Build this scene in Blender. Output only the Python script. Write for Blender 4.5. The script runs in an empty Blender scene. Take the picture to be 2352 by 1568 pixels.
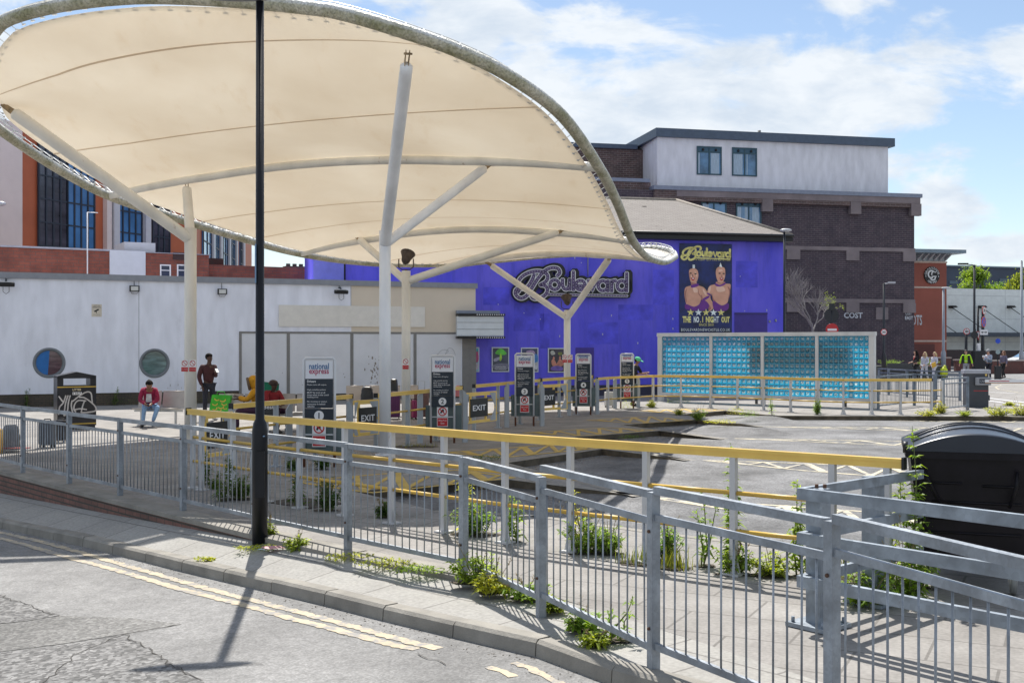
import bpy, math, random
from mathutils import Vector, Matrix
random.seed(7)
R = math.radians
SC = bpy.context.scene
COL = SC.collection
# ------------------------------------------------------------------ camera, light
F = 2550.0            # focal length in units of a 2352-wide picture
CU, HV, CH = 1176.0, 788.0, 2.1
cam_d = bpy.data.cameras.new('camera'); cam = bpy.data.objects.new('camera', cam_d); COL.objects.link(cam)
cam_d.sensor_width = 36; cam_d.lens = 36*F/2352; cam_d.shift_y = 4/2352
cam_d.clip_start = .1; cam_d.clip_end = 3000
cam.location = (0, 0, CH); cam.rotation_euler = (R(90), 0, 0)
SC.camera = cam
SUN_AZ, SUN_EL = math.atan2(-.15, 1), R(57.4)
SKY_ST, CLOUD_ST, SUN_ST, EXPO = .088, .64, 4.6, .62
W = bpy.data.worlds.new('World'); SC.world = W; W.use_nodes = True
def world():
    nt = W.node_tree; N, L = nt.nodes, nt.links; N.clear()
    out = N.new('ShaderNodeOutputWorld')
    sky = N.new('ShaderNodeTexSky'); sky.sky_type = 'NISHITA'; sky.sun_disc = False
    sky.sun_elevation = SUN_EL; sky.sun_rotation = SUN_AZ; sky.air_density = 1.0; sky.dust_density = .25; sky.ozone_density = 1.6
    bg = N.new('ShaderNodeBackground'); bg.inputs[1].default_value = SKY_ST
    hs = N.new('ShaderNodeHueSaturation'); hs.inputs['Saturation'].default_value = .92
    L.new(sky.outputs[0], hs.inputs['Color']); L.new(hs.outputs[0], bg.inputs[0])
    cb = N.new('ShaderNodeBackground'); cb.inputs[1].default_value = CLOUD_ST
    tc = N.new('ShaderNodeTexCoord'); sep = N.new('ShaderNodeSeparateXYZ'); L.new(tc.outputs['Generated'], sep.inputs[0])
    def mth(op, a, b=None, c=None):
        n = N.new('ShaderNodeMath'); n.operation = op
        for i, v in enumerate((a, b, c)):
            if v is None: continue
            if isinstance(v, (int, float)): n.inputs[i].default_value = v
            else: L.new(v, n.inputs[i])
        return n.outputs[0]
    X, Y, Z = sep.outputs
    ya = mth('MAXIMUM', mth('ABSOLUTE', Y), .05)
    px = mth('DIVIDE', X, ya); pz = mth('DIVIDE', Z, ya)
    cmb = N.new('ShaderNodeCombineXYZ'); L.new(px, cmb.inputs[0]); L.new(mth('MULTIPLY', pz, 2.3), cmb.inputs[1]); L.new(Y, cmb.inputs[2])
    def noise(s, d, det, rough, w=0):
        n = N.new('ShaderNodeTexNoise'); n.inputs['Scale'].default_value = s; n.inputs['Detail'].default_value = det
        n.inputs['Roughness'].default_value = rough; n.inputs['Distortion'].default_value = w
        mp = N.new('ShaderNodeMapping'); mp.inputs['Location'].default_value = d; L.new(cmb.outputs[0], mp.inputs[0]); L.new(mp.outputs[0], n.inputs[0])
        return n.outputs[0]
    n1 = noise(7, (3.1, 1.2, 0), 8, .58, .3); n2 = noise(2.2, (1, 5, 2), 3, .5)
    # broad banks of cloud as seen in the sky: (azimuth, elevation, half width, half height)
    blobs = [(.02, .19, .20, .085), (-.05, .27, .09, .06), (.1, .285, .085, .028), (.25, .235, .18, .04), (.37, .23, .12, .035), (.30, .315, .05, .018),
             (.47, .25, .05, .04), (.40, .12, .05, .02), (.46, .085, .06, .018), (.13, .215, .16, .05), (-.25, .08, .1, .03), (-.5, .2, .2, .12), (-.3,.33,.2,.06)]
    acc = None
    for (bx, bz, w, h) in blobs:
        dx = mth('DIVIDE', mth('SUBTRACT', px, bx), w); dz = mth('DIVIDE', mth('SUBTRACT', pz, bz), h)
        r2 = mth('ADD', mth('MULTIPLY', dx, dx), mth('MULTIPLY', dz, dz))
        g = mth('SUBTRACT', 1.0, mth('SMOOTH_MIN', r2, 1.6, .3))
        acc = g if acc is None else mth('SMOOTH_MAX', acc, g, .3)
    m = mth('ADD', mth('MULTIPLY', acc, .46), mth('ADD', mth('MULTIPLY', mth('SUBTRACT', n1, .5), 3.3), mth('MULTIPLY', mth('SUBTRACT', n2, .5), .5)))
    hi = N.new('ShaderNodeMapRange'); hi.interpolation_type = 'SMOOTHSTEP'; L.new(pz, hi.inputs['Value']); hi.inputs['From Min'].default_value = .38; hi.inputs['From Max'].default_value = .9; hi.inputs['To Max'].default_value = .30
    bk = N.new('ShaderNodeMapRange'); L.new(Y, bk.inputs['Value']); bk.inputs['From Min'].default_value = .2; bk.inputs['From Max'].default_value = -.2; bk.inputs['To Max'].default_value = .25
    m = mth('ADD', m, mth('MAXIMUM', hi.outputs[0], bk.outputs[0]))  # more cloud overhead and behind the camera, added to lift the fill light
    mr = N.new('ShaderNodeMapRange'); mr.interpolation_type = 'SMOOTHSTEP'
    mr.inputs['From Min'].default_value = -.16; mr.inputs['From Max'].default_value = .34; mr.inputs['To Max'].default_value = .97
    L.new(m, mr.inputs['Value'])
    n3 = noise(13, (0, .4, 7), 5, .6, .2)
    cr = N.new('ShaderNodeValToRGB'); L.new(n3, cr.inputs[0])
    cr.color_ramp.elements[0].position = .32; cr.color_ramp.elements[0].color = (.70, .79, .90, 1)
    cr.color_ramp.elements[1].position = .6; cr.color_ramp.elements[1].color = (.92, .97, 1.02, 1)
    L.new(cr.outputs[0], cb.inputs[0])
    mx = N.new('ShaderNodeMixShader'); L.new(mr.outputs[0], mx.inputs[0]); L.new(bg.outputs[0], mx.inputs[1]); L.new(cb.outputs[0], mx.inputs[2])
    L.new(mx.outputs[0], out.inputs[0])
world()
sl = bpy.data.lights.new('sun', 'SUN'); sl.energy = SUN_ST; sl.angle = R(.53); sl.color = (1, .955, .88)
so = bpy.data.objects.new('sun', sl); COL.objects.link(so); so.location = (-5, 30, 60)
SDIR = Vector((math.sin(SUN_AZ)*math.cos(SUN_EL), math.cos(SUN_AZ)*math.cos(SUN_EL), math.sin(SUN_EL)))
so.rotation_euler = SDIR.to_track_quat('Z', 'Y').to_euler()
vs = SC.view_settings; vs.view_transform = 'Standard'; vs.look = 'None'; vs.gamma = 1; vs.exposure = EXPO; vs.use_curve_mapping = False
SC.cycles.max_bounces = 8; SC.cycles.diffuse_bounces = 4; SC.cycles.transmission_bounces = 6; SC.cycles.transparent_max_bounces = 12
SC.cycles.use_denoising = True; SC.cycles.sample_clamp_indirect = 8

# ------------------------------------------------------------------ geometry helpers
def ray(u, v): return Vector(((u-CU)/F, 1, (HV-v)/F))
def at(u, v, d): return Vector((0, 0, CH)) + ray(u, v)*d
def gr(u, v, z=0.0):
    d = F*(CH-z)/(v-HV); return Vector(((u-CU)/F*d, d, z))
RA, RB = -.142, .054       # the road falls away to the left
def rz(x, off=0): return RA + RB*max(-14, min(x, 3.0)) + off
def rd(u, v, off=0):
    r = ray(u, v); t = (CH-RA-off)/(RB*r.x - r.z); return Vector((0, 0, CH)) + r*t
def lerp(a, b, t): return a + (b-a)*t
def catmull(pts, n=8, closed=False):
    P = [Vector(p) for p in pts]; out = []; m = len(P)
    rng = range(m) if closed else range(m-1)
    for i in rng:
        if closed: p0, p1, p2, p3 = P[(i-1) % m], P[i], P[(i+1) % m], P[(i+2) % m]
        else: p0, p1, p2, p3 = P[max(i-1, 0)], P[i], P[i+1], P[min(i+2, m-1)]
        for k in range(n):
            t = k/n
            out.append(.5*((2*p1)+(p2-p0)*t+(2*p0-5*p1+4*p2-p3)*t*t+(3*p1-p0-3*p2+p3)*t**3))
    if not closed: out.append(P[-1].copy())
    return out

class MB:
    def __init__(s): s.v = []; s.f = []; s.m = []; s.s = []
    def add(s, vs, fs, m=0, sm=False):
        o = len(s.v); s.v += [Vector(p) for p in vs]
        for f in fs: s.f.append([i+o for i in f]); s.m.append(m); s.s.append(sm)
        return s
    def box(s, c, sz, rz_=0, m=0, M=None):
        hx, hy, hz = sz[0]/2, sz[1]/2, sz[2]/2
        vs = [Vector((x, y, z)) for x in (-hx, hx) for y in (-hy, hy) for z in (-hz, hz)]
        if M is not None: vs = [M @ p for p in vs]
        if rz_: vs = [Matrix.Rotation(rz_, 3, 'Z') @ p for p in vs]
        vs = [p + Vector(c) for p in vs]
        return s.add(vs, [(0, 1, 3, 2), (4, 6, 7, 5), (0, 4, 5, 1), (2, 3, 7, 6), (0, 2, 6, 4), (1, 5, 7, 3)], m)
    def b2(s, a, b, m=0):
        a = Vector(a); b = Vector(b); return s.box((a+b)/2, (abs(b.x-a.x), abs(b.y-a.y), abs(b.z-a.z)), m=m)
    def bar(s, a, b, w, h, m=0, up=(0, 0, 1)):
        a = Vector(a); b = Vector(b); d = (b-a).normalized(); u = Vector(up)
        if abs(d.dot(u)) > .98: u = Vector((0, 1, 0))
        sx = d.cross(u).normalized()*w/2; sz = sx.normalized().cross(d).normalized()*h/2
        vs = [a-sx-sz, a+sx-sz, a+sx+sz, a-sx+sz, b-sx-sz, b+sx-sz, b+sx+sz, b-sx+sz]
        return s.add(vs, [(0, 1, 2, 3), (7, 6, 5, 4), (0, 4, 5, 1), (1, 5, 6, 2), (2, 6, 7, 3), (3, 7, 4, 0)], m)
    def tube(s, pts, r, n=10, m=0, caps=True, closed=False):
        P = [Vector(p) for p in pts]; k = len(P); rr = r if isinstance(r, (list, tuple)) else [r]*k
        vs = []; prev = None
        for i, p in enumerate(P):
            if closed: d = (P[(i+1) % k]-P[i-1])
            else: d = P[min(i+1, k-1)]-P[max(i-1, 0)]
            d = d.normalized() if d.length > 1e-9 else Vector((0, 0, 1))
            if prev is None:
                a = Vector((0, 0, 1)) if abs(d.z) < .9 else Vector((1, 0, 0))
                nx = d.cross(a).normalized()
            else:
                nx = (prev - d*prev.dot(d)).normalized()
            prev = nx; ny = d.cross(nx)
            for j in range(n):
                t = 2*math.pi*j/n; vs.append(p+(nx*math.cos(t)+ny*math.sin(t))*rr[i])
        fs = []
        for i in range(k if closed else k-1):
            i2 = (i+1) % k
            for j in range(n):
                j2 = (j+1) % n; fs.append((i*n+j, i*n+j2, i2*n+j2, i2*n+j))
        s.add(vs, fs, m, True)
        if caps and not closed:
            o = len(s.v)-len(vs)
            s.f.append([o+j for j in range(n)][::-1]); s.m.append(m); s.s.append(False)
            s.f.append([o+(k-1)*n+j for j in range(n)]); s.m.append(m); s.s.append(False)
        return s
    def cyl(s, a, b, r0, r1=None, n=14, m=0): return s.tube([a, b], [r0, r0 if r1 is None else r1], n, m)
    def ell(s, c, r, n=12, k=8, m=0, M=None):
        c = Vector(c); vs = []
        for i in range(k+1):
            ph = math.pi*i/k
            for j in range(n):
                t = 2*math.pi*j/n
                p = Vector((r[0]*math.sin(ph)*math.cos(t), r[1]*math.sin(ph)*math.sin(t), r[2]*math.cos(ph)))
                if M is not None: p = M @ p
                vs.append(c+p)
        fs = [(i*n+j, i*n+n+j, i*n+n+(j+1) % n, i*n+(j+1) % n) for i in range(k) for j in range(n)]
        return s.add(vs, fs, m, True)
    def poly(s, pts, m=0): return s.add(pts, [tuple(range(len(pts)))], m)
    def prism(s, pts, off, m=0):          # pts: planar 3D polygon, off: extrusion vector
        off = Vector(off); n = len(pts); P = [Vector(p) for p in pts]
        fs = [tuple(range(n))[::-1], tuple(range(n, 2*n))]+[(i, (i+1) % n, n+(i+1) % n, n+i) for i in range(n)]
        return s.add(P+[p+off for p in P], fs, m)
    def ribbon(s, pts, w, nrm=(0, -1, 0), thick=0, m=0, closed=False):   # flat stroke in the plane with normal nrm
        P = [Vector(p) for p in pts]; nv = Vector(nrm); k = len(P); Lr = []
        for i in range(k):
            d = (P[(i+1) % k]-P[i-1]) if closed else (P[min(i+1, k-1)]-P[max(i-1, 0)])
            sd = d.normalized().cross(nv).normalized()*w/2; Lr.append((P[i]-sd, P[i]+sd))
        if not closed:   # square-ish round ends
            d0 = (P[0]-P[1]).normalized()*w*.3; d1 = (P[-1]-P[-2]).normalized()*w*.3
            c0 = P[0]+d0; c1 = P[-1]+d1
        vs = [p for lr in Lr for p in lr]
        q = [(2*i, 2*i+1, 2*((i+1) % k)+1, 2*((i+1) % k)) for i in range(k if closed else k-1)]
        s.add([p+nv*thick for p in vs], q, m)
        if not closed:
            s.add([Lr[0][0]+nv*thick, Lr[0][1]+nv*thick, Lr[0][1]+d0+nv*thick-(Lr[0][1]-Lr[0][0])*.22, Lr[0][0]+d0+nv*thick+(Lr[0][1]-Lr[0][0])*.22], [(0, 1, 2, 3)], m)
            s.add([Lr[-1][0]+nv*thick, Lr[-1][1]+nv*thick, Lr[-1][1]+d1+nv*thick-(Lr[-1][1]-Lr[-1][0])*.22, Lr[-1][0]+d1+nv*thick+(Lr[-1][1]-Lr[-1][0])*.22], [(0, 1, 2, 3)], m)
        if thick > .005:
            for i in range(k if closed else k-1):
                j = (i+1) % k
                for h in (0, 1): s.add([Lr[i][h], Lr[j][h], Lr[j][h]+nv*thick, Lr[i][h]+nv*thick], [(0, 1, 2, 3)], m)
        return s
    def rounded(s, c, sz, r=.03, m=0, n=3, M=None):     # box with its vertical edges rounded and a small top chamfer
        hx, hy, hz = sz[0]/2, sz[1]/2, sz[2]/2; c = Vector(c); ring = []
        for (sx, sy, a0) in ((1, 1, 0), (-1, 1, 90), (-1, -1, 180), (1, -1, 270)):
            for k in range(n+1):
                a = R(a0+90*k/n); ring.append(((hx-r)*sx+r*math.cos(a), (hy-r)*sy+r*math.sin(a)))
        K = len(ring); lv = [(-hz, .75), (-hz+r*.5, 1), (hz-r*.5, 1), (hz, .75)]; vs = []
        for z, q in lv:
            for x, y in ring:
                qx = (hx-r*(1-q))/hx; qy = (hy-r*(1-q))/hy
                p = Vector((x*qx, y*qy, z)); p = M @ p if M is not None else p; vs.append(c+p)
        fs = [(i*K+j, i*K+(j+1) % K, i*K+K+(j+1) % K, i*K+K+j) for i in range(3) for j in range(K)]
        fs += [tuple(range(K))[::-1], tuple(range(3*K, 4*K))]
        return s.add(vs, fs, m, False)
    def xf(s, M):
        s.v = [M @ p for p in s.v]; return s
    def join(s, o, m=0):
        s.add(o.v, o.f, m); return s
    def build(s, name, mats, parent=None, **kw):
        me = bpy.data.meshes.new(name); me.from_pydata([tuple(p) for p in s.v], [], s.f)
        if not isinstance(mats, (list, tuple)): mats = [mats]
        for mt in mats: me.materials.append(mt)
        me.polygons.foreach_set('material_index', [min(i, len(mats)-1) for i in s.m])
        me.polygons.foreach_set('use_smooth', s.s); me.update()
        o = bpy.data.objects.new(name, me); COL.objects.link(o); o.parent = parent
        if kw: tag(o, **kw)
        return o
def tag(o, label=None, cat=None, group=None, kind=None):
    if label: o['label'] = label
    if cat: o['category'] = cat
    if group: o['group'] = group
    if kind: o['kind'] = kind
    return o
def T(name, label, cat, loc=(0, 0, 0), rot=0, group=None):
    o = bpy.data.objects.new(name, None); COL.objects.link(o); o.empty_display_size = .1
    o.location = loc; o.rotation_euler = (0, 0, rot); return tag(o, label, cat, group)
def copy_tree(o, parent=None):
    c = o.copy(); COL.objects.link(c); c.parent = parent
    for ch in [x for x in o.children]: copy_tree(ch, c)
    return c
_tc = {}
def text_geo(txt, size=1.0, bold=0.0, space=1.0):
    key = (txt, bold, space)
    if key not in _tc:
        cu = bpy.data.curves.new('t', 'FONT'); cu.body = txt; cu.size = 1; cu.align_x = 'CENTER'; cu.align_y = 'CENTER'
        cu.offset = bold; cu.space_character = space; cu.resolution_u = 2
        ob = bpy.data.objects.new('t', cu); COL.objects.link(ob); bpy.context.view_layer.update()
        me = ob.evaluated_get(bpy.context.evaluated_depsgraph_get()).to_mesh()
        vs = [v.co.copy() for v in me.vertices]; fs = [tuple(p.vertices) for p in me.polygons]
        ob.evaluated_get(bpy.context.evaluated_depsgraph_get()).to_mesh_clear()
        bpy.data.objects.remove(ob); bpy.data.curves.remove(cu); _tc[key] = (vs, fs)
    vs, fs = _tc[key]
    return [v*size for v in vs], fs
def put_text(mb, txt, c, h, w=None, m=0, bold=0.0, space=1.0, align='C', shear=0):
    """text lying in the XZ plane facing -Y; h = letter height, w = total width"""
    vs, fs = text_geo(txt, 1, bold, space)
    x0 = min(v.x for v in vs); x1 = max(v.x for v in vs); y0 = min(v.y for v in vs); y1 = max(v.y for v in vs)
    sy = h/(y1-y0); sx = sy if w is None else w/(x1-x0)
    ox = {'C': (x0+x1)/2, 'L': x0, 'R': x1}[align]; c = Vector(c)
    mb.add([Vector(((v.x-ox)*sx + (v.y-(y0+y1)/2)*sy*shear, 0, (v.y-(y0+y1)/2)*sy))+c for v in vs], fs, m)
    return mb
# ------------------------------------------------------------------ materials
MT = {}
def mat(name, col, rough=.6, metal=0, var=.12, scale=4.0, bump=0, bscale=60, col2=None, spec=.5, coat=0, det=5, detail_col=None, aniso=None):
    if name in MT: return MT[name]
    m = bpy.data.materials.new(name); m.use_nodes = True; nt = m.node_tree; N, L = nt.nodes, nt.links
    b = N['Principled BSDF']; b.inputs['Roughness'].default_value = rough; b.inputs['Metallic'].default_value = metal
    b.inputs['Specular IOR Level'].default_value = spec; b.inputs['Coat Weight'].default_value = coat
    tc = N.new('ShaderNodeTexCoord'); mp = N.new('ShaderNodeMapping'); L.new(tc.outputs['Object'], mp.inputs[0])
    if aniso: mp.inputs['Scale'].default_value = aniso
    n = N.new('ShaderNodeTexNoise'); n.inputs['Scale'].default_value = scale; n.inputs['Detail'].default_value = det; n.inputs['Roughness'].default_value = .6
    L.new(mp.outputs[0], n.inputs['Vector'])
    cr = N.new('ShaderNodeValToRGB'); L.new(n.outputs[0], cr.inputs[0]); e = cr.color_ramp.elements
    c1 = [max(0, c*(1-var)) for c in col]; c2 = list(col2) if col2 else [min(1, c*(1+var)) for c in col]
    e[0].position = .3; e[0].color = (*c1, 1); e[1].position = .7; e[1].color = (*c2, 1)
    L.new(cr.outputs[0], b.inputs['Base Color'])
    if bump:
        n2 = N.new('ShaderNodeTexNoise'); n2.inputs['Scale'].default_value = bscale; n2.inputs['Detail'].default_value = 3
        L.new(tc.outputs['Object'], n2.inputs['Vector'])
        bp = N.new('ShaderNodeBump'); bp.inputs['Strength'].default_value = bump; bp.inputs['Distance'].default_value = .02
        L.new(n2.outputs[0], bp.inputs['Height']); L.new(bp.outputs[0], b.inputs['Normal'])
    MT[name] = m; return m
def nodes(name):
    m = bpy.data.materials.new(name); m.use_nodes = True; nt = m.node_tree; MT[name] = m
    return m, nt.nodes, nt.links, nt.nodes['Principled BSDF']
def ramp(N, L, src, p0, c0, p1, c1, mid=None):
    cr = N.new('ShaderNodeValToRGB'); L.new(src, cr.inputs[0]); e = cr.color_ramp.elements
    e[0].position = p0; e[0].color = (*c0, 1) if not isinstance(c0, float) else (c0, c0, c0, 1)
    e[1].position = p1; e[1].color = (*c1, 1) if not isinstance(c1, float) else (c1, c1, c1, 1)
    if mid: x = cr.color_ramp.elements.new(mid[0]); x.color = (*mid[1], 1)
    return cr.outputs[0]
def tex(N, L, kind, scale, vec=None, **kw):
    n = N.new('ShaderNodeTex'+kind)
    if 'Scale' in n.inputs: n.inputs['Scale'].default_value = scale
    for k, v in kw.items():
        k = k.replace('_', ' ')
        if k in n.inputs: n.inputs[k].default_value = v
        else: setattr(n, k.replace(' ', '_'), v)
    if vec is not None: L.new(vec, n.inputs['Vector'])
    return n
def mixc(N, L, a, b, fac, mode='MIX'):
    n = N.new('ShaderNodeMix'); n.data_type = 'RGBA'; n.blend_type = mode
    for i, v in ((0, fac), (6, a), (7, b)):
        if isinstance(v, (int, float)): n.inputs[i].default_value = v
        elif isinstance(v, (tuple, list)): n.inputs[i].default_value = (*v, 1)
        else: L.new(v, n.inputs[i])
    return n.outputs[2]
def ocoord(N, L, scale=(1, 1, 1), rot=(0, 0, 0), loc=(0, 0, 0)):
    tc = N.new('ShaderNodeTexCoord'); mp = N.new('ShaderNodeMapping'); L.new(tc.outputs['Object'], mp.inputs[0])
    mp.inputs['Scale'].default_value = scale; mp.inputs['Rotation'].default_value = rot; mp.inputs['Location'].default_value = loc
    return mp.outputs[0]
def brick_mat(name, c1, c2, mortar, bw=.225, bh=.075, ms=.012, wall=True, rough=.85, stain=.35, bump=.4, rot=0.0, off=.5, stc=(.05, .05, .045), squash=1, diag=False):
    m, N, L, b = nodes(name); b.inputs['Roughness'].default_value = rough
    tc = N.new('ShaderNodeTexCoord'); vec = tc.outputs['Object']
    if wall:
        sp = N.new('ShaderNodeSeparateXYZ'); L.new(vec, sp.inputs[0]); cb = N.new('ShaderNodeCombineXYZ')
        ad = N.new('ShaderNodeMath'); L.new(sp.outputs[0], ad.inputs[0]); L.new(sp.outputs[1], ad.inputs[1])
        if diag: ad.operation = 'SUBTRACT'
        L.new(ad.outputs[0], cb.inputs[0]); L.new(sp.outputs[2], cb.inputs[1]); vec = cb.outputs[0]
    else:
        mp = N.new('ShaderNodeMapping'); mp.inputs['Rotation'].default_value = (0, 0, rot); L.new(vec, mp.inputs[0]); vec = mp.outputs[0]
    t = tex(N, L, 'Brick', 1, vec); t.offset = off; t.squash = squash
    t.inputs['Color1'].default_value = (*c1, 1); t.inputs['Color2'].default_value = (*c2, 1); t.inputs['Mortar'].default_value = (*mortar, 1)
    t.inputs['Mortar Size'].default_value = ms; t.inputs['Brick Width'].default_value = bw; t.inputs['Row Height'].default_value = bh
    t.inputs['Bias'].default_value = -.1; t.inputs['Mortar Smooth'].default_value = .3
    n = tex(N, L, 'Noise', 1.3, vec, Detail=6.0, Roughness=.65)
    s = ramp(N, L, n.outputs[0], .35, stain, .65, 0.0)
    c = mixc(N, L, t.outputs[0], stc, s)
    n2 = tex(N, L, 'Noise', 30, vec, Detail=4.0); v2 = ramp(N, L, n2.outputs[0], .3, .82, .7, 1.12)
    c = mixc(N, L, c, v2, 1.0, 'MULTIPLY'); L.new(c, b.inputs['Base Color'])
    bp = N.new('ShaderNodeBump'); bp.inputs['Strength'].default_value = bump; bp.inputs['Distance'].default_value = .01; bp.invert = True
    L.new(t.outputs['Fac'], bp.inputs['Height']); L.new(bp.outputs[0], b.inputs['Normal'])
    return m
def asphalt(name, base=.09, chip=.2, tint=(1, .98, .95), cs=70, wear=.35):
    m, N, L, b = nodes(name); b.inputs['Roughness'].default_value = .85; vec = ocoord(N, L)
    v = tex(N, L, 'Voronoi', cs, vec); c = ramp(N, L, v.outputs['Color'], .25, tuple(base*t for t in tint), .95, tuple(chip*t for t in tint))
    n = tex(N, L, 'Noise', .7, vec, Detail=7.0, Roughness=.65); w = ramp(N, L, n.outputs[0], .35, 1-wear, .68, 1+wear*.6)
    c = mixc(N, L, c, w, 1.0, 'MULTIPLY')
    n2 = tex(N, L, 'Noise', 9, vec, Detail=5.0, Roughness=.7); w2 = ramp(N, L, n2.outputs[0], .3, .78, .7, 1.12)
    c = mixc(N, L, c, w2, 1.0, 'MULTIPLY'); L.new(c, b.inputs['Base Color'])
    bp = N.new('ShaderNodeBump'); bp.inputs['Strength'].default_value = .6; bp.inputs['Distance'].default_value = .006
    L.new(v.outputs['Distance'], bp.inputs['Height']); L.new(bp.outputs[0], b.inputs['Normal'])
    return m
def worn_paint(name, col, under, thr=(.42, .56), sc=9, rough=.6):
    m, N, L, b = nodes(name); b.inputs['Roughness'].default_value = rough; vec = ocoord(N, L)
    n = tex(N, L, 'Noise', sc, vec, Detail=9.0, Roughness=.72)
    f = ramp(N, L, n.outputs[0], thr[0], 0.0, thr[1], 1.0)
    v = tex(N, L, 'Voronoi', 60, vec); f2 = ramp(N, L, v.outputs['Distance'], .0, 1.0, .8, .75)
    f = mixc(N, L, f, f2, 1.0, 'MULTIPLY')
    n2 = tex(N, L, 'Noise', 2, vec, Detail=4.0); cc = ramp(N, L, n2.outputs[0], .3, tuple(x*.8 for x in col), .7, tuple(min(1, x*1.1) for x in col))
    c = mixc(N, L, under, cc, f); L.new(c, b.inputs['Base Color']); return m
def galv(name='galvanised', base=(.29, .32, .36), sc=55):
    m, N, L, b = nodes(name); vec = ocoord(N, L); b.inputs['Metallic'].default_value = .35
    v = tex(N, L, 'Voronoi', sc, vec); d = tex(N, L, 'Noise', 5, vec, Detail=4.0)
    w = tex(N, L, 'Noise', 60, vec, Detail=2.0)
    c = ramp(N, L, v.outputs['Color'], .1, tuple(x*.9 for x in base), .9, tuple(x*1.14 for x in base))
    s = ramp(N, L, d.outputs[0], .35, .7, .7, 1.12); c = mixc(N, L, c, s, 1.0, 'MULTIPLY'); rn = tex(N, L, 'Noise', 7, vec, Detail=9.0, Roughness=.75); c = mixc(N, L, c, (.13, .085, .055), ramp(N, L, rn.outputs[0], .64, 0.0, .72, .8)); gd_ = tex(N, L, 'Noise', 2.2, vec, Detail=6.0); c = mixc(N, L, c, (.10, .10, .10), ramp(N, L, gd_.outputs[0], .55, 0.0, .8, .5)); L.new(c, b.inputs['Base Color'])
    L.new(ramp(N, L, v.outputs['Color'], .1, .42, .9, .62), b.inputs['Roughness'])
    return m
def rusty(name, col, rust=(.16, .06, .025), thr=(.6, .68), sc=3.0, rough=.45, low=False, stretch=(1, 1, .35)):
    m, N, L, b = nodes(name); b.inputs['Roughness'].default_value = rough; vec = ocoord(N, L, stretch)
    n = tex(N, L, 'Noise', sc, vec, Detail=10.0, Roughness=.7); f = ramp(N, L, n.outputs[0], thr[0], 0.0, thr[1], 1.0)
    if low:
        tc = N.new('ShaderNodeTexCoord'); sp = N.new('ShaderNodeSeparateXYZ'); L.new(tc.outputs['Object'], sp.inputs[0])
        ad = N.new('ShaderNodeMath'); ad.operation = 'MULTIPLY_ADD'; L.new(n.outputs[0], ad.inputs[0]); ad.inputs[1].default_value = -.5; L.new(sp.outputs[2], ad.inputs[2])
        g = ramp(N, L, ad.outputs[0], -.03, 1.0, .02, 0.0)
        f = mixc(N, L, f, g, 1.0, 'LIGHTEN')
    n2 = tex(N, L, 'Noise', 2.5, vec, Detail=5.0); cc = ramp(N, L, n2.outputs[0], .3, tuple(x*.86 for x in col), .7, tuple(min(1, x*1.06) for x in col))
    c = mixc(N, L, cc, rust, f); L.new(c, b.inputs['Base Color']); return m
def foliage(name, col, var=.5):
    m, N, L, b = nodes(name); b.inputs['Roughness'].default_value = .55; vec = ocoord(N, L)
    n = tex(N, L, 'Noise', 6, vec, Detail=3.0); v = tex(N, L, 'White' if False else 'Voronoi', 22, vec)
    c = ramp(N, L, v.outputs['Color'], .1, tuple(x*(1-var) for x in col), .9, tuple(x*(1+var) for x in col))
    L.new(c, b.inputs['Base Color'])
    oi = N.new('ShaderNodeObjectInfo'); c = mixc(N, L, c, ramp(N, L, oi.outputs['Random'], 0.0, (.80, .85, .8), 1.0, (1.35, 1.12, .9)), 1.0, 'MULTIPLY'); L.new(c, b.inputs['Base Color'])
    tr = N.new('ShaderNodeBsdfTranslucent'); cc = mixc(N, L, c, (2.6, 2.3, .7), 1.0, 'MULTIPLY'); L.new(cc, tr.inputs[0])
    mx = N.new('ShaderNodeMixShader'); mx.inputs[0].default_value = .45; L.new(b.outputs[0], mx.inputs[1]); L.new(tr.outputs[0], mx.inputs[2])
    L.new(mx.outputs[0], N['Material Output'].inputs[0]); return m
def glass_dark(name, col=(.02, .04, .07), rough=.05):
    m = mat(name, col, rough, var=.3, scale=.7, spec=.9); return m
def emit_free_membrane():
    m, N, L, b = nodes('canopy_membrane'); vec = ocoord(N, L)
    n = tex(N, L, 'Noise', .35, vec, Detail=6.0, Roughness=.6); c = ramp(N, L, n.outputs[0], .3, (.85, .81, .745), .7, (.93, .91, .87))
    n2 = tex(N, L, 'Noise', 2.2, ocoord(N, L, (1, .25, 1)), Detail=7.0, Roughness=.65); s = ramp(N, L, n2.outputs[0], .58, 0.0, .9, .30)
    c = mixc(N, L, c, (.62, .47, .28), s)
    L.new(c, b.inputs['Base Color']); b.inputs['Roughness'].default_value = .7
    tr = N.new('ShaderNodeBsdfTranslucent'); L.new(mixc(N, L, c, (1, .955, .88), 1.0, 'MULTIPLY'), tr.inputs[0])
    mx = N.new('ShaderNodeMixShader'); mx.inputs[0].default_value = .42; L.new(b.outputs[0], mx.inputs[1]); L.new(tr.outputs[0], mx.inputs[2])
    L.new(mx.outputs[0], N['Material Output'].inputs[0]); return m
GALV = galv(); YEL = rusty('yellow_rail_paint', (.82, .55, .13), (.60, .46, .26), (.66, .8), 2.5, .3)
YELD = rusty('yellow_tube_paint', (.62, .40, .07), (.32, .2, .08), (.55, .75), 3, .45)
GPOST = rusty('grey_post_paint', (.36, .39, .42), (.22, .17, .12), (.66, .78), 4, .5)
WPOST = rusty('pale_post_paint', (.55, .55, .56), (.25, .16, .1), (.64, .76), 3, .5)
CREAM = rusty('cream_steel', (.80, .775, .72), (.30, .18, .08), (.66, .74), 2.6, .4)
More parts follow.
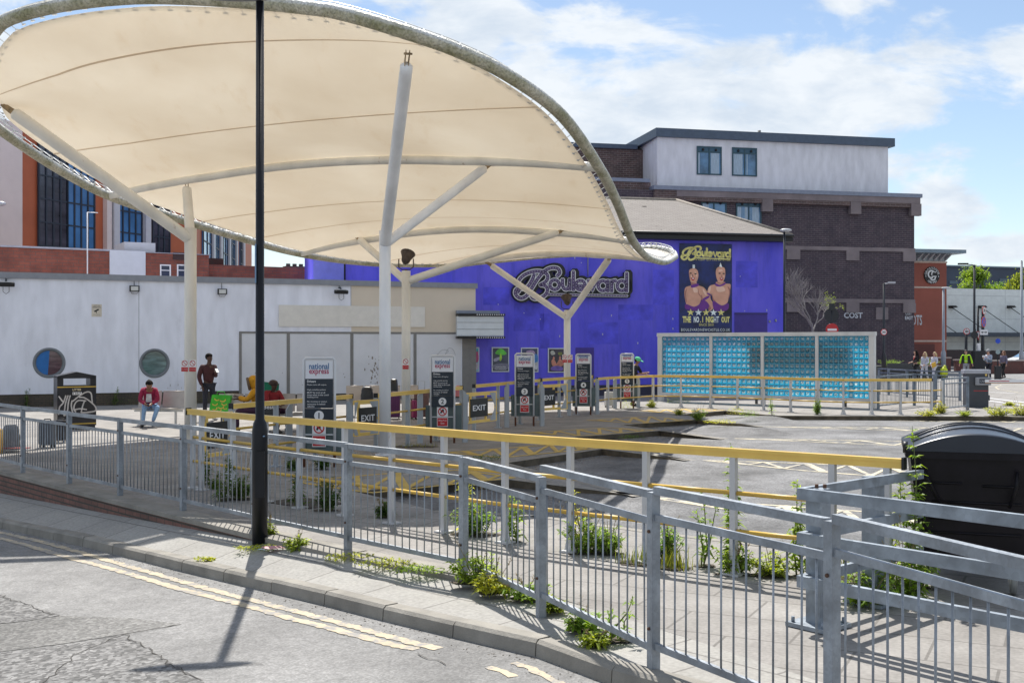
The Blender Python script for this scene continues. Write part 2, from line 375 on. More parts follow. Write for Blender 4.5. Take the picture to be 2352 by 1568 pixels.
WSTEEL = rusty('white_steel', (.84, .85, .88), (.35, .17, .06), (.68, .74), 2.6, .4)
BLACKP = mat('black_column_paint', (.006, .007, .011), .4, var=.3, bump=.1, spec=.3)
BLK = mat('black_plastic', (.006, .006, .008), .45, var=.2, bump=.1)
DKG = mat('dark_grey_paint', (.05, .055, .06), .5)
GRN = mat('signboard_grey', (.09, .125, .13), .5, var=.12)
NAVY = mat('navy_panel', (.008, .018, .035), .35, var=.2)
WHT = mat('white_paint', (.78, .78, .8), .45, var=.06)
RED = mat('red_paint', (.5, .02, .025), .4, var=.1)
BLUEL = mat('logo_blue', (.01, .12, .32), .4); PINKL = mat('logo_magenta', (.42, .02, .10), .4)
STEEL = mat('steel', (.5, .5, .5), .35, .8, var=.1)
SEATM = mat('perforated_steel_seat', (.42, .38, .35), .4, .5, var=.12)
# ------------------------------------------------------------------ ground, road, pavement
ASPH = asphalt('bay_asphalt', .13, .23, (1, 1.0, 1.03), 45, .52)
ASPR = asphalt('road_asphalt', .19, .29, (1, .985, .975), 60, .28)
ASPC = asphalt('coarse_asphalt', .085, .30, (1, .98, .97), 32, .3)
ANG = math.atan2(-6.1, 5.6)
PAV = brick_mat('pavement_flags', (.33, .32, .30), (.305, .295, .275), (.17, .16, .15), .9, .6, .012, False, .85, .3, .25, -ANG+R(0), stc=(.16, .15, .14))
SLAB = brick_mat('station_flags', (.30, .285, .27), (.27, .255, .24), (.16, .15, .14), .9, .6, .012, False, .85, .55, .2, R(27), stc=(.11, .10, .092))
KERB = mat('kerb_concrete', (.24, .225, .20), .85, var=.28, scale=2.5, bump=.3)
KDARK = mat('dark_kerb', (.10, .08, .055), .9, var=.4, scale=5, bump=.3)  # darker, browner than the kerb tops, for the upright faces
def struct(mb, name, m): return mb.build(name, m, kind='structure')
# asphalt of the coach bays, 12 cm under the slab, out to the horizon
g = MB(); g.poly([(-900, -200, -1.2), (900, -200, -1.2), (900, 2500, -1.2), (-900, 2500, -1.2)]); struct(g, 'ground', ASPH)
# sawtooth edge of the raised station slab
saw = [(815.6, 1128), (1167, 1101), (1472, 1139), (1164.5, 1063), (1383, 1031), (1586.4, 1057), (1319, 1004), (1517, 989), (1665, 1008),
       (1430, 976), (1601, 963), (1753.6, 980), (1561, 952), (1665, 943), (1778, 954.4), (2352, 957)]
sawW = [gr(*p) for p in saw] + [Vector((60, 32, 0))]
front = [gr(*p) for p in [(1000, 1172), (1234, 1183), (1487, 1218), (1858, 1263), (2100, 1295)]] + [Vector((5.5, 10.4, 0)), Vector((60, 10.2, 0))]
edge_l = [(-30, 41.7), (-16, 26.5), (-8.46, 18.3), (-5.5, 15.05), (-2.85, 12.2), (-1.69, 11.0), (-.44, 9.97)]
kerbt = [(0, 1193), (190, 1232), (353, 1270), (450, 1293), (560, 1317), (680, 1343), (784, 1367), (817, 1376), (981, 1414), (1171, 1455), (1319, 1488), (1427, 1541)]
ktop = []
for (u, v) in kerbt:
    p = rd(u, v, .12); ktop.append(p)
ktop = [Vector((-30, 36.2, rz(-30, .12))), Vector((-16, 23.4, rz(-16, .12)))] + ktop + [Vector((1.35, 6.35, rz(1.35, .12))), Vector((2.6, 5.1, rz(2.6, .12))), Vector((4.5, 3.9, .12+rz(3))), Vector((9, 2.2, .12+rz(3))), Vector((40, -6, .12+rz(3)))]
asph = MB()
bay = sawW + front[::-1]
from mathutils.geometry import tessellate_polygon
def fill(mb, pts, m=0):
    tri = tessellate_polygon([[Vector((p[0], p[1], 0)) for p in pts]])
    o = len(mb.v); mb.v += [Vector(p) for p in pts]
    for t in tri:
        a, b, c = [mb.v[o+i] for i in t]
        if (b-a).cross(c-a).z < 0: t = t[::-1]
        mb.f.append([o+i for i in t]); mb.m.append(m); mb.s.append(False)
fill(asph, [Vector((p.x, p.y, -.12)) for p in bay]); struct(asph, 'bay_road', ASPH)
# station slab: far part (beyond the bays) and near part (in front of them)
far = MB(); el = [Vector((x, y, 0)) for x, y in edge_l]
slabF = [el[0], el[1], el[2], el[3], el[4], sawW[0]] + sawW[1:] + [Vector((60, 60, 0)), Vector((60, 62, 0)), Vector((-60, 62, 0)), Vector((-60, 41.7, 0))]
fill(far, slabF); struct(far, 'station_concourse', SLAB)
near = MB()
k2 = [Vector((1.5, 8.2, 0)), Vector((1.9, 7.0, 0)), Vector((2.6, 5.25, 0))]
# slab corner near the camera follows the kerb
pv_in = [Vector((x, y, rz(x, .12) + .115*max(0, min(1, (-.44-x)/1.5)))) for x, y in edge_l]
nearp = [el[4], el[5], el[6], Vector((.35, 9.2, 0)), Vector((1.2, 8.0, 0)), Vector((2.3, 6.3, 0)), Vector((3.6, 4.9, 0)), Vector((9, 3.1, 0)), Vector((60, -4, 0)), front[-1]] + front[::-1][1:] + [sawW[0]]
fill(near, nearp)
for a, b in zip(nearp[:9], nearp[1:9]): near.add([a, b, b-Vector((0, 0, .35)), a-Vector((0, 0, .35))], [(3, 2, 1, 0)])
struct(near, 'paved_forecourt', SLAB)
# far carriageway to the right beyond the station
fr = MB(); fr.poly([(-60, 62, -.006), (60, 62, -.006), (400, 62, -.006), (400, 700, -.006), (-400, 700, -.006), (-400, 62, -.006)])
fr.poly([(60.0, 2, -.006), (400, 2, -.006), (400, 62, -.006), (60.0, 62, -.006)]); struct(fr, 'far_street', asphalt('far_asphalt', .17, .28, (1, 1, 1), 20, .2))
# kerbs of the bays
wd = MB()
for i in (1, 4, 7, 10, 13):
    a, b = sawW[i], sawW[i+1]; d = (b-a).normalized(); n = Vector((d.y, -d.x, 0)); n = n if n.y < 0 else -n; K = 8; P = []
    for k in range(K+1):
        t = k/K; q = a.lerp(b, t); P += [Vector((q.x, q.y, -.12+.118*t**1.3)), q+n*1.5*t+d*.0+Vector((0, 0, -.1195))]
    e_ = b+d*1.6; P += [b+Vector((0, 0, -.002)), e_+Vector((0, 0, -.1195))]
    wd.add(P, [(2*k, 2*k+1, 2*k+3, 2*k+2) for k in range(K)]+[(2*K, 2*K+1, 2*K+3)])
struct(wd, 'bay_ramp', ASPH)
kb = MB()
for pl in (sawW, front):
    for a, b in zip(pl, pl[1:]):
        kb.add([a, b, b-Vector((0, 0, .13)), a-Vector((0, 0, .13))], [(0, 1, 2, 3)])
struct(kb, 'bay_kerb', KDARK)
kt = MB()
for pl, sgn in ((sawW, 1), (front, -1)):
    for a, b in zip(pl, pl[1:]):
        d = (b-a).normalized(); n = Vector((-d.y, d.x, 0))*.13*sgn; z = Vector((0, 0, .004))
        kt.add([a+z, b+z, b+n+z, a+n+z], [(0, 1, 2, 3)])
struct(kt, 'bay_kerb_top', KERB)
# pavement beside the road and its kerb
pm = MB()
def lerp_poly(pl, x):
    for a, b in zip(pl, pl[1:]):
        if a.x <= x <= b.x: return a.lerp(b, (x-a.x)/(b.x-a.x))
    return pl[-1] if x > pl[-1].x else pl[0]
inner = pv_in + [Vector((.35, 9.2, .0)), Vector((1.2, 8.0, .0)), Vector((2.3, 6.3, .0)), Vector((3.6, 4.9, 0)), Vector((9, 3.1, 0)), Vector((40, -4, 0))]
KX = [p - Vector((0, 0, 0)) for p in ktop]
def back(p, i, w):        # point w metres behind the kerb front edge
    a = ktop[max(i-1, 0)]; b = ktop[min(i+1, len(ktop)-1)]; d = (b-a).normalized(); n = Vector((-d.y, d.x, 0)).normalized()
    if n.y < 0: n = -n
    q = p + n*w; return Vector((q.x, q.y, p.z+.004))
kin = [back(p, i, .11) for i, p in enumerate(ktop)]
pavp = kin + inner[::-1]
pm.v = []
# strip between kerb back and wall foot, resampled by parameter
NS = 60
def resample(pl, n):
    L_ = [0]
    for a, b in zip(pl, pl[1:]): L_.append(L_[-1]+(b-a).length)
    out = []
    for k in range(n+1):
        t = L_[-1]*k/n
        for i in range(len(pl)-1):
            if t <= L_[i+1]+1e-6: out.append(pl[i].lerp(pl[i+1], (t-L_[i])/max(1e-6, L_[i+1]-L_[i]))); break
    return out
seg_in = [inner[0], inner[1], inner[2], inner[3], inner[4], inner[5], inner[6], inner[7], inner[8], inner[9], inner[10], inner[11], inner[12]]
def match(pl_from, pl_to):    # for each point of pl_from the closest point of pl_to (by segment projection)
    out = []
    for p in pl_from:
        best = None
        for a, b in zip(pl_to, pl_to[1:]):
            ab = b-a; t = max(0, min(1, (p-a).xy.dot(ab.xy)/max(1e-9, ab.xy.length_squared))); q = a.lerp(b, t)
            dd = (q-p).xy.length
            if best is None or dd < best[0]: best = (dd, q)
        out.append(best[1])
    return out
A_ = resample([p for p in kin], 160); B_ = match(A_, inner)
for i in range(len(A_)):
    pm.v += [A_[i]-Vector((0, 0, .014)), B_[i]]
for i in range(len(A_)-1):
    pm.f.append([2*i, 2*i+2, 2*i+3, 2*i+1]); pm.m.append(0); pm.s.append(False)
# low shoulder under the slab so no gap opens where the two meet
struct(pm, 'pavement', PAV)
kk = MB()
L0 = [0]
for a, b in zip(ktop, ktop[1:]): L0.append(L0[-1]+(b-a).length)
def along(t):
    for i in range(len(ktop)-1):
        if t <= L0[i+1]: return ktop[i].lerp(ktop[i+1], (t-L0[i])/(L0[i+1]-L0[i])), i
    return ktop[-1], len(ktop)-2
t = 0; k = 0
while t < L0[-1]-1:
    t2 = t+.9; a, ia = along(t+.006); b, ib = along(min(t2-.006, L0[-1]))
    d = (b-a).normalized(); n = Vector((-d.y, d.x, 0)).normalized(); n = n if n.y > 0 else -n
    j = random.uniform(-.006, .008); dz = Vector((0, 0, j)); ch = .025
    dn = Vector((0, 0, -.17))
    prof = [(-.012*n+dn), (-.0*n-Vector((0, 0, ch))), (ch*n), (.15*n), (.15*n+dn)]
    va = [a+p+dz for p in prof]; vb = [b+p+dz for p in prof]
    kk.add(va+vb, [(i, i+5, i+6, i+1) for i in range(4)]+[(0, 1, 2, 3, 4), (9, 8, 7, 6, 5)])
    t = t2; k += 1
struct(kk, 'road_kerb', KERB)
# the road itself: tilted plane
rm = MB()
xs = [-60, -30, -14, -10, -8, -6, -4, -2, 0, 1, 2, 3, 6, 40]
ys = [-20, 0, 3, 5, 7, 9, 11, 13, 16, 20, 26, 34, 44]
for y in ys:
    for x in xs: rm.v.append(Vector((x, y, rz(x))))
nx = len(xs)
for j in range(len(ys)-1):
    for i in range(nx-1):
        cx = (xs[i]+xs[i+1])/2; 
        rm.f.append([j*nx+i, j*nx+i+1, (j+1)*nx+i+1, (j+1)*nx+i]); rm.m.append(0); rm.s.append(False)
# clip: keep only faces on the road side of the kerb (remove those wholly beyond it)
def kerb_y(x):
    for a, b in zip(ktop, ktop[1:]):
        if a.x <= x <= b.x: return a.lerp(b, (x-a.x)/(b.x-a.x)).y
    return -6 if x > 0 else 40
struct_v = MB()
cols = resample(ktop, 120)
for p in cols: struct_v.v += [Vector((p.x+.0, p.y+.05, rz(p.x)))]
for p in cols: struct_v.v += [Vector((p.x, p.y-2.5-max(0, (p.y-8)*.5), rz(p.x)))]
for p in cols: struct_v.v += [Vector((p.x*1.0, -25 if p.y > -3 else -40, rz(p.x)))]
n_ = len(cols)
for r_ in range(2):
    for i in range(n_-1):
        struct_v.f.append([r_*n_+i, (r_+1)*n_+i, (r_+1)*n_+i+1, r_*n_+i+1]); struct_v.m.append(0); struct_v.s.append(False)
struct(struct_v, 'road', ASPR)
# patches of coarser asphalt, cracks
def on_road(pts, off=.004): return [rd(u, v, off) for u, v in pts]
pt = MB()
for pl in ([(-10, 1362), (60, 1386), (138, 1412), (60, 1425), (-10, 1432)],
           [(-10, 1500), (140, 1480), (283, 1456), (345, 1492), (470, 1566), (430, 1590), (-10, 1590)]):
    fill(pt, on_road(pl))
struct(pt, 'road_patch', ASPC)
pt = MB(); fill(pt, on_road([(-10, 1433), (60, 1427), (140, 1413), (300, 1418), (418, 1432), (283, 1455), (140, 1478), (-10, 1497)])); struct(pt, 'worn_road_patch', asphalt('mid_asphalt', .115, .25, (1, .98, .95), 40, .3))
def crack(pts, w=.008, name='road_crack'):
    W_ = on_road(pts, .008); P = []
    for a, b in zip(W_, W_[1:]):
        n = max(2, int((b-a).length/.07))
        for k in range(n):
            q = a.lerp(b, k/n); q += Vector((random.uniform(-.02, .02), random.uniform(-.03, .03), 0)); P.append(q)
    m_ = MB(); m_.ribbon(P, w, (0, 0, 1), 0); struct(m_, name, mat('crack_dark', (.06, .055, .05), .95))
crack([(-5, 1363), (60, 1387), (138, 1412)]); crack([(100, 1568), (180, 1497), (283, 1455), (418, 1432)]); crack([(283, 1456), (345, 1492), (400, 1530), (470, 1566)], .009)
crack([(400, 1530), (520, 1528), (620, 1520)], .007); crack([(960, 1500), (1000, 1512), (1035, 1530)], .008)
# double yellow lines
YLINE = worn_paint('worn_yellow_line', (.50, .41, .27), (.23, .22, .21), (.42, .52), 6)
YBAND = worn_paint('bay_hatch_yellow', (.56, .37, .045), (.16, .14, .12), (.25, .42), 4)
YPALE = worn_paint('pale_yellow_line', (.64, .56, .38), (.20, .195, .19), (.40, .54), 4)
def dbl(pts, name, w=.10):
    P = catmull(on_road(pts, .003), 8); 
    m_ = MB(); P2 = []
    for p in P: P2.append(p)
    # ragged edges
    vs = []; Q = resample(P2, int(sum((b-a).length for a, b in zip(P2, P2[1:]))/.05))
    for i, p in enumerate(Q):
        d = (Q[min(i+1, len(Q)-1)]-Q[max(i-1, 0)]).normalized(); n = Vector((-d.y, d.x, 0)).normalized()
        vs += [p+n*(w/2+random.uniform(-.014, .014)), p-n*(w/2+random.uniform(-.014, .014))]
    m_.add(vs, [(2*i, 2*i+1, 2*i+3, 2*i+2) for i in range(len(Q)-1)]); struct(m_, name, YLINE)
dbl([(-200, 1180), (0, 1222), (110, 1247), (217, 1277), (333, 1310), (500, 1357), (580, 1377), (680, 1403), (784, 1430), (934, 1471), (1010, 1488)], 'yellow_line')
dbl([(-200, 1190), (0, 1235), (150, 1277), (283, 1313), (427, 1355), (567, 1390), (680, 1422), (784, 1448), (884, 1475), (957, 1490)], 'yellow_line')
dbl([(1180, 1520), (1210, 1530), (1250, 1550), (1300, 1575)], 'yellow_line', .07); dbl([(1120, 1530), (1160, 1542), (1180, 1553)], 'yellow_line', .06)
# brick retaining wall with its coping
rw = MB(); cp = MB()
for a, b, pa, pb in zip(el, el[1:], pv_in, pv_in[1:]):
    rw.add([a-Vector((0, 0, .05)), b-Vector((0, 0, .05)), Vector((b.x, b.y, pb.z-.15)), Vector((a.x, a.y, pa.z-.15))], [(3, 2, 1, 0)])
    d = (b-a).normalized(); n = Vector((d.y, -d.x, 0)).normalized(); n = n if n.y < 0 else -n; o = n*.02; i = -n*.32
    cp.add([a+o+Vector((0, 0, .004)), b+o+Vector((0, 0, .004)), b+i+Vector((0, 0, .004)), a+i+Vector((0, 0, .004)), a+o-Vector((0, 0, .05)), b+o-Vector((0, 0, .05)), a-Vector((0, 0, .05)), b-Vector((0, 0, .05))], [(0, 1, 2, 3), (4, 5, 1, 0), (6, 7, 5, 4)])
wall_e = T('retaining_wall', 'low red brick retaining wall under the grey guardrail beside the pavement', 'low wall')
RBR = brick_mat('wall_brick', (.26, .12, .095), (.20, .095, .075), (.075, .065, .055), .32, .075, .012, True, .9, .55, .5, diag=True)
rw.build('brickwork', RBR, wall_e); cp.build('coping', KERB, wall_e)
# hatch markings on the slab noses
def hatch(name, top, bot, n, w, m, z=.004, zoff=0.0, lean=.12):
    tp = resample([gr(u, v, zoff) for u, v in top], n*4); bt = resample([gr(u, v, zoff) for u, v in bot], n*4)
    up = Vector((0, 0, z)); mb = MB(); mb.ribbon([p+up for p in tp], w, (0, 0, 1)); mb.ribbon([p+up*1.3 for p in bt], w, (0, 0, 1))
    for k in range(1, n):
        a = tp[k*4-2]; b = bt[min(len(bt)-1, k*4+1)]; c = tp[min(len(tp)-1, k*4+2)]
        mb.ribbon([a+up*1.6, b+up*1.6], w*1.6 if k % 2 else w, (0, 0, 1)); mb.ribbon([b+up*1.9, c+up*1.9], w*.8, (0, 0, 1))
    struct(mb, name, m)
for tp, bt, n in (([(676, 1106), (880, 1088), (1062, 1079), (1179, 1097)], [(676, 1106), (852, 1132), (1179, 1097)], 6),
                  ([(1029, 1039), (1200, 1026), (1312, 1017), (1376, 1029)], [(1029, 1039), (1152, 1051), (1376, 1029)], 6),
                  ([(1202, 994), (1300, 988), (1400, 982), (1505, 988)], [(1202, 994), (1329, 1001), (1505, 988)], 6),
                  ([(1349, 965), (1489, 956), (1589, 965)], [(1349, 965), (1470, 972.5), (1589, 965)], 6),
                  ([(1469, 943), (1600, 938), (1665, 942)], [(1469, 943), (1540, 949), (1665, 942)], 5)):
    hatch('bay_hatching', tp, bt, n, .10, YBAND, .004)
for tp, bt in (([(1490, 1142), (1900, 1168), (2300, 1200)], [(1490, 1142), (1900, 1204), (2300, 1262)]),
               ([(1617, 1057), (1850, 1064), (2200, 1078)], [(1617, 1057), (1850, 1081), (2200, 1108)]),
               ([(1690, 1007), (2060, 1013), (2400, 1019)], [(1690, 1007), (2060, 1023), (2400, 1033)]),
               ([(1760, 980), (2130, 982), (2400, 984)], [(1760, 980), (2130, 990), (2400, 996)]),
               ([(1810, 957.5), (2100, 961), (2400, 963)], [(1810, 957.5), (2100, 967), (2400, 971)])):
    hatch('bay_line_marking', tp, bt, 6, .10, YPALE, .004, -.12)
dr = MB(); dr.box((0, 0, 0), (.9, .6, .01)); 
o = dr.build('drain_cover', mat('rusty_iron', (.06, .05, .042), .8, var=.4, scale=20, bump=.8, bscale=120), label='rusty rectangular drain cover set in the paving behind the guardrail', cat='drain cover')
o.location = gr(700, 1155) + Vector((0, 0, .006)); o.rotation_euler = (0, 0, R(-40))

# ------------------------------------------------------------------ guardrail in front
def gpanel(mb_post, post, posts_top, a, b, base_a, base_b, h=1.1):
    pass
GP = [(-9.6, 19.9), (-7.93, 18.0), (-6.62, 16.6), (-5.4, 15.3), (-4.13, 13.94), (-2.92, 12.62), (-1.67, 11.3), (-.44, 10.05), (.225, 8.62), (.905, 7.1), (1.66, 5.76), (2.27, 4.15), (2.9, 2.5)]
GZ = [0, 0, 0, 0, 0, 0, 0, -.02, 0.01, .03, .05, .07, .1]
def guard_panel(parent, a, b, z0, h, lift=0.0, bars=None):
    a = Vector((a[0], a[1], z0)); b = Vector((b[0], b[1], z0)); d = (b-a).normalized(); a2 = a+d*.03; b2 = b-d*.03
    up = lambda p, z: Vector((p.x, p.y, z0+z))
    r1 = MB(); r1.bar(up(a2, h-.025), up(b2, h-.025), .05, .05); r1.build('top_rail', GALV, parent)
    for zz_ in (h-.20, .13):
        r2 = MB(); r2.bar(up(a2, zz_), up(b2, zz_), .03, .043); r2.build('rail', GALV, parent)
    mb = MB(); n = bars or max(3, int(round((b-a).length/.108)))
    for k in range(1, n): 
        p = a.lerp(b, k/n); p2 = p + Vector((random.uniform(-.003, .003), random.uniform(-.003, .003), 0)); mb.cyl(up(p, .15), up(p2, h-.22), .0065, n=6)
    o = mb.build('bars', GALV, parent); return o
names = ['guardrail panel at the left edge of the picture above the brick wall', 'galvanised guardrail panel in front of the grey suitcase and litter bin', 'guardrail panel just right of the litter bin with the shadow line behind it',
         'guardrail panel in front of the bench with the slumped woman', 'guardrail panel between the white column and the black lamp post', 'guardrail panel directly right of the black lamp post',
         'guardrail panel in front of the bushy lit weeds, low end step', 'narrow-looking guardrail panel before the step up, weeds growing through its foot', 'guardrail panel above the kerb bend, second from the bulky square post',
         'guardrail panel directly left of the bulky square post with base plate', 'nearest guardrail panel crossing in front of the black wheeled bin', 'guardrail panel out past the right edge']
for i in range(len(GP)-1):
    a, b = GP[i], GP[i+1]; z0 = (GZ[i]+GZ[i+1])/2; hh = [1.08, 1.08, 1.07, 1.07, 1.08, 1.09, 1.09, 1.08, 1.14, 1.15, 1.16, 1.16][i]
    e = T('guardrail_panel', names[i], 'guardrail', (0, 0, 0), group='galvanised pedestrian guardrail panels')
    guard_panel(e, a, b, z0, hh)
    # each panel carries the post at its right-hand end
    pm_ = MB(); d = Vector((b[0]-a[0], b[1]-a[1], 0)).normalized(); ang = math.atan2(d.y, d.x)
    zt = hh+z0-.01; zb = -.15 if i < 6 else -.03
    pm_.box((b[0], b[1], (zt+zb)/2), (.062, .062, zt-zb), ang); pm_.build('post', GALV, e)
    bm_ = MB()
    for z in (.28, .9):
        c = Vector((b[0], b[1], z)); bm_.ell(c+Vector((d.y, -d.x, 0))*(-.036 if d.x > 0 and False else .036), (.012, .012, .012), 8, 4)
    bm_.build('bolts', mat('rust', (.10, .05, .03), .8), e)
# ------------------------------------------------------------------ the tented canopy
def crownrow(L, Rr, cr, n=24):
    a = at(*L); b = at(*Rr); return [a.lerp(b, k/n)+Vector((0, 0, cr*4*(k/n)*(1-k/n))) for k in range(n+1)]
def imgrow(pts, n=24): return resample(catmull([at(*p) for p in pts], 10), n)
row0 = imgrow([(-48, 215, 21.6), (-42, 130, 20), (0, 55, 19), (50, 35, 18.6), (100, 20, 18.4), (200, 4, 18.3), (330, -6, 18.2), (500, 0, 18.1), (667, 14, 17.7), (784, 30, 17.4), (938, 76, 17.2)])
rows = [row0,
        crownrow((-36, 252, 21.9), (1045, 114, 17.4), .42),
        crownrow((-2, 296, 23.4), (1165, 172, 17.7), .22),
        crownrow((125, 383, 25.0), (1290, 265, 18.9), .25),
        crownrow((250, 450, 26.2), (1376, 385, 20.9), .56),      # rib
        crownrow((400, 500, 27.6), (1415, 460, 22.8), .42),
        crownrow((540, 543, 28.9), (1437, 515, 24.3), .42),
        crownrow((690, 583, 30.2), (1455, 555, 25.8), .58),      # rib
        crownrow((860, 605, 32.3), (1480, 585, 28.3), .42),
        crownrow((1045, 607, 34.6), (1498, 596, 30.6), .36),     # rib
        crownrow((1095, 603, 35.4), (1528, 602, 32.4), .28),
        imgrow([(1140, 599, 36.2), (1240, 589, 37.2), (1343, 583, 38), (1430, 573, 37.7), (1500, 568, 36.8), (1543, 577, 35.5), (1552, 590, 34.0)])]
NR = len(rows)-1
def surf(u, v):     # u across 0..1, v along 0..1
    c = []
    for r_ in rows:
        x = u*24; i = min(23, int(x)); c.append(r_[i].lerp(r_[i+1], x-i))
    x = v*(len(rows)-1); i = min(len(rows)-2, int(x)); t = x-i
    p0, p1, p2, p3 = c[max(i-1, 0)], c[i], c[i+1], c[min(i+2, len(c)-1)]
    return .5*((2*p1)+(p2-p0)*t+(2*p0-5*p1+4*p2-p3)*t*t+(3*p1-p0-3*p2+p3)*t**3)
MEM = emit_free_membrane()
def tube_mat():
    m, N, L, b = nodes('wrapped_edge_tube'); b.inputs['Roughness'].default_value = .55
    tc = N.new('ShaderNodeTexCoord'); mp = N.new('ShaderNodeMapping'); L.new(tc.outputs['Object'], mp.inputs[0])
    n = tex(N, L, 'Noise', 2.2, mp.outputs[0], Detail=9.0, Roughness=.7); w = tex(N, L, 'Noise', 26, mp.outputs[0], Detail=2.0)
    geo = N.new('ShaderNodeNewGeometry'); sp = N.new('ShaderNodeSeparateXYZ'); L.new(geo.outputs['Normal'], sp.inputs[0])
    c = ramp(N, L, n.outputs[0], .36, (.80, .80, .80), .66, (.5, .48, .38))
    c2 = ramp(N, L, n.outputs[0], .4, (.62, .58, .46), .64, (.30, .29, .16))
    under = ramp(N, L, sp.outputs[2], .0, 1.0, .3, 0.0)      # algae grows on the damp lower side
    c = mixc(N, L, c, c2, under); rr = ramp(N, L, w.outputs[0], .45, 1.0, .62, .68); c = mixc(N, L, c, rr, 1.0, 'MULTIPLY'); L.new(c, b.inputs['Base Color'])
    bp = N.new('ShaderNodeBump'); bp.inputs['Strength'].default_value = .9; bp.inputs['Distance'].default_value = .03; L.new(w.outputs[0], bp.inputs['Height']); L.new(bp.outputs[0], b.inputs['Normal'])
    return m
TUBE = tube_mat()
can = T('tented_canopy', 'huge leaf shaped cream fabric canopy on branching steel columns over the coach stands', 'canopy')
mb = MB(); NU, NV = 60, 96
U0, U1, V0, V1 = .018, .982, .016, .988
def inset(u, v):
    w = max(0, 1-v/.8)
    q = surf(lerp(U0+.022*w, U1, u), lerp(V0, V1, v)); q.z += .10*w*max(0, 1-u*5); return q
for j in range(NV+1):
    for i in range(NU+1): mb.v.append(inset(i/NU, j/NV)+Vector((0, 0, -.03)))
for j in range(NV):
    for i in range(NU):
        mb.f.append([j*(NU+1)+i, j*(NU+1)+i+1, (j+1)*(NU+1)+i+1, (j+1)*(NU+1)+i]); mb.m.append(0); mb.s.append(True)
# a doubled hem all round gives the sheet its thickness
o = mb.build('membrane', MEM, can); md = o.modifiers.new('s', 'SOLIDIFY'); md.thickness = .006; md.offset = 1
# welded seams run across the sheet
sm = MB(); SEAM, N_, L_, b_ = nodes('seam'); b_.inputs['Base Color'].default_value = (.66, .57, .48, 1); b_.inputs['Roughness'].default_value = .8
tr_ = N_.new('ShaderNodeBsdfTranslucent'); tr_.inputs[0].default_value = (.72, .62, .52, 1); mx_ = N_.new('ShaderNodeMixShader'); mx_.inputs[0].default_value = .5; L_.new(b_.outputs[0], mx_.inputs[1]); L_.new(tr_.outputs[0], mx_.inputs[2]); L_.new(mx_.outputs[0], N_['Material Output'].inputs[0])
for v in [x/NR for x in (.75, 2.75, 5.3, 6.2, 8.0, 8.6, 9.8)]:
    P = [inset(k/50, (v-V0)/(V1-V0))-Vector((0, 0, .042)) for k in range(51)]
    Q = [inset(k/50, (v+.0022-V0)/(V1-V0))-Vector((0, 0, .042)) for k in range(51)]
    sm.add(P+Q, [(k, k+1, 52+k, 51+k) for k in range(50)])
sm.build('seams', SEAM, can)
# edge tube
def edge_loop(n=40):
    out = [surf(k/n, 0) for k in range(n)] + [surf(1, k/(n*2)) for k in range(n*2)] + [surf(1-k/n, 1) for k in range(n)] + [surf(0, 1-k/(n*2)) for k in range(n*2)]
    return out
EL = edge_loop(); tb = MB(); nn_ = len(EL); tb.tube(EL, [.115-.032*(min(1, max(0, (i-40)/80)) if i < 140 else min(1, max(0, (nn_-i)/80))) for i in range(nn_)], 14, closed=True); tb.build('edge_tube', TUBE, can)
# lacing rail and clips
lc = MB(); LACE = mat('lacing_steel', (.62, .63, .64), .4, .3)
Ls = resample(EL+[EL[0]], 190); cen = sum(EL, Vector())/len(EL)
ring = []
for i, p in enumerate(Ls[:-1]):
    d = (Ls[(i+1) % 190]-Ls[i-1]).normalized(); inn = Vector((0, 0, 1)).cross(d).normalized()
    if inn.dot(cen-p) < 0: inn = -inn
    q = p+Vector((0, 0, .16))+inn*.06; ring.append(q)
    lc.bar(p+Vector((0, 0, .09)), q, .05, .012); lc.bar(q, p+inn*.30+Vector((0, 0, .0)), .012, .012); lc.box(p+inn*.31, (.09, .03, .02), math.atan2(d.y, d.x))
lc.tube(ring, .010, 5, closed=True); o = lc.build('edge_lacing', LACE, can); o['kind'] = 'stuff'
# arched ribs
def rib(v, r=.088):
    m_ = MB(); m_.tube([surf(k/40, v)-Vector((0, 0, .12*min(1, 4*min(k/40, 1-k/40))+.0)) for k in range(41)], r, 12); m_.build('rib', CREAM, can)
rib(4/NR); rib(7/NR, .085); rib(9/NR, .08)
def column(base, head_z, rad, tips, ms, head=True):
    m_ = MB(); b = Vector((base[0], base[1], 0)); h = Vector((b.x, b.y, head_z))
    m_.tube([b-Vector((0, 0, .02)), h], rad, 20); m_.cyl(b, b+Vector((0, 0, .03)), rad*1.7, n=20)
    c = m_.build('column', ms, can)
    for (t, r_) in tips:
        d = (t-h).normalized(); s = h-Vector((0, 0, .25))+d*.0; L_ = (t-s).length; dd = (t-s).normalized(); e = s+dd*(L_-.30)
        a = MB(); a.tube([s, s+dd*.1, e-dd*.12, e, e+dd*.06], [r_, r_, r_, r_*.98, r_*.45], 16)
        a.build('arm', ms, c)
        f = MB(); side = dd.cross(Vector((0, 0, 1))).normalized()*.03
        up_ = Vector((0, 0, 1)) - dd*dd.z
        for sg in (-1, 1):
            o_ = side*sg; w0 = up_.normalized()*r_*.55
            f.prism([e-dd*.1+o_-w0, t+o_-w0*.55, t+o_+w0*.55, e-dd*.1+o_+w0], side.normalized()*.012)
        f.cyl(t-side*2.2-dd*.05, t+side*2.2-dd*.05, .018, n=8); f.build('fork_plate', mat('rusted_fork', (.33, .24, .14), .7, var=.4, scale=14), c)
    return c
cA = Vector((-6.95, 24.0, 0)); cB = Vector((-2.38, 20.8, 0)); cC = Vector((-2.5, 26.2, 0)); cD = Vector((1.74, 35.0, 0))
column(cA, at(448, 524, 24).z, .128, [(at(3, 238, 21.9)-Vector((0, 0, .0)), .125), (at(428, 417, 25.35), .105)], CREAM)
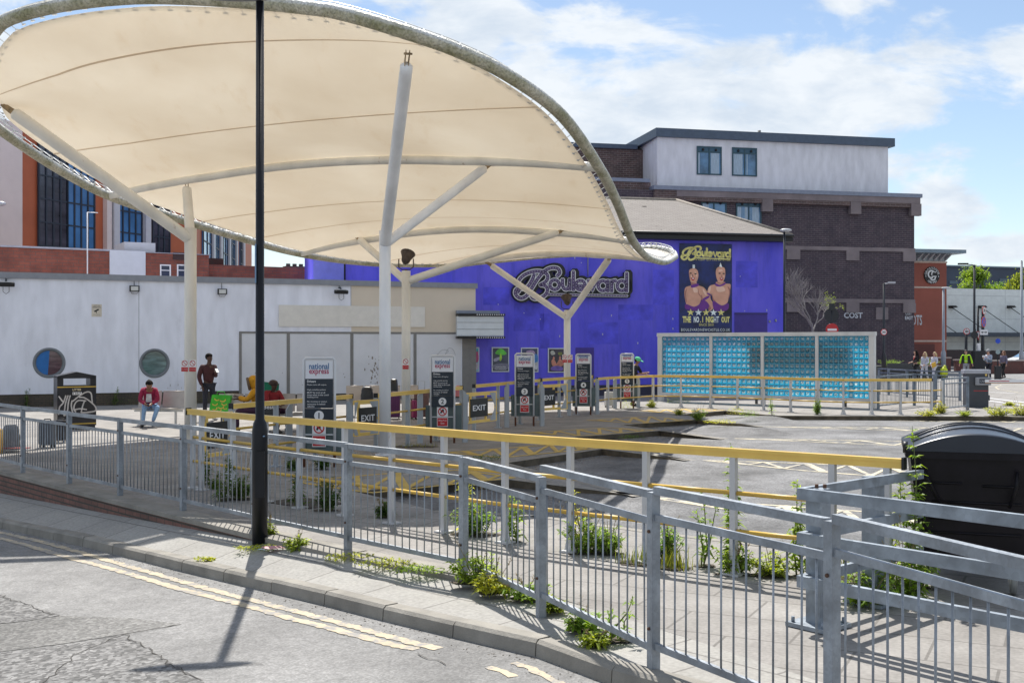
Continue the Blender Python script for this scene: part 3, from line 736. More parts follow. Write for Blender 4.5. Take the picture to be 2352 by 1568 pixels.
column(cB, at(884, 530, 20.8).z, .108, [(at(938, 118, 17.3), .105), (at(1133, 371, 22.4), .09)], WSTEEL)
column(cC, at(932, 622, 26.2).z, .105, [(at(820, 545, 29.3), .09), (at(1305, 526, 26.6), .092)], CREAM)
column(cD, at(1303, 712, 35).z, .107, [(at(1113, 599, 34.0), .095), (at(1405, 586, 31.5), .1)], CREAM)
# floodlights on the two shorter columns
def spot(p, lab, rot):
    e = T('floodlight', lab, 'floodlight', p, rot, 'floodlights on the canopy columns'); RU = mat('rusted_lamp', (.07, .05, .04), .7, var=.4, scale=15)
    m_ = MB(); M = Matrix.Rotation(R(-35), 3, 'X'); m_.tube([M @ Vector((0, 0, z))+Vector((0, 0, .26)) for z in (-.12, -.05, .04, .17, .185)], [.05, .1, .115, .17, .18], 16); m_.build('lamp_body', RU, e)
    m_ = MB(); m_.tube([M @ Vector((0, 0, z))+Vector((0, 0, .26)) for z in (.186, .19)], [.155, .15], 16); m_.build('lens', mat('dusty_lens', (.35, .28, .2), .3), e)
    m_ = MB(); m_.tube([(-.19, 0, .27), (-.19, 0, .08), (-.1, 0, .02), (.1, 0, .02), (.19, 0, .08), (.19, 0, .27)], .014, 6); m_.cyl((0, 0, -.02), (0, 0, .02), .03); m_.build('bracket', RU, e)
spot(Vector((cC.x, cC.y, at(932, 622, 26.2).z+.01)), 'rusty floodlight on the cream column behind the thick white column', R(-20))
spot(Vector((cD.x, cD.y, at(1303, 712, 35).z+.01)), 'rusty floodlight on the farthest column below the Boulevard lettering', R(10))
# black street lamp column in front
lampb = rd(597, 1252, .2); lampb.z = -.06
lp = T('street_lamp', 'tall black street lamp column standing in the pavement in front of the canopy', 'street lamp', lampb)
m_ = MB(); m_.tube([(0, 0, -.3), (0, 0, 1.22), (0, 0, 1.30), (0, 0, 1.34), (0, 0, 5.86)], [.083, .083, .07, .048, .042], 24); m_.box((.02, -.082, .75), (.10, .02, .5), m=0); m_.build('column', BLACKP, lp)
m_ = MB(); m_.box((.06, -.075, 1.16), (.012, .05, .012)); m_.box((-.036, -.03, 3.02), (.014, .05, .42)); m_.build('label_strip', mat('faded_blue_label', (.16, .26, .40), .5), lp)
m_ = MB(); m_.tube([(0, 0, 6.18), (0, 0, 6.32), (-.5, -.12, 6.36)], .035, 8); m_.build('bracket_arm', BLACKP, lp)
m_ = MB(); m_.ell((-.20, -.03, 5.91), (.46, .10, .055), 20, 8); m_.build('lantern', mat('grey_lantern', (.2, .2, .21), .4), lp)
for ch in list(lp.children):
    if ch.name.startswith('bracket_arm'): bpy.data.objects.remove(ch)
# ------------------------------------------------------------------ buildings
class Fr:        # a vertical plane: local x runs along it, local -y looks at the street, z is up
    def __init__(s, a, b, z0=0):
        s.a = Vector((a[0], a[1], z0)); s.b = Vector((b[0], b[1], z0)); s.d = (s.b-s.a).normalized(); s.n = Vector((s.d.y, -s.d.x, 0))
        s.rot = math.atan2(s.d.y, s.d.x); s.len = (s.b-s.a).length
    def p(s, u, v, y=0.0):    # where the sight line of a picture point meets the plane, in local coordinates
        r = ray(u, v); o = Vector((0, 0, CH)); base = s.a + s.n*(-y)
        t = (base-o).dot(s.n)/r.dot(s.n); q = o+r*t-s.a
        return Vector((q.dot(s.d), y, q.z))
    def x(s, u): return s.p(u, HV).x
    def z(s, u, v): return s.p(u, v).z
    def root(s, name, label, cat, group=None): return T(name, label, cat, s.a, s.rot, group)
    def world(s, q): q = Vector(q); return s.a + s.d*q.x - s.n*q.y + Vector((0, 0, q.z))
def cube_part(e, name, m, *boxes):
    mb = MB()
    for a, b in boxes: mb.b2(a, b)
    return mb.build(name, m, e)
# --- white station building
WF = Fr((-27.0, 31.55), (-1.42, 43.1)); WX = WF.len
WW = rusty('white_render', (.82, .83, .91), (.42, .41, .46), (.60, .95), 1.1, .7, stretch=(1, 1, .3))
sb = WF.root('station_building', 'long low white rendered station building with two round windows', 'building')
H = 4.42
def wall_with_holes():
    mb = MB(); mb.b2((0, 0, .42), (WX, 9, H)); return mb
cx = [(WF.x(113), WF.z(113, 833)), (WF.x(355), WF.z(355, 834))]
wm = MB(); xr = WF.x(550)
# front face with round openings cut as ring fans
def holed(mb, x0, x1, z0, z1, c, r, n=32):
    ring = [Vector((c[0]+r*math.cos(2*math.pi*k/n), 0, c[1]+r*math.sin(2*math.pi*k/n))) for k in range(n)]
    outer = []
    for k in range(n):
        a = 2*math.pi*k/n; dx, dz = math.cos(a), math.sin(a); t = 1e9
        if dx > 1e-6: t = min(t, (x1-c[0])/dx)
        if dx < -1e-6: t = min(t, (x0-c[0])/dx)
        if dz > 1e-6: t = min(t, (z1-c[1])/dz)
        if dz < -1e-6: t = min(t, (z0-c[1])/dz)
        outer.append(Vector((c[0]+dx*t, 0, c[1]+dz*t)))
    for k in range(n):
        j = (k+1) % n; mb.add([ring[k], ring[j], outer[j], outer[k]], [(3, 2, 1, 0)]); mb.add([ring[k], ring[j], ring[j]+Vector((0, .14, 0)), ring[k]+Vector((0, .14, 0))], [(3, 2, 1, 0)])
    for (X, Z) in ((x0, z0), (x1, z0), (x1, z1), (x0, z1)):      # corners
        cs = Vector((X, 0, Z)); best = sorted(range(n), key=lambda k: (outer[k]-cs).length)[:2]
        a, b = outer[best[0]], outer[best[1]]; mb.add([cs, a, b], [(0, 1, 2)])
RW = .50
holed(wm, cx[0][0]-1, cx[0][0]+1, .8, 3.0, cx[0], RW); holed(wm, cx[1][0]-1, cx[1][0]+1, .8, 3.0, cx[1], RW)
def q(x0, x1, z0, z1, y=0): wm.poly([(x0, y, z0), (x1, y, z0), (x1, y, z1), (x0, y, z1)])
q(0, cx[0][0]-1, .42, H-.2); q(cx[0][0]+1, cx[1][0]-1, .42, H-.2); q(cx[1][0]+1, WX, .42, H-.2)
for c in cx: q(c[0]-1, c[0]+1, .42, .8); q(c[0]-1, c[0]+1, 3.0, H-.2)
wm.poly([(WX, 0, 0), (WX, 9, 0), (WX, 9, H-.2), (WX, 0, H-.2)]); wm.poly([(0, 9, 0), (0, 0, 0), (0, 0, H-.2), (0, 9, H-.2)]); wm.poly([(WX, 9, 0), (0, 9, 0), (0, 9, H-.2), (WX, 9, H-.2)]); wm.poly([(0, .3, H-.02), (WX, .3, H-.02), (WX, 9, H-.02), (0, 9, H-.02)])
wm.build('wall', WW, sb)
cube_part(sb, 'plinth', brick_mat('plinth_brick', (.14, .10, .07), (.11, .08, .06), (.07, .065, .05), .225, .075, .012, True, .9, .7), ((0, .03, 0), (WX, .2, .42)))
cube_part(sb, 'parapet_trim', mat('grey_trim', (.24, .25, .28), .4, var=.1), ((-.05, -.09, H-.2), (WX+.06, .3, H)))
cube_part(sb, 'joints', mat('joint_dark', (.28, .28, .30), .7), ((WF.x(319)-.008, -.004, .45), (WF.x(319)+.008, .01, H-.2)), ((WF.x(806)-.01, -.004, 2.95), (WF.x(806)+.01, .01, H-.2)))
FRM = mat('window_frame_grey', (.17, .185, .20), .45, var=.1)
for i, c in enumerate(cx):
    m_ = MB(); P = [(c[0]+RW*.93*math.cos(2*math.pi*k/40), .02, c[1]+RW*.93*math.sin(2*math.pi*k/40)) for k in range(40)]; m_.tube(P, .05, 8, closed=True)
    P = [(c[0]+RW*.84*math.cos(2*math.pi*k/40), .05, c[1]+RW*.84*math.sin(2*math.pi*k/40)) for k in range(40)]; m_.tube(P, .022, 6, closed=True)
    f = m_.build('round_window', FRM, sb)
    g_ = MB(); g_.poly([(c[0]+RW*.84*math.cos(2*math.pi*k/32), .06, c[1]+RW*.84*math.sin(2*math.pi*k/32)) for k in range(32)])
    g_.build('pane', mat('green_window_glass' if i else 'dark_window_glass', (.14, .21, .21) if i else (.12, .07, .08), .06, var=.5, scale=2.2, spec=.8, aniso=(1, 1, 5)), f)
    if i == 0:
        b_ = MB(); b_.poly([(c[0]+RW*.80*math.cos(a), .052, c[1]+RW*.80*math.sin(a)) for a in [R(88+k*8) for k in range(23)]]); b_.build('blue_film', mat('blue_film', (.0, .13, .42), .3), f)
# door and glazing frames (boarded shopfront) on the right
DF = mat('shopfront_frame', (.20, .19, .18), .5, var=.1); zt = WF.z(810, 762); x0, x1 = WF.x(551), WX-.55
bx = [((x0-.03, -.03, .2), (x0+.06, .05, zt)), ((x0+.06, -.03, zt-.07), (WX, .05, zt))]
for u in (662, 808, 953): xx = WF.x(u); bx.append(((xx-.055, -.03, .2), (xx+.055, .05, zt-.07)))
cube_part(sb, 'shopfront_frame', DF, *bx)
cube_part(sb, 'corner_cladding', DF, ((x1, -.035, 0), (WX+.02, .3, zt-.072)))
pn = [WF.x(u) for u in (551, 662, 808, 953)]+[x1]
for a, b in zip(pn, pn[1:]): cube_part(sb, 'shopfront_panel', mat('shopfront_board', (.66, .66, .69), .5, var=.07, scale=1), ((a+.06, -.012, .25), (b-.06, .02, zt-.072)))
cube_part(sb, 'fascia_sign', mat('blank_fascia', (.72, .68, .62), .5, var=.06), ((WF.x(640), -.06, WF.z(640, 749)), (WF.x(975), -.002, WF.z(640, 700))))
cube_part(sb, 'beige_paint_and_light', mat('beige_paint_and_light', (.66, .57, .46), .6, var=.05, scale=.6), ((WF.x(807), -.006, zt+.002), (WX+.004, .002, H-.2)))  # beige is part paint, part warm canopy light put into the colour
sg = MB(); c_ = WF.p(1022, 812, -.016)
for pl in ([(1005, 815), (1012, 806), (1020, 803), (1030, 806), (1024, 812)], [(1021, 818), (1030, 800), (1040, 802), (1046, 815)], [(1004, 812), (1009, 818), (1016, 814)]):
    sg.ribbon(catmull([WF.p(u, v, -.016) for u, v in pl], 5), .012, (0, -1, 0), 0)
sg.build('graffiti_scribble', mat('scribble', (.25, .25, .27), .7), sb)
dm = MB(); random.seed(3)
for k in range(46):
    u, v = random.gauss(860, 10), random.uniform(818, 905); s_ = random.uniform(.01, .05); p = WF.p(u, v, -.0165); P = [p+Vector((s_*math.cos(t)*random.uniform(.4, 1), 0, 1.8*s_*math.sin(t)*random.uniform(.5, 1))) for t in (0, 1, 2, 3, 4, 5)]; dm.poly(P)
for k in range(20):
    u, v = random.uniform(560, 800), random.uniform(850, 930); s_ = random.uniform(.006, .02); p = WF.p(u, v, -.0165); dm.poly([p+Vector((s_*math.cos(t), 0, 1.6*s_*math.sin(t))) for t in (0, 1.2, 2.4, 3.6, 4.8)])
for k in range(16):
    u, v = random.uniform(380, 440), random.uniform(880, 930); s_ = random.uniform(.01, .03); p = WF.p(u, v, -.004); dm.poly([p+Vector((s_*.4*math.cos(t), 0, 2.2*s_*math.sin(t))) for t in (0, 1.2, 2.4, 3.6, 4.8)])
dm.build('peeled_paint', mat('peeled', (.27, .23, .20), .8), sb)
# wall mounted things
def walllamp(u, v, lab, big):
    p = WF.world(WF.p(u, v, 0)); e = T('wall_floodlight', lab, 'floodlight', p, WF.rot, 'floodlights on the white station wall')
    if big:
        m_ = MB(); m_.rounded((0, -.28, 0), (.52, .16, .13), .05, M=Matrix.Rotation(R(12), 3, 'X')); m_.build('lamp_housing', BLK, e)
        m_ = MB(); m_.rounded((0, -.29, .075), (.36, .10, .03), .02); m_.build('top_plate', STEEL, e)
        m_ = MB(); m_.tube([(0, -.005, .16), (0, -.15, .17), (0, -.25, .08)], .03, 8); m_.tube([(0, 0, .42), (.02, -.03, .3), (-.02, -.05, .2)], .009, 5); m_.tube([(-.09, -.3, -.06), (-.09, -.3, -.24), (0, -.3, -.31), (.09, -.3, -.24), (.09, -.3, -.06)], .009, 5); m_.build('bracket', DKG, e)
    else:
        m_ = MB(); m_.rounded((0, -.14, 0), (.33, .08, .20), .02); m_.build('lamp_housing', BLK, e)
        m_ = MB(); m_.b2((-.12, -.186, -.07), (.12, -.182, .07)); m_.build('led_window', mat('led_lens', (.6, .6, .58), .3), e)
        m_ = MB(); m_.b2((-.02, -.10, -.02), (.02, 0, .02)); m_.tube([(0, -.01, .45), (0, -.02, .11)], .008, 5); m_.tube([(-.13, -.12, -.1), (-.08, -.12, -.17), (.08, -.12, -.17), (.13, -.12, -.1)], .008, 5); m_.build('bracket', DKG, e)
walllamp(14, 654, 'wide floodlight at the far left end of the white station wall', True)
walllamp(308, 663, 'small square floodlight high between the two round windows', False)
walllamp(509, 670, 'small square floodlight right of the tall cream column', False)
walllamp(779, 671, 'wide floodlight above the blank fascia panel', True)
e = T('loudspeaker', 'small round loudspeaker on the beige end of the station wall', 'loudspeaker', WF.world(WF.p(1060, 743, 0)), WF.rot)
m_ = MB(); m_.tube([(0, 0, 0), (0, -.10, 0), (-.0, -.13, 0)], [.05, .06, .10], 14); m_.build('speaker_horn', DKG, e); m_ = MB(); m_.cyl((0, -.132, 0), (0, -.136, 0), .06); m_.build('speaker_cone', mat('speaker_dark', (.04, .03, .025), .8), e)
e = T('camera_notice', 'small cream camera surveillance notice on the white wall', 'notice', WF.world(WF.p(222, 713, 0)), WF.rot)
m_ = MB(); m_.b2((-.16, -.012, -.21), (.16, 0, .21)); m_.build('notice_board', mat('notice_cream', (.62, .55, .45), .5), e)
m_ = MB(); put_text(m_, 'CCTV IN', (0, -.014, .165), .04, .2); put_text(m_, 'OPERATION', (0, -.014, .11), .045, .26, bold=.01); m_.prism([(-.09, -.0135, -.02), (.05, -.0135, .06), (.08, -.0135, .02), (-.06, -.0135, -.06)], (0, -.002, 0)); m_.b2((-.02, -.0145, -.09), (.0, -.0135, -.03))
for z in (-.12, -.14, -.16): put_text(m_, 'images are being recorded', (0, -.014, z), .012, .22)
m_.build('print', BLK, e)

# --- purple theatre
PF = Fr((-7.6, 42.35), (11.35, 46.35)); PH = 6.35
def purple_mat():
    m, N, L, b = nodes('purple_render'); b.inputs['Roughness'].default_value = .55
    vec = ocoord(N, L, (1, 1, .4)); n = tex(N, L, 'Noise', .5, vec, Detail=7.0, Roughness=.62)
    c = ramp(N, L, n.outputs[0], .3, (.060, .058, .66), .7, (.18, .145, .82))
    n2 = tex(N, L, 'Noise', 1.6, ocoord(N, L), Detail=9.0, Roughness=.7); f = ramp(N, L, n2.outputs[0], .62, 0.0, .82, .7); c = mixc(N, L, c, (.26, .22, .66), f)
    n3 = tex(N, L, 'Noise', 1.2, ocoord(N, L, (2.5, 2.5, .35)), Detail=8.0, Roughness=.7); f3 = ramp(N, L, n3.outputs[0], .5, 0.0, .75, .55); c = mixc(N, L, c, (.04, .045, .30), f3)
    L.new(c, b.inputs['Base Color']); return m
PUR = purple_mat()
th = PF.root('purple_theatre', 'purple painted theatre building with a hipped grey tiled roof', 'building')
zE = PF.z(1650, 553); m_ = MB(); m_.b2((0, 0, 0), (PF.len, 13, zE)); m_.build('wall', PUR, th)
cube_part(th, 'parapet_panel', mat('lighter_purple', (.17, .18, .62), .5), ((.02, -.25, 4.3), (PF.x(789), 0, zE-.02)))
cube_part(th, 'plinth', mat('purple_plinth', (.03, .028, .06), .6), ((8.0, -.16, 0), (PF.len, -.002, .42)))
x0 = PF.x(1300)
RT = brick_mat('roof_tiles', (.21, .19, .175), (.17, .15, .14), (.09, .08, .07), .33, .16, .012, False, .85, .35, .5, 0, stc=(.14, .12, .11))
rf = MB(); L_, D_ = PF.len+.12, 13.3; ox = x0; zr = zE+.25
e0 = Vector((ox, -.45, zr)); e1 = Vector((L_, -.45, zr)); rdg_x = PF.p(1553, 460, 6.4).x; rz_ = PF.p(1553, 460, 6.4).z
r0 = Vector((ox, 6.4, rz_)); r1 = Vector((rdg_x, 6.4, rz_)); e2 = Vector((L_, D_, zr)); e3 = Vector((ox, D_, zr))
rf.poly([e0, e1, r1, r0]); rf.poly([e1, e2, r1]); rf.poly([e2, e3, r0, r1]); rf.poly([e3, e0, r0])
rfo = rf.build('roof', RT, th)
hp = MB(); hp.tube([e1, r1], .09, 6); hp.tube([r1, r0], .09, 6); hp.build('ridge_tiles', mat('ridge_tile', (.26, .23, .20), .8, var=.3, scale=6), rfo)
random.seed(5); sp_ = MB()
for k in range(46):
    a, b = random.random(), random.random(); p = e0.lerp(e1, a); q_ = r0.lerp(r1, a); p = p.lerp(q_, b); n_ = (e1-e0).cross(r0-e0).normalized()*.02
    s_ = random.uniform(.03, .08) if k else .2; t_ = (r0-e0).normalized(); xd = Vector((1, 0, 0)); p = p+n_
    sp_.poly([p, p+xd*s_, p+xd*s_+t_*s_*.7, p+t_*s_*.6])
sp_.build('moss_clumps', mat('moss_dark', (.05, .04, .03), .9), rfo)
cube_part(th, 'eaves_board', BLK, ((ox, -.5, zE-.02), (L_+.05, -.004, zr-.02)), ((L_-.36, -.003, zE), (L_+.04, 13.2, zr-.02)))
m_ = MB(); m_.tube([(ox, -.56, zr-.02), (L_+.05, -.56, zr-.04)], .06, 8); m_.build('gutter', BLK, th)
cube_part(th, 'recessed_door', mat('deep_purple', (.05, .03, .26), .55), ((PF.x(1322), -.02, 0), (PF.x(1364), -.002, PF.z(1343, 798))))
cube_part(th, 'recessed_door', mat('deep_purple', (.05, .03, .26), .55), ((PF.x(1687), -.02, 0), (PF.x(1762), -.002, PF.z(1725, 721))))
cube_part(th, 'door_lintel', mat('lintel_purple', (.04, .03, .16), .55), ((PF.x(1687), -.06, PF.z(1725, 721)), (PF.x(1762), -.001, PF.z(1725, 718))))
cube_part(th, 'junction_box', PUR, ((PF.x(1338), -.12, PF.z(1345, 666)), (PF.x(1367), -.001, PF.z(1345, 636))))
m_ = MB(); m_.tube([(PF.x(1350), -.03, PF.z(1350, 636)), (PF.x(1350), -.03, zE)], .02, 5); 
m_.build('cable', mat('vent_grey', (.3, .3, .34), .6), th)
for u, v in ((1768, 738), (1782, 736)): m_ = MB(); m_.ell(PF.p(u, v, -.03), (.05, .05, .06), 8, 6); m_.build('wall_vent', mat('vent_grey', (.3, .3, .34), .6), th)
m_ = MB(); m_.tube([(PF.x(791), -.06, 3.8), (PF.x(791), -.06, zE)], .05, 6); m_.build('downpipe', BLK, th)
random.seed(17); m_ = MB()
for (u0, u1, v0, v1) in ((1180, 1250, 690, 760), (1240, 1262, 720, 800), (1420, 1500, 700, 735), (1350, 1420, 740, 790), (1110, 1170, 660, 700), (1690, 1740, 600, 660), (1500, 1548, 620, 700)):
    a = PF.p(u0, v1, 0); b = PF.p(u1, v0, 0); m_.b2((a.x, -.0035, a.z), (b.x, 0, b.z))
m_.build('repainted_patches', mat('purple_patch', (.085, .078, .68), .6, var=.35, scale=1.3), th)
m_ = MB()
for k in range(26):
    u, v = random.uniform(1110, 1790), random.uniform(570, 840); m_.ell(PF.p(u, v, -.008), (.022, .012, random.choice((.022, .05))), 6, 4)
m_.build('fixings', mat('pale_fixing', (.55, .55, .62), .5), th)
# lettering strokes shared by the big sign and the banner (units: zoomed picture points)
def circ(cx_, cy, rx, ry, a0=0, a1=360, n=22): return [(cx_+rx*math.cos(R(a0+(a1-a0)*k/n)), cy+ry*math.sin(R(a0+(a1-a0)*k/n))) for k in range(n+1)]
def cr2(p, n=7): return [(q.x, q.y) for q in catmull([(a, b, 0) for a, b in p], n)]
STROKES = [cr2([(598, 425), (615, 405), (600, 388), (578, 400), (572, 440), (600, 480), (650, 495), (710, 460), (770, 370), (830, 275), (890, 200), (950, 155), (1015, 137), (1075, 150), (1095, 195), (1065, 235)]),
           cr2([(795, 215), (770, 280), (730, 345), (680, 385), (630, 375), (605, 330), (625, 270), (690, 215), (780, 182), (870, 180), (935, 205), (955, 250), (930, 300), (865, 340)]),
           cr2([(865, 340), (925, 350), (950, 395), (930, 450), (870, 490), (800, 500), (765, 478), (770, 455)]),
           circ(1035, 338, 55, 56), cr2([(1128, 272), (1130, 345), (1150, 385), (1180, 388), (1205, 355)])+[(1212, 272)], [(1212, 272), (1212, 398)], [(1255, 182), (1255, 402)],
           circ(1338, 342, 54, 56, 40, 360)+[(1392, 352), (1290, 352)], [(1430, 282), (1480, 408), (1532, 280)], circ(1602, 350, 55, 58), [(1662, 285), (1662, 418)],
           [(1706, 418), (1706, 288)], cr2([(1706, 330), (1722, 296), (1755, 290)]), circ(1825, 350, 54, 58), [(1882, 198), (1882, 420)], [(955, 450), (1890, 468)]]
def strokes(mb, f, w, m=0, thick=0, y=0, closed_first=False):
    for i, s_ in enumerate(STROKES):
        pts = [f(x, y_) for x, y_ in s_]; cl = i in (3, 9, 13)
        mb.ribbon(pts[:-1] if cl else pts, w*(.55 if i == 15 else 1), (0, -1, 0), thick, m, closed=cl)
sgn = PF.root('illuminated_wall_sign', 'large black and silver Boulevard lettering sign on the purple wall', 'sign')
fz = lambda yy: (lambda x, y_: PF.p(1071.9+x*.1953, 588+y_*.1953, yy))
m_ = MB(); strokes(m_, fz(-.02), .36, 0, .22); m_.build('backing', BLK, sgn)
m_ = MB(); strokes(m_, fz(-.246), .19, 0, 0); m_.build('outline', WHT, sgn)
m_ = MB(); strokes(m_, fz(-.252), .135, 0, 0); m_.build('letter_faces', mat('violet_face', (.10, .07, .16), .5, var=.5, scale=25), sgn)
m_ = MB()
for s_ in STROKES:
    P = [fz(-.256)(*p) for p in s_]; tot = sum((b-a).length for a, b in zip(P, P[1:]))
    for p in resample(P, max(2, int(tot/.11))): m_.ell(p, (.022, .012, .022), 6, 3)
o = m_.build('bulbs', mat('unlit_bulb', (.42, .36, .5), .25), sgn); o['kind'] = 'stuff'
# vertical banner
ban = PF.root('theatre_banner', 'tall dark printed banner with two smiling performers and gold lettering', 'banner')
bu0, bu1, bv0, bv1 = 1560, 1680.5, 560, 764
bx0, bx1 = PF.x(bu0), PF.x(bu1); bz1 = PF.z(1620, bv0); bz0 = PF.z(1620, bv1)
def bp(x, y, yy=-.03): return Vector((lerp(bx0, bx1, (x-25)/(918-25)), yy, lerp(bz1, bz0, (y-45)/(1540-45))))
m_ = MB(); nxx = 24; random.seed(11)
for j in range(40):
    for i in range(nxx):
        pass
NJ = 40
for j in range(NJ+1):
    for i in range(nxx+1): m_.v.append(Vector((lerp(bx0, bx1, i/nxx), -.028+.004*math.sin(i*1.3+j*.5), lerp(bz1, bz0, j/NJ))))
for j in range(NJ):
    for i in range(nxx): m_.f.append([j*(nxx+1)+i, (j+1)*(nxx+1)+i, (j+1)*(nxx+1)+i+1, j*(nxx+1)+i+1]); m_.m.append(0); m_.s.append(True)
bm, N_, L__, bb = nodes('banner_print'); vec = ocoord(N_, L__); nn = tex(N_, L__, 'Noise', 1.1, vec, Detail=7.0, Roughness=.6)
L__.new(ramp(N_, L__, nn.outputs[0], .38, (.004, .005, .014), .72, (.01, .03, .22)), bb.inputs['Base Color']); bb.inputs['Roughness'].default_value = .4
m_.build('sheet', bm, ban)
SK = mat('printed_skin', (.70, .36, .25), .5, var=.12, scale=3); SK2 = mat('printed_skin_dark', (.42, .17, .14), .5, var=.1)
PV = mat('printed_violet', (.15, .02, .26), .4); GOLD = mat('printed_gold', (.85, .70, .24), .4, var=.35, scale=8); SILV = mat('printed_silver', (.80, .86, .90), .4, var=.2, scale=8)
def shape(mb, pts, yy, n=6): 
    P = catmull([bp(x, y, yy) for x, y in pts], n, closed=True); fl = [(p.x, p.z) for p in P]
    tri = tessellate_polygon([[Vector((x, z, 0)) for x, z in fl]]); mb.add(P, tri)
fig = MB()
shape(fig, [(185, 520), (200, 480), (265, 462), (325, 490), (345, 570), (330, 650), (300, 700), (255, 712), (215, 690), (195, 620)], -.036)       # left head
shape(fig, [(225, 690), (310, 690), (320, 740), (420, 770), (480, 830), (530, 950), (608, 1090), (560, 1165), (520, 1170), (510, 1100), (440, 990), (400, 960), (360, 1060), (270, 1105), (160, 1100), (120, 980), (108, 860), (130, 780), (225, 745)], -.035)
shape(fig, [(640, 520), (660, 450), (720, 425), (790, 450), (803, 540), (790, 630), (745, 700), (690, 690), (655, 620)], -.036)
shape(fig, [(650, 680), (790, 680), (810, 710), (890, 720), (890, 800), (860, 960), (830, 1040), (740, 1080), (650, 1040), (590, 960), (560, 880), (550, 960), (600, 1060), (560, 1100), (500, 900), (500, 830), (540, 750), (640, 720)], -.034)
fig.build('printed_performers', SK, ban)
fd = MB()
shape(fd, [(400, 900), (430, 990), (480, 1040), (430, 1040), (385, 960)], -.037, 4); shape(fd, [(580, 880), (600, 960), (650, 1030), (620, 1030), (585, 980)], -.037, 4)
for pl in ([(195, 560), (205, 640), (225, 690), (210, 640), (205, 560)], [(250, 560), (262, 600), (250, 606), (244, 600)], [(740, 560), (752, 598), (742, 604), (735, 598)], [(225, 700), (300, 712), (310, 735), (225, 740)], [(655, 680), (730, 705), (785, 680), (785, 692), (730, 718), (655, 695)],
           [(345, 790), (352, 870), (392, 930), (380, 935), (340, 880)], [(150, 800), (135, 900), (150, 1040), (125, 980), (118, 860)], [(840, 760), (870, 850), (850, 980), (880, 900), (885, 800)], [(480, 1010), (560, 1120), (520, 1165), (515, 1100)]): shape(fd, pl, -.0372, 4)
fd.build('printed_shading', SK2, ban)
hl = MB()
for pl in ([(275, 500), (320, 560), (320, 620), (300, 560)], [(250, 780), (320, 800), (330, 860), (270, 860)], [(420, 800), (470, 860), (480, 920), (430, 860)], [(690, 480), (740, 470), (760, 500), (700, 505)], [(650, 770), (760, 760), (800, 830), (680, 850)], [(520, 780), (560, 760), (545, 850), (515, 870)], [(215, 580), (235, 590), (230, 612), (212, 606)], [(775, 580), (792, 590), (782, 610), (768, 602)]): shape(hl, pl, -.0376, 5)
hl.build('printed_highlights', mat('printed_highlight', (.86, .55, .42), .5, var=.1), ban)
pv = MB()
shape(pv, [(130, 1060), (270, 1105), (360, 1060), (420, 980), (520, 1060), (500, 1140), (380, 1170), (140, 1150)], -.038, 4); shape(pv, [(600, 1000), (740, 1080), (850, 1040), (860, 1120), (800, 1170), (640, 1170), (590, 1090)], -.038, 4)
shape(pv, [(220, 745), (335, 715), (345, 755), (235, 788)], -.0385, 3); shape(pv, [(635, 705), (715, 735), (800, 690), (805, 720), (715, 762), (635, 745)], -.0385, 3)
shape(pv, [(425, 965), (520, 915), (530, 945), (445, 995)], -.0385, 3); shape(pv, [(492, 865), (542, 885), (545, 915), (500, 895)], -.0385, 3)
pv.build('printed_costume', PV, ban)
fc = MB()
for (x, y) in ((213, 545), (295, 553), (705, 540), (775, 543)): shape(fc, [(x-22, y), (x, y-12), (x+22, y), (x, y+10)], -.039, 3)
for (x, y) in ((240, 590),): fc.ribbon([bp(x, 560, -.039), bp(x+2, 590, -.039)], .015)
fc.build('printed_eyes', BLK, ban)
fm = MB(); shape(fm, [(218, 620), (255, 612), (288, 620), (268, 660), (240, 662)], -.039, 4); shape(fm, [(705, 612), (740, 610), (768, 612), (755, 652), (725, 655)], -.039, 4); fm.build('printed_lips', RED, ban)
fw = MB(); shape(fw, [(232, 626), (255, 622), (280, 628), (255, 640)], -.0395, 3); shape(fw, [(718, 620), (742, 618), (758, 622), (742, 634)], -.0395, 3)
fw.poly([bp(245, 400, -.0395), bp(245, 460, -.0395), bp(285, 460, -.0395), bp(283, 400, -.0395)]); fw.poly([bp(722, 355, -.0395), bp(698, 425, -.0395), bp(752, 440, -.0395)])
fw.build('printed_headdress', SILV, ban)
def fb(x, y): return bp(60+(x-572)*(888-60)/(1890-572), 92+(y-137)*(318-92)/(500-137), -.036)
lt = MB(); strokes(lt, fb, .085)
lt2 = MB()
def star(mb, x, y, r):
    P = [bp(x+(r if k % 2 == 0 else r*.4)*math.sin(math.pi*k/5), y-(r if k % 2 == 0 else r*.4)*math.cos(math.pi*k/5)*.98, -.040) for k in range(10)]
    c = bp(x, y, -.040)
    for k in range(10): mb.add([c, P[k], P[(k+1) % 10]], [(0, 1, 2)])
for k, x in enumerate((213, 344, 473, 601, 729)): star(lt if k % 2 == 0 else lt2, x, 1200, 66)
mx_ = (bx1-bx0)/893
put_text(lt, 'THE', bp(147, 1318, -.04), .26, 145*mx_, bold=.05); put_text(lt2, 'NO', bp(310, 1318, -.04), .26, 92*mx_, bold=.05); put_text(lt, '.1', bp(398, 1318, -.04), .26, 52*mx_, bold=.02); put_text(lt, 'NIG', bp(535, 1318, -.04), .26, 130*mx_, bold=.05); put_text(lt2, 'HT', bp(650, 1318, -.04), .26, 90*mx_, bold=.02); put_text(lt, 'OUT', bp(805, 1318, -.04), .26, 140*mx_, bold=.05)
put_text(lt, 'SINCE 2010', bp(478, 1406, -.04), .10, 250*mx_); put_text(lt2, 'BOULEVARDNEWCASTLE.CO.UK', bp(470, 1490, -.04), .11, 830*mx_, space=1.15); put_text(lt, 'A NIGHT OUT LIKE NO OTHER', bp(590, 318, -.04), .055, 590*mx_, space=1.2)
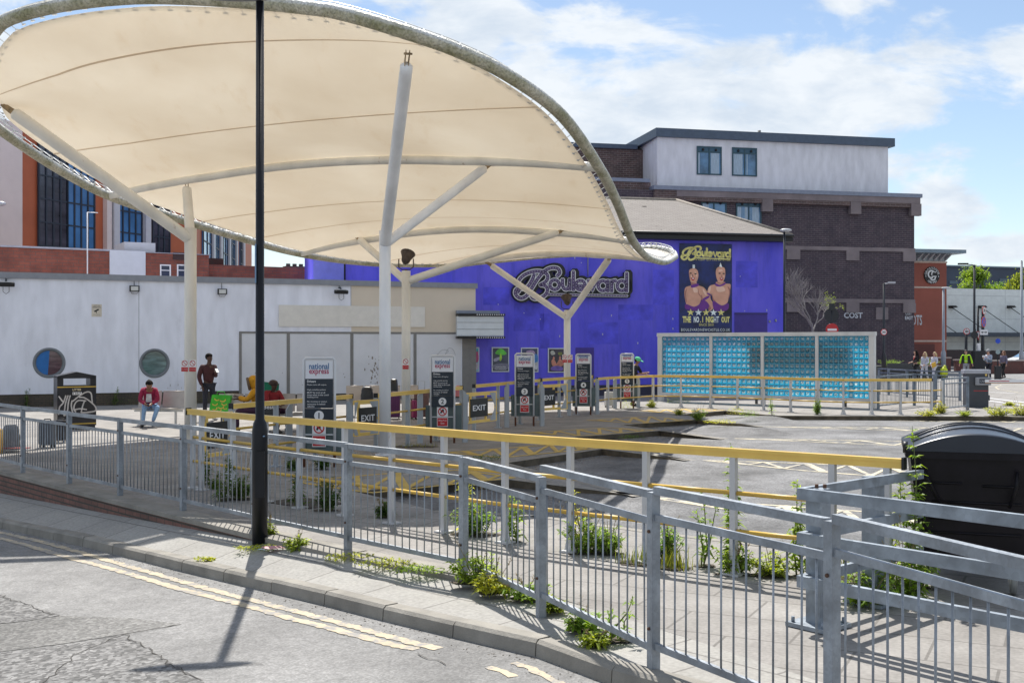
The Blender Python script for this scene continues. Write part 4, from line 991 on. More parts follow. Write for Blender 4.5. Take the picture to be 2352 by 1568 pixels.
lt.build('gold_lettering', GOLD, ban); lt2.build('silver_lettering', SILV, ban)
# lightbox of the theatre
lb = PF.root('lightbox_sign', 'blank white lightbox with black bulb strips at the corner of the beige wall', 'lightbox')
cube_part(lb, 'box', mat('lightbox_white', (.62, .66, .70), .4, var=.05), ((PF.x(1040), -1.05, PF.z(1145, 772)), (PF.x(1145), -.4, PF.z(1145, 728))))
cube_part(lb, 'bulb_strip', BLK, ((PF.x(1040), -1.15, PF.z(1145, 727)), (PF.x(1147), -.4, PF.z(1145, 722))), ((PF.x(1040), -1.15, PF.z(1145, 778)), (PF.x(1147), -.4, PF.z(1145, 773))))
cube_part(lb, 'louvres', DKG, ((PF.x(1040), -1.06, PF.z(1145, 742)), (PF.x(1144), -1.052, PF.z(1145, 741.4))), ((PF.x(1040), -1.06, PF.z(1145, 757)), (PF.x(1144), -1.052, PF.z(1145, 756.4))))
m_ = MB()
for k in range(13):
    for v in (724.5, 775.5): m_.ell((PF.x(1084+k*4.9), -1.17, PF.z(1145, v)), (.025, .02, .025), 6, 4)
m_.build('bulbs', WHT, lb)
cube_part(lb, 'canopy_cover', mat('cover_grey', (.22, .25, .32), .5), ((PF.x(1040), -1.0, PF.z(1137, 722)), (PF.x(1137), -.2, PF.z(1137, 715))))
# four framed posters
def poster(u0, u1, v0, v1, lab, cols, seed):
    e = PF.root('framed_poster', lab, 'poster', 'framed posters on the purple wall'); random.seed(seed)
    a = PF.p(u0, v1, 0); b = PF.p(u1, v0, 0)
    cube_part(e, 'frame', mat('poster_frame', (.55, .58, .62), .4, .3), ((a.x, -.05, a.z), (b.x, -.002, b.z)))
    m0 = mat('poster_ground_%d' % seed, cols[0], .3, var=.6, scale=3); cube_part(e, 'print', m0, ((a.x+.04, -.056, a.z+.04), (b.x-.04, -.0505, b.z-.04)))
    w, h = b.x-a.x, b.z-a.z
    def P(x, y, yy=-.058): return Vector((a.x+w*x, yy, a.z+h*y))
    for k, (cc, shp) in enumerate(cols[1:]):
        mb_ = MB(); pts = catmull([P(x, y, -.058-.001*k) for x, y in shp], 5, closed=True); tri = tessellate_polygon([[Vector((p.x, p.z, 0)) for p in pts]]); mb_.add(pts, tri)
        mb_.build('printed_shape', mat('poster_ink_%d_%d' % (seed, k), cc, .4, var=.3, scale=6), e)
    return e, P, w, h
poster(1085, 1100.5, 797, 854, 'leftmost framed poster, pink and turquoise, half hidden by the beige corner', [(.10, .45, .55), ((.6, .08, .25), [(.3, .75), (.8, .8), (.85, .45), (.4, .4)]), ((.6, .5, .6), [(.3, .3), (.8, .35), (.75, .1), (.35, .12)])], 21)
e, P, w, h = poster(1129, 1169, 797, 854, 'framed green and grey poster between the lightbox and stand sign three', [(.05, .06, .09), ((.12, .55, .06), [(.2, .75), (.5, .95), (.85, .75), (.6, .68)]), ((.35, .6, .05), [(.42, .5), (.5, .75), (.58, .6), (.52, .45)]), ((.35, .34, .45), [(.12, .52), (.4, .6), (.42, .5), (.16, .42)]), ((.16, .16, .22), [(.1, .3), (.9, .34), (.85, .1), (.15, .1)])], 22)
m_ = MB(); put_text(m_, 'LIMITED EDITION', P(.5, .2, -.064), .05, w*.6); put_text(m_, 'TICKETS NOW ON SALE', P(.5, .12, -.064), .05, w*.65); m_.build('lettering', WHT, e)
poster(1196, 1236, 798, 854.5, 'framed blue poster partly hidden behind stand sign three', [(.04, .05, .12), ((.35, .25, .4), [(.3, .85), (.7, .88), (.8, .7), (.4, .66)]), ((.05, .2, .5), [(.7, .7), (.95, .7), (.95, .4), (.75, .35)]), ((.5, .5, .52), [(.78, .35), (.95, .4), (.92, .12), (.8, .12)])], 23)
poster(1258, 1297, 799, 855.5, 'framed poster of two performers beside the farthest cream column', [(.035, .03, .045), ((.5, .2, .14), [(.2, .46), (.3, .56), (.44, .46), (.5, .36), (.6, .48), (.7, .57), (.85, .46), (.95, .35), (.7, .24), (.3, .25)]),
        ((.5, .2, .14), [(.28, .58), (.33, .66), (.4, .58), (.34, .52)]), ((.5, .2, .14), [(.64, .6), (.7, .68), (.76, .6), (.7, .54)]), ((.16, .1, .4), [(.2, .22), (.5, .28), (.85, .22), (.8, .08), (.2, .1)]), ((.45, .45, .4), [(.15, .85), (.3, .9), (.42, .76), (.2, .72)]), ((.16, .18, .04), [(.6, .82), (.82, .82), (.8, .72), (.62, .72)])], 24)

# --- dark brick block
BF = Fr((15.6, 80), (37.0, 84.8)); bq = brick_mat('dark_brick', (.095, .066, .082), (.060, .045, .062), (.17, .145, .155), .45, .15, .018, True, .85, .55, .3, stc=(.035, .028, .042))
# the mortar pattern is that of bricks whose courses read at this distance
def bfp(u, v, y=0): return BF.p(u, v, y)
bb_ = BF.root('brick_block', 'tall dark brick block of several storeys with a white rendered top floor', 'building')
X0, X1 = 0, BF.x(2100); ZT = BF.z(2000, 440); xm = BF.x(1550)
m_ = MB(); m_.b2((X0-14, 0, -.5), (X1, 22, ZT-.4)); m_.build('wall', bq, bb_)
bq2 = brick_mat('brown_brick', (.15, .09, .085), (.10, .065, .066), (.24, .20, .19), .45, .15, .020, True, .85, .45, .3, stc=(.03, .025, .025))
cube_part(bb_, 'parapet', bq2, ((BF.x(1500), -.35, ZT-1.15), (X1+.25, 0, ZT-.4)), ((X0-14, .5, ZT-.6), (BF.x(1500), 1, ZT+.2)))
CON = mat('concrete_band', (.215, .178, .186), .8, var=.25, scale=.6)
cube_part(bb_, 'coping', mat('grey_coping', (.22, .25, .33), .5), ((BF.x(1500)-.1, -.45, ZT-.4), (X1+.4, .6, ZT-.12)), ((X0-14, .4, ZT+.2), (BF.x(1500)-.1, 1.2, ZT+.45)))
bands = []
z1 = BF.z(1800, 452); bands.append(((xm, -.38, z1-.25), (X1+.27, -.01, z1+.25)))
for u in (1758, 1960, 2098): xx = BF.x(u); bands.append(((xx-.42, -.40, z1-1.15), (xx+.42, -.02, z1-.26)))
for v in (570, 689):
    z = BF.z(1960, v+2); bands.append(((BF.x(1790), -.10, z-.14), (X1+.02, -.001, z+.14)))
    for u in (1822, 1958, 2088): xx = BF.x(u); bands.append(((xx-.55, -.12, z-.85), (xx+.5, -.002, z-.141)))
for u, v in ((1900, 697), (2025, 720)): p = bfp(u, v); bands.append(((p.x-.5, -.08, p.z-.45), (p.x+.5, -.002, p.z+.45)))
cube_part(bb_, 'concrete_bands', CON, *bands)
WPL = rusty('white_top_render', (.74, .74, .80), (.45, .45, .52), (.55, .9), .35, .7, stretch=(1, 1, .3))
PX0, PX1 = BF.x(1520), BF.x(2055); zp0, zp1 = ZT-.5, BF.z(1800, 322)
m_ = MB(); zz = lambda u: BF.z(u, 0)
xl = BF.p(1478, 350, 4.5).x
m_.prism([(PX0, .9, zp0), (PX1, .9, zp0), (PX1, 12, zp0), (xl-.0, 12, zp0), (xl, 4.5, zp0)], (0, 0, zp1-zp0)); m_.build('rendered_storey', WPL, bb_)
m_ = MB(); m_.prism([(PX0-.2, .6, zp1), (PX1+.4, .6, zp1), (PX1+.4, 12.3, zp1), (xl-.4, 12.3, zp1), (xl-.4, 4.3, zp1)], (0, 0, .62)); m_.build('flat_roof', mat('blue_grey_roof', (.07, .10, .15), .5), bb_)
m_ = MB(); m_.b2((X0-14, 4.6, ZT-.5), (xl-.02, 15, BF.p(1420, 342, 4.6).z)); m_.build('set_back_storey', bq2, bb_)
cube_part(bb_, 'set_back_coping', mat('blue_grey_roof', (.07, .10, .15), .5), ((X0-14, 4.4, BF.p(1420, 342, 4.6).z), (xl-.5, 15.2, BF.p(1420, 332, 4.6).z)))
m_ = MB(); p = BF.p(1744, 300, 3); m_.cyl((p.x, 3, p.z-1.2), (p.x, 3, p.z), .12, n=8); m_.build('flue', DKG, bb_)
GLB = mat('blue_window_glass', (.10, .22, .38), .08, var=.6, scale=.6, spec=.9); WFR = mat('window_blue_frame', (.03, .08, .11), .5); CUR = mat('pale_curtain', (.35, .45, .55), .6, var=.3, aniso=(9, 9, .5))
def bwin(u0, u1, v0, v1, yf, cur):
    a = BF.p(u0, v1, yf); b = BF.p(u1, v0, yf); w = b.x-a.x; h = b.z-a.z; y = yf
    f = MB(); t = .09; hb = a.z+h*.78
    for A, B in (((a.x, a.z), (a.x+t, b.z)), ((b.x-t, a.z), (b.x, b.z)), ((a.x+t, a.z), (b.x-t, a.z+t)), ((a.x+t, b.z-t), (b.x-t, b.z)), ((a.x+w/2-t/2, a.z+t), (a.x+w/2+t/2, b.z-t)), ((a.x+t, hb), (a.x+w/2-t/2, hb+t)), ((a.x+w/2+t/2, hb), (b.x-t, hb+t))):
        f.b2((A[0], y-.08, A[1]), (B[0], y-.005, B[1]))
    fo = f.build('window', WFR, bb_)
    g_ = MB(); g_.b2((a.x+t, y-.03, a.z+t), (b.x-t, y-.012, hb)); g_.build('pane', GLB, fo)
    g_ = MB(); g_.b2((a.x+t, y-.034, hb+t), (b.x-t, y-.014, b.z-t)); g_.build('transom_panel', mat('transom_blue', (.035, .10, .16), .4), fo)
    g_ = MB()
    for (c0, c1, zl) in cur: g_.b2((a.x+t+w*c0, y-.038, zl*h+a.z+t), (a.x+w*c1, y-.031, hb-.02))
    g_.build('curtain', CUR, fo)
    g_ = MB(); g_.ell((a.x+w*.24, y-.1, b.z-.25), (.1, .05, .1), 8, 5); g_.ell((a.x+w*.76, y-.1, b.z-.25), (.1, .05, .1), 8, 5); g_.build('vent', BLK, fo)
bwin(1600, 1657, 338, 401, .9, [(.52, .9, 0), (0, .12, 0)]); bwin(1681, 1738, 341, 404, .9, [(.0, .42, .0), (.54, .62, 0)])
bwin(1610, 1668, 460, 499.5, 0, [(.0, .3, .2)]); bwin(1690, 1748, 462, 525, 0, [(.0, .2, .2), (.3, .46, .1), (.6, .9, .15)])
gr_ = MB()
for t_, u, v, w, h in (('COST', 1960, 724, 46, 13), ('COST', 2087, 720, 16, 6), ('EAST', 2088, 730, 20, 8)):
    p = bfp(u, v, -.02); put_text(gr_, t_, p, h*85/F, w*85/F, bold=.03)
gr_.build('graffiti', mat('spray_white', (.55, .57, .62), .6), bb_)

# --- red and blue casino building with its logo
CF = Fr((bfp(2104, 600).x*0+BF.world((BF.x(2104)+.3, 8, 0)).x, 96), (43.5, 99.5)); CF = Fr((at(2060, 600, 96).x, 96), (at(2174, 600, 97).x, 97))
cs = CF.root('casino_building', 'red clad corner building with a round black casino sign', 'building'); REDC = mat('red_cladding', (.30, .085, .06), .7, var=.15, scale=.4)
m_ = MB(); m_.b2((0, 0, -.5), (CF.len, 14, CF.z(2140, 604))); m_.build('wall', REDC, cs)
cube_part(cs, 'pale_bands', mat('pale_band', (.55, .42, .36), .6), ((0, -.05, CF.z(2140, 662)), (CF.len+.05, -.002, CF.z(2140, 658))), ((0, -.05, CF.z(2140, 604)), (CF.len+.05, .1, CF.z(2140, 600))), ((0, -.05, CF.z(2140, 785)), (CF.len+.05, -.002, CF.z(2140, 781))))
cube_part(cs, 'clerestory', mat('clerestory_pale', (.42, .46, .50), .5), ((0, .1, CF.z(2140, 600)), (CF.len-.1, 13, CF.z(2140, 584))))
m_ = MB()
for k in range(6):
    x = CF.x(2106+k*13); m_.prism([(x, -.9, CF.z(2140, 585)), (x, .1, CF.z(2140, 599)), (x, .1, CF.z(2140, 585))], (.12, 0, 0))
m_.build('roof_brackets', mat('bracket_white', (.5, .5, .55), .5), cs)
cube_part(cs, 'overhanging_roof', mat('roof_edge_grey', (.20, .26, .32), .5), ((-1, -1.6, CF.z(2140, 584)), (CF.x(2194), 14, CF.z(2140, 576))))
cube_part(cs, 'ground_floor', mat('dark_red_base', (.13, .04, .035), .7), ((0, -.08, -.5), (CF.len*.75, -.002, CF.z(2140, 790))))
lg = MB(); c = CF.p(2141, 632, -.12); rr_ = 38/2*97/F*1.03
lg.cyl(c+Vector((0, .1, 0)), c, rr_, n=40)
lgo = lg.build('round_sign', BLK, cs)
lw = MB(); yv = Vector((0, -.01, 0))
def arc(r0, a0, a1, w, dx=0, dz=0): lw.ribbon([c+yv+Vector((dx+r0*math.cos(R(lerp(a0, a1, k/20))), 0, dz+r0*math.sin(R(lerp(a0, a1, k/20))))) for k in range(21)], w)
arc(rr_*.42, 60, 285, .13, -.06, .08); arc(rr_*.30, 100, 200, .10, .18, .10); arc(rr_*.34, 180, 350, .12, .06, -.16); lw.ribbon([c+yv+Vector((-.02, 0, -.12)), c+yv+Vector((.40, 0, -.10))], .09); lw.ribbon([c+yv+Vector((.18, 0, .30)), c+yv+Vector((.34, 0, .26))], .08)
def ring_text(t, a0, a1, rad, size, flip=False):
    for i, ch in enumerate(t):
        a = R(lerp(a0, a1, i/(len(t)-1))); vs_, fs_ = text_geo(ch, size); mid = (min(v.x for v in vs_)+max(v.x for v in vs_))/2; mz = (min(v.y for v in vs_)+max(v.y for v in vs_))/2
        rot = a-math.pi/2 if not flip else a+math.pi/2
        lw.add([c+yv+Vector((rad*math.cos(a)+(v.x-mid)*math.cos(rot)-(v.y-mz)*math.sin(rot), 0, rad*math.sin(a)+(v.x-mid)*math.sin(rot)+(v.y-mz)*math.cos(rot))) for v in vs_], fs_)
ring_text('GROSVENOR', 168, 12, rr_*.83, .30); ring_text('CASINO', 238, 302, rr_*.83, .30, True)
for sx in (-1, 1): lw.ell(c+yv+Vector((sx*rr_*.83, 0, -.1)), (.05, .01, .05), 8, 4)
lw.build('sign_lettering', WHT, lgo)
m_ = MB(); p = CF.p(2104, 734, -.03); put_text(m_, 'OTS', CF.p(2106, 735, -.03), .9, 1.0, bold=.02); m_.build('graffiti', mat('spray_white', (.55, .57, .62), .6), cs)
# --- pale shed with canopy
SF = Fr((at(2174, 700, 104).x, 104), (at(2600, 700, 112).x, 112)); sh = SF.root('pale_shed', 'long pale panelled retail shed with a dark canopy and cables', 'building')
m_ = MB(); m_.b2((0, 0, -.5), (SF.len, 20, SF.z(2180, 662))); m_.build('wall', brick_mat('pale_panels', (.80, .84, .84), (.77, .81, .81), (.62, .65, .66), 7.0, 2.2, .04, True, .6, .15, .1, off=0), sh)
cube_part(sh, 'dark_entrance', mat('entrance_maroon', (.045, .02, .03), .4), ((0, -.06, -.5), (SF.len, -.001, SF.z(2200, 805))), ((0, -.05, SF.z(2200, 805)), (2, -.001, SF.z(2200, 803))))
cube_part(sh, 'canopy', mat('canopy_dark', (.03, .045, .07), .5), ((-3, -3, SF.z(2200, 773)), (SF.len, -.002, SF.z(2200, 764))))
m_ = MB()
for u in (2110, 2184, 2252, 2318):
    a = SF.p(u, 700, 0); 
    m_.cyl((SF.x(u), -.05, SF.z(u, 705)), (SF.x(u)+2.3, -2.6, SF.z(u, 768)), .04, n=6)
m_.build('tie_cables', DKG, sh)
for u in (2184, 2252, 2318): m_ = MB(); m_.prism([(SF.x(u)-.3, -.6, SF.z(u, 702)), (SF.x(u)-.3, -.6, SF.z(u, 708)), (SF.x(u)+.3, -.6, SF.z(u, 706)), (SF.x(u)+.1, -.6, SF.z(u, 702))], (0, .6, 0)); m_.build('wall_lamp', BLK, sh)
DF2 = Fr((at(2150, 700, 170).x, 170), (at(2700, 700, 185).x, 185)); db = DF2.root('dark_office', 'low dark blue office block beyond the pale shed and trees', 'building')
m_ = MB(); m_.b2((0, 0, -1), (DF2.len, 30, DF2.z(2250, 614))); m_.build('wall', mat('dark_blue_cladding', (.025, .04, .075), .4, var=.3, scale=.2), db)
cube_part(db, 'window_band', mat('office_glass', (.05, .09, .14), .1), ((DF2.x(2295), -.1, DF2.z(2300, 655)), (DF2.x(2352), -.001, DF2.z(2300, 640))), ((DF2.x(2180), -.1, DF2.z(2190, 652)), (DF2.x(2200), -.001, DF2.z(2190, 645))))
cube_part(db, 'roof_edge', mat('roof_edge_pale', (.18, .24, .30), .5), ((-.5, -.5, DF2.z(2250, 614)), (DF2.len, 30, DF2.z(2250, 611))))

# --- red and glass office building at the back left
OF = Fr((at(-140, 700, 58).x, 58), (at(431, 700, 76).x, 76)); ob = OF.root('red_glass_office', 'red clad office building with tall glass bays seen below the canopy edge', 'building')
OH = 14.5; ORG = mat('orange_red_cladding', (.45, .12, .05), .6, var=.12, scale=.5); BEI = mat('beige_stone', (.72, .63, .60), .7, var=.08, scale=.5); PW = mat('pale_pier', (.55, .56, .60), .6, var=.05)
m_ = MB(); m_.b2((0, 0, -.5), (OF.len, 20, OH)); m_.build('wall', ORG, ob)
cube_part(ob, 'stone_piers', BEI, ((0, -.15, -.5), (OF.x(47), -.01, OH)), ((OF.x(236), -.35, -.5), (OF.x(247), -.01, OH)))
cube_part(ob, 'white_piers', PW, ((OF.x(250), -.45, -.5), (OF.x(263), -.011, OH)), ((OF.x(323), -.45, -.5), (OF.x(335), -.011, OH)))
def curtain(u0, u1, ncol, mg, fr=None, root=None, F_=None, h0=1.0, h1=14.2, rh=1.35):
    F_ = F_ or OF; root = root or ob; x0_, x1_ = F_.x(u0), F_.x(u1); m_ = MB(); m_.b2((x0_, -.12, h0), (x1_, -.012, h1)); g_ = m_.build('glass_bay', mg, root)
    m_ = MB(); k = 0
    for k in range(ncol+1): x = lerp(x0_, x1_, k/ncol); m_.b2((x-.05, -.18, h0), (x+.05, -.121, h1))
    z = h0
    while z < h1: m_.b2((x0_, -.176, z-.04), (x1_, -.122, z+.04)); z += rh
    m_.build('mullions', mat('dark_mullion', (.02, .03, .05), .5), g_)
GD = mat('reflecting_dark_glass', (.05, .05, .07), .12, var=.9, scale=.35, spec=.8, aniso=(.4, .4, 2)); GB = mat('reflecting_blue_glass', (.07, .20, .42), .12, var=.4, scale=.3, spec=.8)
curtain(85, 151, 4, GD); curtain(151, 213, 4, GB); curtain(263, 322, 4, GB); curtain(347, 386, 3, GD)
OF2 = Fr((at(431.5, 700, 76.1).x, 76.1), (at(578, 700, 118).x, 118)); ow = OF2.root('red_office_wing', 'receding wing of the red office with striped windows', 'building')
m_ = MB(); m_.b2((0, 0, -.5), (OF2.len, 15, 12.6)); m_.build('wall', ORG, ow); WB = []; WC = []
for u0, u1 in ((462, 482), (489, 500), (508, 520), (528, 537), (548, 554)): curtain(u0+1, u1-1, 2, GB, root=ow, F_=OF2, h0=3, h1=12.2); WB.append(((OF2.x(u1), -.3, -.5), (OF2.x(u1)+1.0, -.01, 12.8)))
cube_part(ow, 'white_piers', PW, *WB)
# --- low red brick buildings behind the station
LF = Fr((at(-60, 700, 48).x, 48), (at(735, 700, 56).x, 56)); lo = LF.root('low_brick_building', 'low red brick building with a blank white panel behind the station', 'building')
LB = brick_mat('red_brick', (.34, .10, .065), (.27, .08, .055), (.16, .10, .085), .45, .15, .014, True, .85, .5, .3, stc=(.05, .02, .02))
m_ = MB(); xs_ = LF.x(480); m_.prism([(0, 0, 0), (xs_, 0, 0), (xs_, 8, 0), (0, 8, 0)], (0, 0, LF.z(150, 573))); m_.b2((xs_, .5, 0), (LF.len, 8, LF.z(600, 610))); m_.build('wall', LB, lo)
cube_part(lo, 'coping', mat('pale_coping', (.36, .36, .42), .6), ((-.1, -.1, LF.z(150, 573)), (LF.x(335), .5, LF.z(150, 569))), ((LF.x(335), -.1, LF.z(150, 573)-.0), (xs_+.05, .5, LF.z(150, 571.5))))
cube_part(lo, 'white_panel', mat('blank_white_panel', (.60, .62, .68), .5, var=.04), ((LF.x(251), -.12, LF.z(290, 640)), (LF.x(333), -.002, LF.z(290, 576))))
cube_part(lo, 'roof_box', PW, ((LF.x(294), .8, LF.z(290, 575)), (LF.x(366), 3, LF.z(290, 552))))
cube_part(lo, 'dark_vent', mat('vent_brown', (.05, .025, .025), .7), ((LF.x(397), -.05, LF.z(415, 597)), (LF.x(436), -.002, LF.z(415, 580))))
for u0, u1 in ((367, 392), (406, 431)):
    a = LF.p(u0, 634, 0); b = LF.p(u1, 608, 0); fo = cube_part(lo, 'window', WHT, ((a.x, -.06, a.z), (a.x+.06, -.003, b.z)), ((b.x-.06, -.06, a.z), (b.x, -.003, b.z)), ((a.x+.06, -.06, b.z-.06), (b.x-.06, -.003, b.z)), ((a.x+.06, -.06, lerp(a.z, b.z, .5)-.02), (b.x-.06, -.003, lerp(a.z, b.z, .5)+.02)))
    cube_part(fo, 'pane', mat('small_dark_pane', (.04, .05, .07), .15), ((a.x+.06, -.02, a.z), (b.x-.06, -.0031, b.z-.06)))
ch = T('brick_chimney_stack', 'dark square brick stack with a plant growing from it behind the station', 'chimney', LF.world((LF.x(505), 3, 0)), LF.rot)
m_ = MB(); m_.b2((-.75, -.6, 0), (.75, .6, 6.0)); m_.b2((-.85, -.7, 6.0), (.85, .7, 6.35)); m_.build('stack', brick_mat('soot_brick', (.06, .02, .02), (.05, .018, .018), (.05, .03, .03), .45, .15, .014, True, .9, .6), ch)
ae = T('aerial_mast', 'thin white aerial mast above the low brick building', 'aerial', LF.world((LF.x(198), -.3, 0)), LF.rot)
m_ = MB(); zt_ = LF.z(198, 489); m_.cyl((0, 0, 4), (0, 0, zt_), .03, n=6); m_.cyl((0, 0, zt_), (.45, 0, zt_), .02, n=6); m_.build('mast', WHT, ae)
cp_ = T('chimney_pots', 'row of dark chimney pots over the brick parapet left of the purple wall', 'chimney', LF.world((LF.x(723), 3, 0)), LF.rot)
m_ = MB(); m_.b2((-.55, -.3, 4), (.55, .3, LF.z(723, 604))); 
for k in (-.35, 0, .35): m_.cyl((k, 0, LF.z(723, 604)), (k, 0, LF.z(723, 597.5)), .12, n=8)
m_.build('pots', mat('sooty_pots', (.10, .08, .08), .8), cp_)
# ------------------------------------------------------------------ yellow handrail in front of the bays
def foot_mb(mb, p, ang, s=.16):
    c = Vector(p)
    mb.box((c.x, c.y, c.z+.012), (s, s, .02), ang)
    for sg in (-1, 1):
        d = Vector((math.cos(ang), math.sin(ang), 0))*sg; n = Vector((-d.y, d.x, 0))*.006
        mb.prism([c+d*.035-n+Vector((0, 0, .02)), c+d*.07-n+Vector((0, 0, .02)), c+d*.035-n+Vector((0, 0, .16))], n*2)
def handrail(name, label, posts, rails, h=1.1, pm=None, ends=(.12, .12), group=None, tubes=(.72, .38), rw=.075, rh=.085, top=True, post_w=.075):
    e = T(name, label, 'handrail', (0, 0, 0), group=group); V = [Vector((p[0], p[1], 0)) for p in posts]; Rr = [Vector((p[0], p[1], 0)) for p in rails]
    if top:
        m_ = MB()
        for i, (a, b) in enumerate(zip(Rr, Rr[1:])):
            m_.bar(a+Vector((0, 0, h-rh*.3)), b+Vector((0, 0, h-rh*.3)), rw*.8, rh*.6); m_.bar(a+Vector((0, 0, h+rh*.16)), b+Vector((0, 0, h+rh*.16)), rw, rh*.32)
        m_.build('top_rail', YEL, e)
        m_ = MB()
        for p, q in ((Rr[0], Rr[1]), (Rr[-1], Rr[-2])):
            d = (p-q).normalized(); m_.box((p.x+d.x*.012, p.y+d.y*.012, h-.01), (.02, rw+.01, rh+.015), math.atan2(d.y, d.x))
        m_.build('end_caps', BLK, e)
    for i, p in enumerate(V):
        q = V[min(i+1, len(V)-1)]-V[max(i-1, 0)]; ang = math.atan2(q.y, q.x)
        m_ = MB(); m_.box((p.x, p.y, (h-rh*.6)/2), (.055, post_w, h-rh*.6), ang); foot_mb(m_, p, ang); m_.build('post', pm or GPOST, e)
    for z in tubes:
        for a, b in zip(V, V[1:]):
            d = (b-a).normalized(); m_ = MB(); m_.cyl(a+d*.035+Vector((0, 0, z)), b-d*.035+Vector((0, 0, z)), .021, n=10); m_.build('tube_rail', YELD, e)
    return e
FR = [(-4.70, 16.15), (-3.32, 14.72), (0.0, 11.62), (2.03, 10.05), (3.22, 9.15)]
def on_line(pl, u):
    k = (u-CU)/F
    for (x0, y0), (x1, y1) in zip(pl, pl[1:]):
        den = (x1-x0)-k*(y1-y0); t = (k*y0-x0)/den if abs(den) > 1e-9 else 0
        if -.02 <= t <= 1.02: return (x0+(x1-x0)*t, y0+(y1-y0)*t)
    return pl[-1]
pu = [443, 463, 535, 688, 710, 900, 1020, 1160, 1310, 1484, 1685, 1912, 2038]
ps = [on_line(FR, u) for u in pu]; pz = [ps[0], ps[1], ps[2]]+[on_line(FR, 610), ps[3]]+[on_line(FR, 792)]+ps[5:]
handrail('yellow_handrail', 'long yellow topped handrail on grey posts running across the front of the coach bays', pz, FR, 1.12, tubes=(.745, .40), rw=.075, rh=.088, pm=WPOST, post_w=.06)
# ------------------------------------------------------------------ stand signs with their flanking posts
def stand(n, u0, u1, v_base, ztop, lab, posts, word):
    d = 5355/(v_base-788); x = ((u0+u1)/2-CU)/F*d; w = (u1-u0)/F*d
    e = T('stand_sign', lab, 'stand sign', (x, d, 0), 0, 'coach stand signs'); hw = w/2-.025
    m_ = MB(); m_.tube([(-hw, 0, .0), (-hw, 0, ztop-.05), (-hw+.03, 0, ztop-.025), (hw-.03, 0, ztop-.025), (hw, 0, ztop-.05), (hw, 0, 0)], .025, 10); m_.bar((-hw, 0, .55), (hw, 0, .55), .02, .02)
    m_.build('frame', rusty('sign_frame_white', (.66, .67, .70), (.16, .06, .03), (.66, .72), 3, .4, low=True), e)
    w1 = hw*.89
    m_ = MB(); m_.b2((-w1, -.03, 1.50), (w1, -.012, ztop-.07)); lp_ = m_.build('logo_panel', mat('logo_panel_white', (.74, .75, .80), .4, var=.05), e)
    k = w1/.22
    m_ = MB(); put_text(m_, 'national', (-.0, -.033, 1.712), .105, .32*k, bold=.018); m_.build('logo_word', BLUEL, lp_)
    m_ = MB(); put_text(m_, 'express', (0, -.033, 1.60), .10, .32*k, bold=.018); m_.build('logo_word', PINKL, lp_)
    m_ = MB(); m_.b2((-w1-.004, -.032, 1.0), (w1+.004, -.013, 1.497)); m_.b2((-w1-.008, -.034, .76), (w1+.008, -.014, .992)); tp = m_.build('driver_notice', NAVY, e)
    m_ = MB(); lx = -w1+.03; put_text(m_, 'Drivers', (lx, -.036, 1.455), .040, .14*k, align='L', bold=.02)
    for z, t_, ww in ((1.395, 'Please turn off engine', .31), (1.31, 'High-visibility jackets', .30), (1.265, 'MUST be worn at all', .29), (1.225, 'times when in the coach', .35), (1.185, 'loading area', .18), (1.11, 'No smoking on station', .32), (1.07, 'concourse or behind', .29), (1.03, 'vehicles', .12)):
        put_text(m_, t_, (lx, -.036, z), .028, ww*k, align='L', bold=.008)
    m_.cyl((0, -.0345, .875), (0, -.037, .875), .082*min(1, k+.1), n=24); m_.build('notice_lettering', WHT, tp)
    m_ = MB(); put_text(m_, str(n), (0, -.039, .875), .10, bold=.02); m_.build('stand_number', NAVY, tp)
    m_ = MB(); m_.rounded((.02, .06, .52), (w*1.42, .06, .54), .02); m_.build('back_board', GRN, e)
    m_ = MB(); m_.b2((-.115, -.038, .56), (.115, -.028, .755)); m_.b2((-.115, -.038, .345), (.115, -.028, .35)); m_.b2((-.115, -.038, .35), (.115, -.029, .54)); sg_ = m_.build('idling_sign', WHT, e)
    m_ = MB(); P = [(.082*math.cos(2*math.pi*i/28), -.042, .665+.082*math.sin(2*math.pi*i/28)) for i in range(28)]; m_.ribbon(P, .022, (0, -1, 0), 0, closed=True); m_.ribbon([(-.058, -.0425, .722), (.058, -.0425, .608)], .02)
    m_.b2((-.105, -.041, .36), (.105, -.0385, .53)); m_.build('red_markings', RED, sg_)
    m_ = MB(); m_.poly([(-.045, -.0405, .65), (-.03, -.0405, .69), (-.01, -.0405, .69), (-.01, -.0405, .715), (.03, -.0405, .715), (.03, -.0405, .65)]); m_.cyl((-.03, -.0395, .642), (-.03, -.0415, .642), .017, n=12); m_.build('coach_symbol', BLK, sg_)
    m_ = MB(); put_text(m_, 'Idling Free', (0, -.0425, .475), .034, .17, bold=.01); put_text(m_, 'Zone', (0, -.0425, .42), .034, .08, bold=.01); m_.build('white_lettering', WHT, sg_)
    for (pu_, pv_, vt) in posts:
        dd = 5355/(pv_-788); xx = (pu_-CU)/F*dd; zt = CH-(vt-788)/F*dd
        pe = T('barrier_post', 'grey flat barrier post with slanting top, %s stand sign %s' % ('left of' if pu_ < (u0+u1)/2 else 'right of', word), 'post', (xx, dd, 0), R(25), 'grey flanking posts')
        m_ = MB(); sgn_ = 1 if pu_ < (u0+u1)/2 else -1
        m_.prism([(-.055*sgn_, -.03, 0), (.055*sgn_, -.03, 0), (.055*sgn_, -.03, zt), (.01*sgn_, -.03, zt-.01), (-.055*sgn_, -.03, zt-.12)], (0, .06, 0))
        m_.b2((-.056, -.034, zt-.30), (.056, -.03, zt-.28)); m_.build('post_body', GPOST, pe)
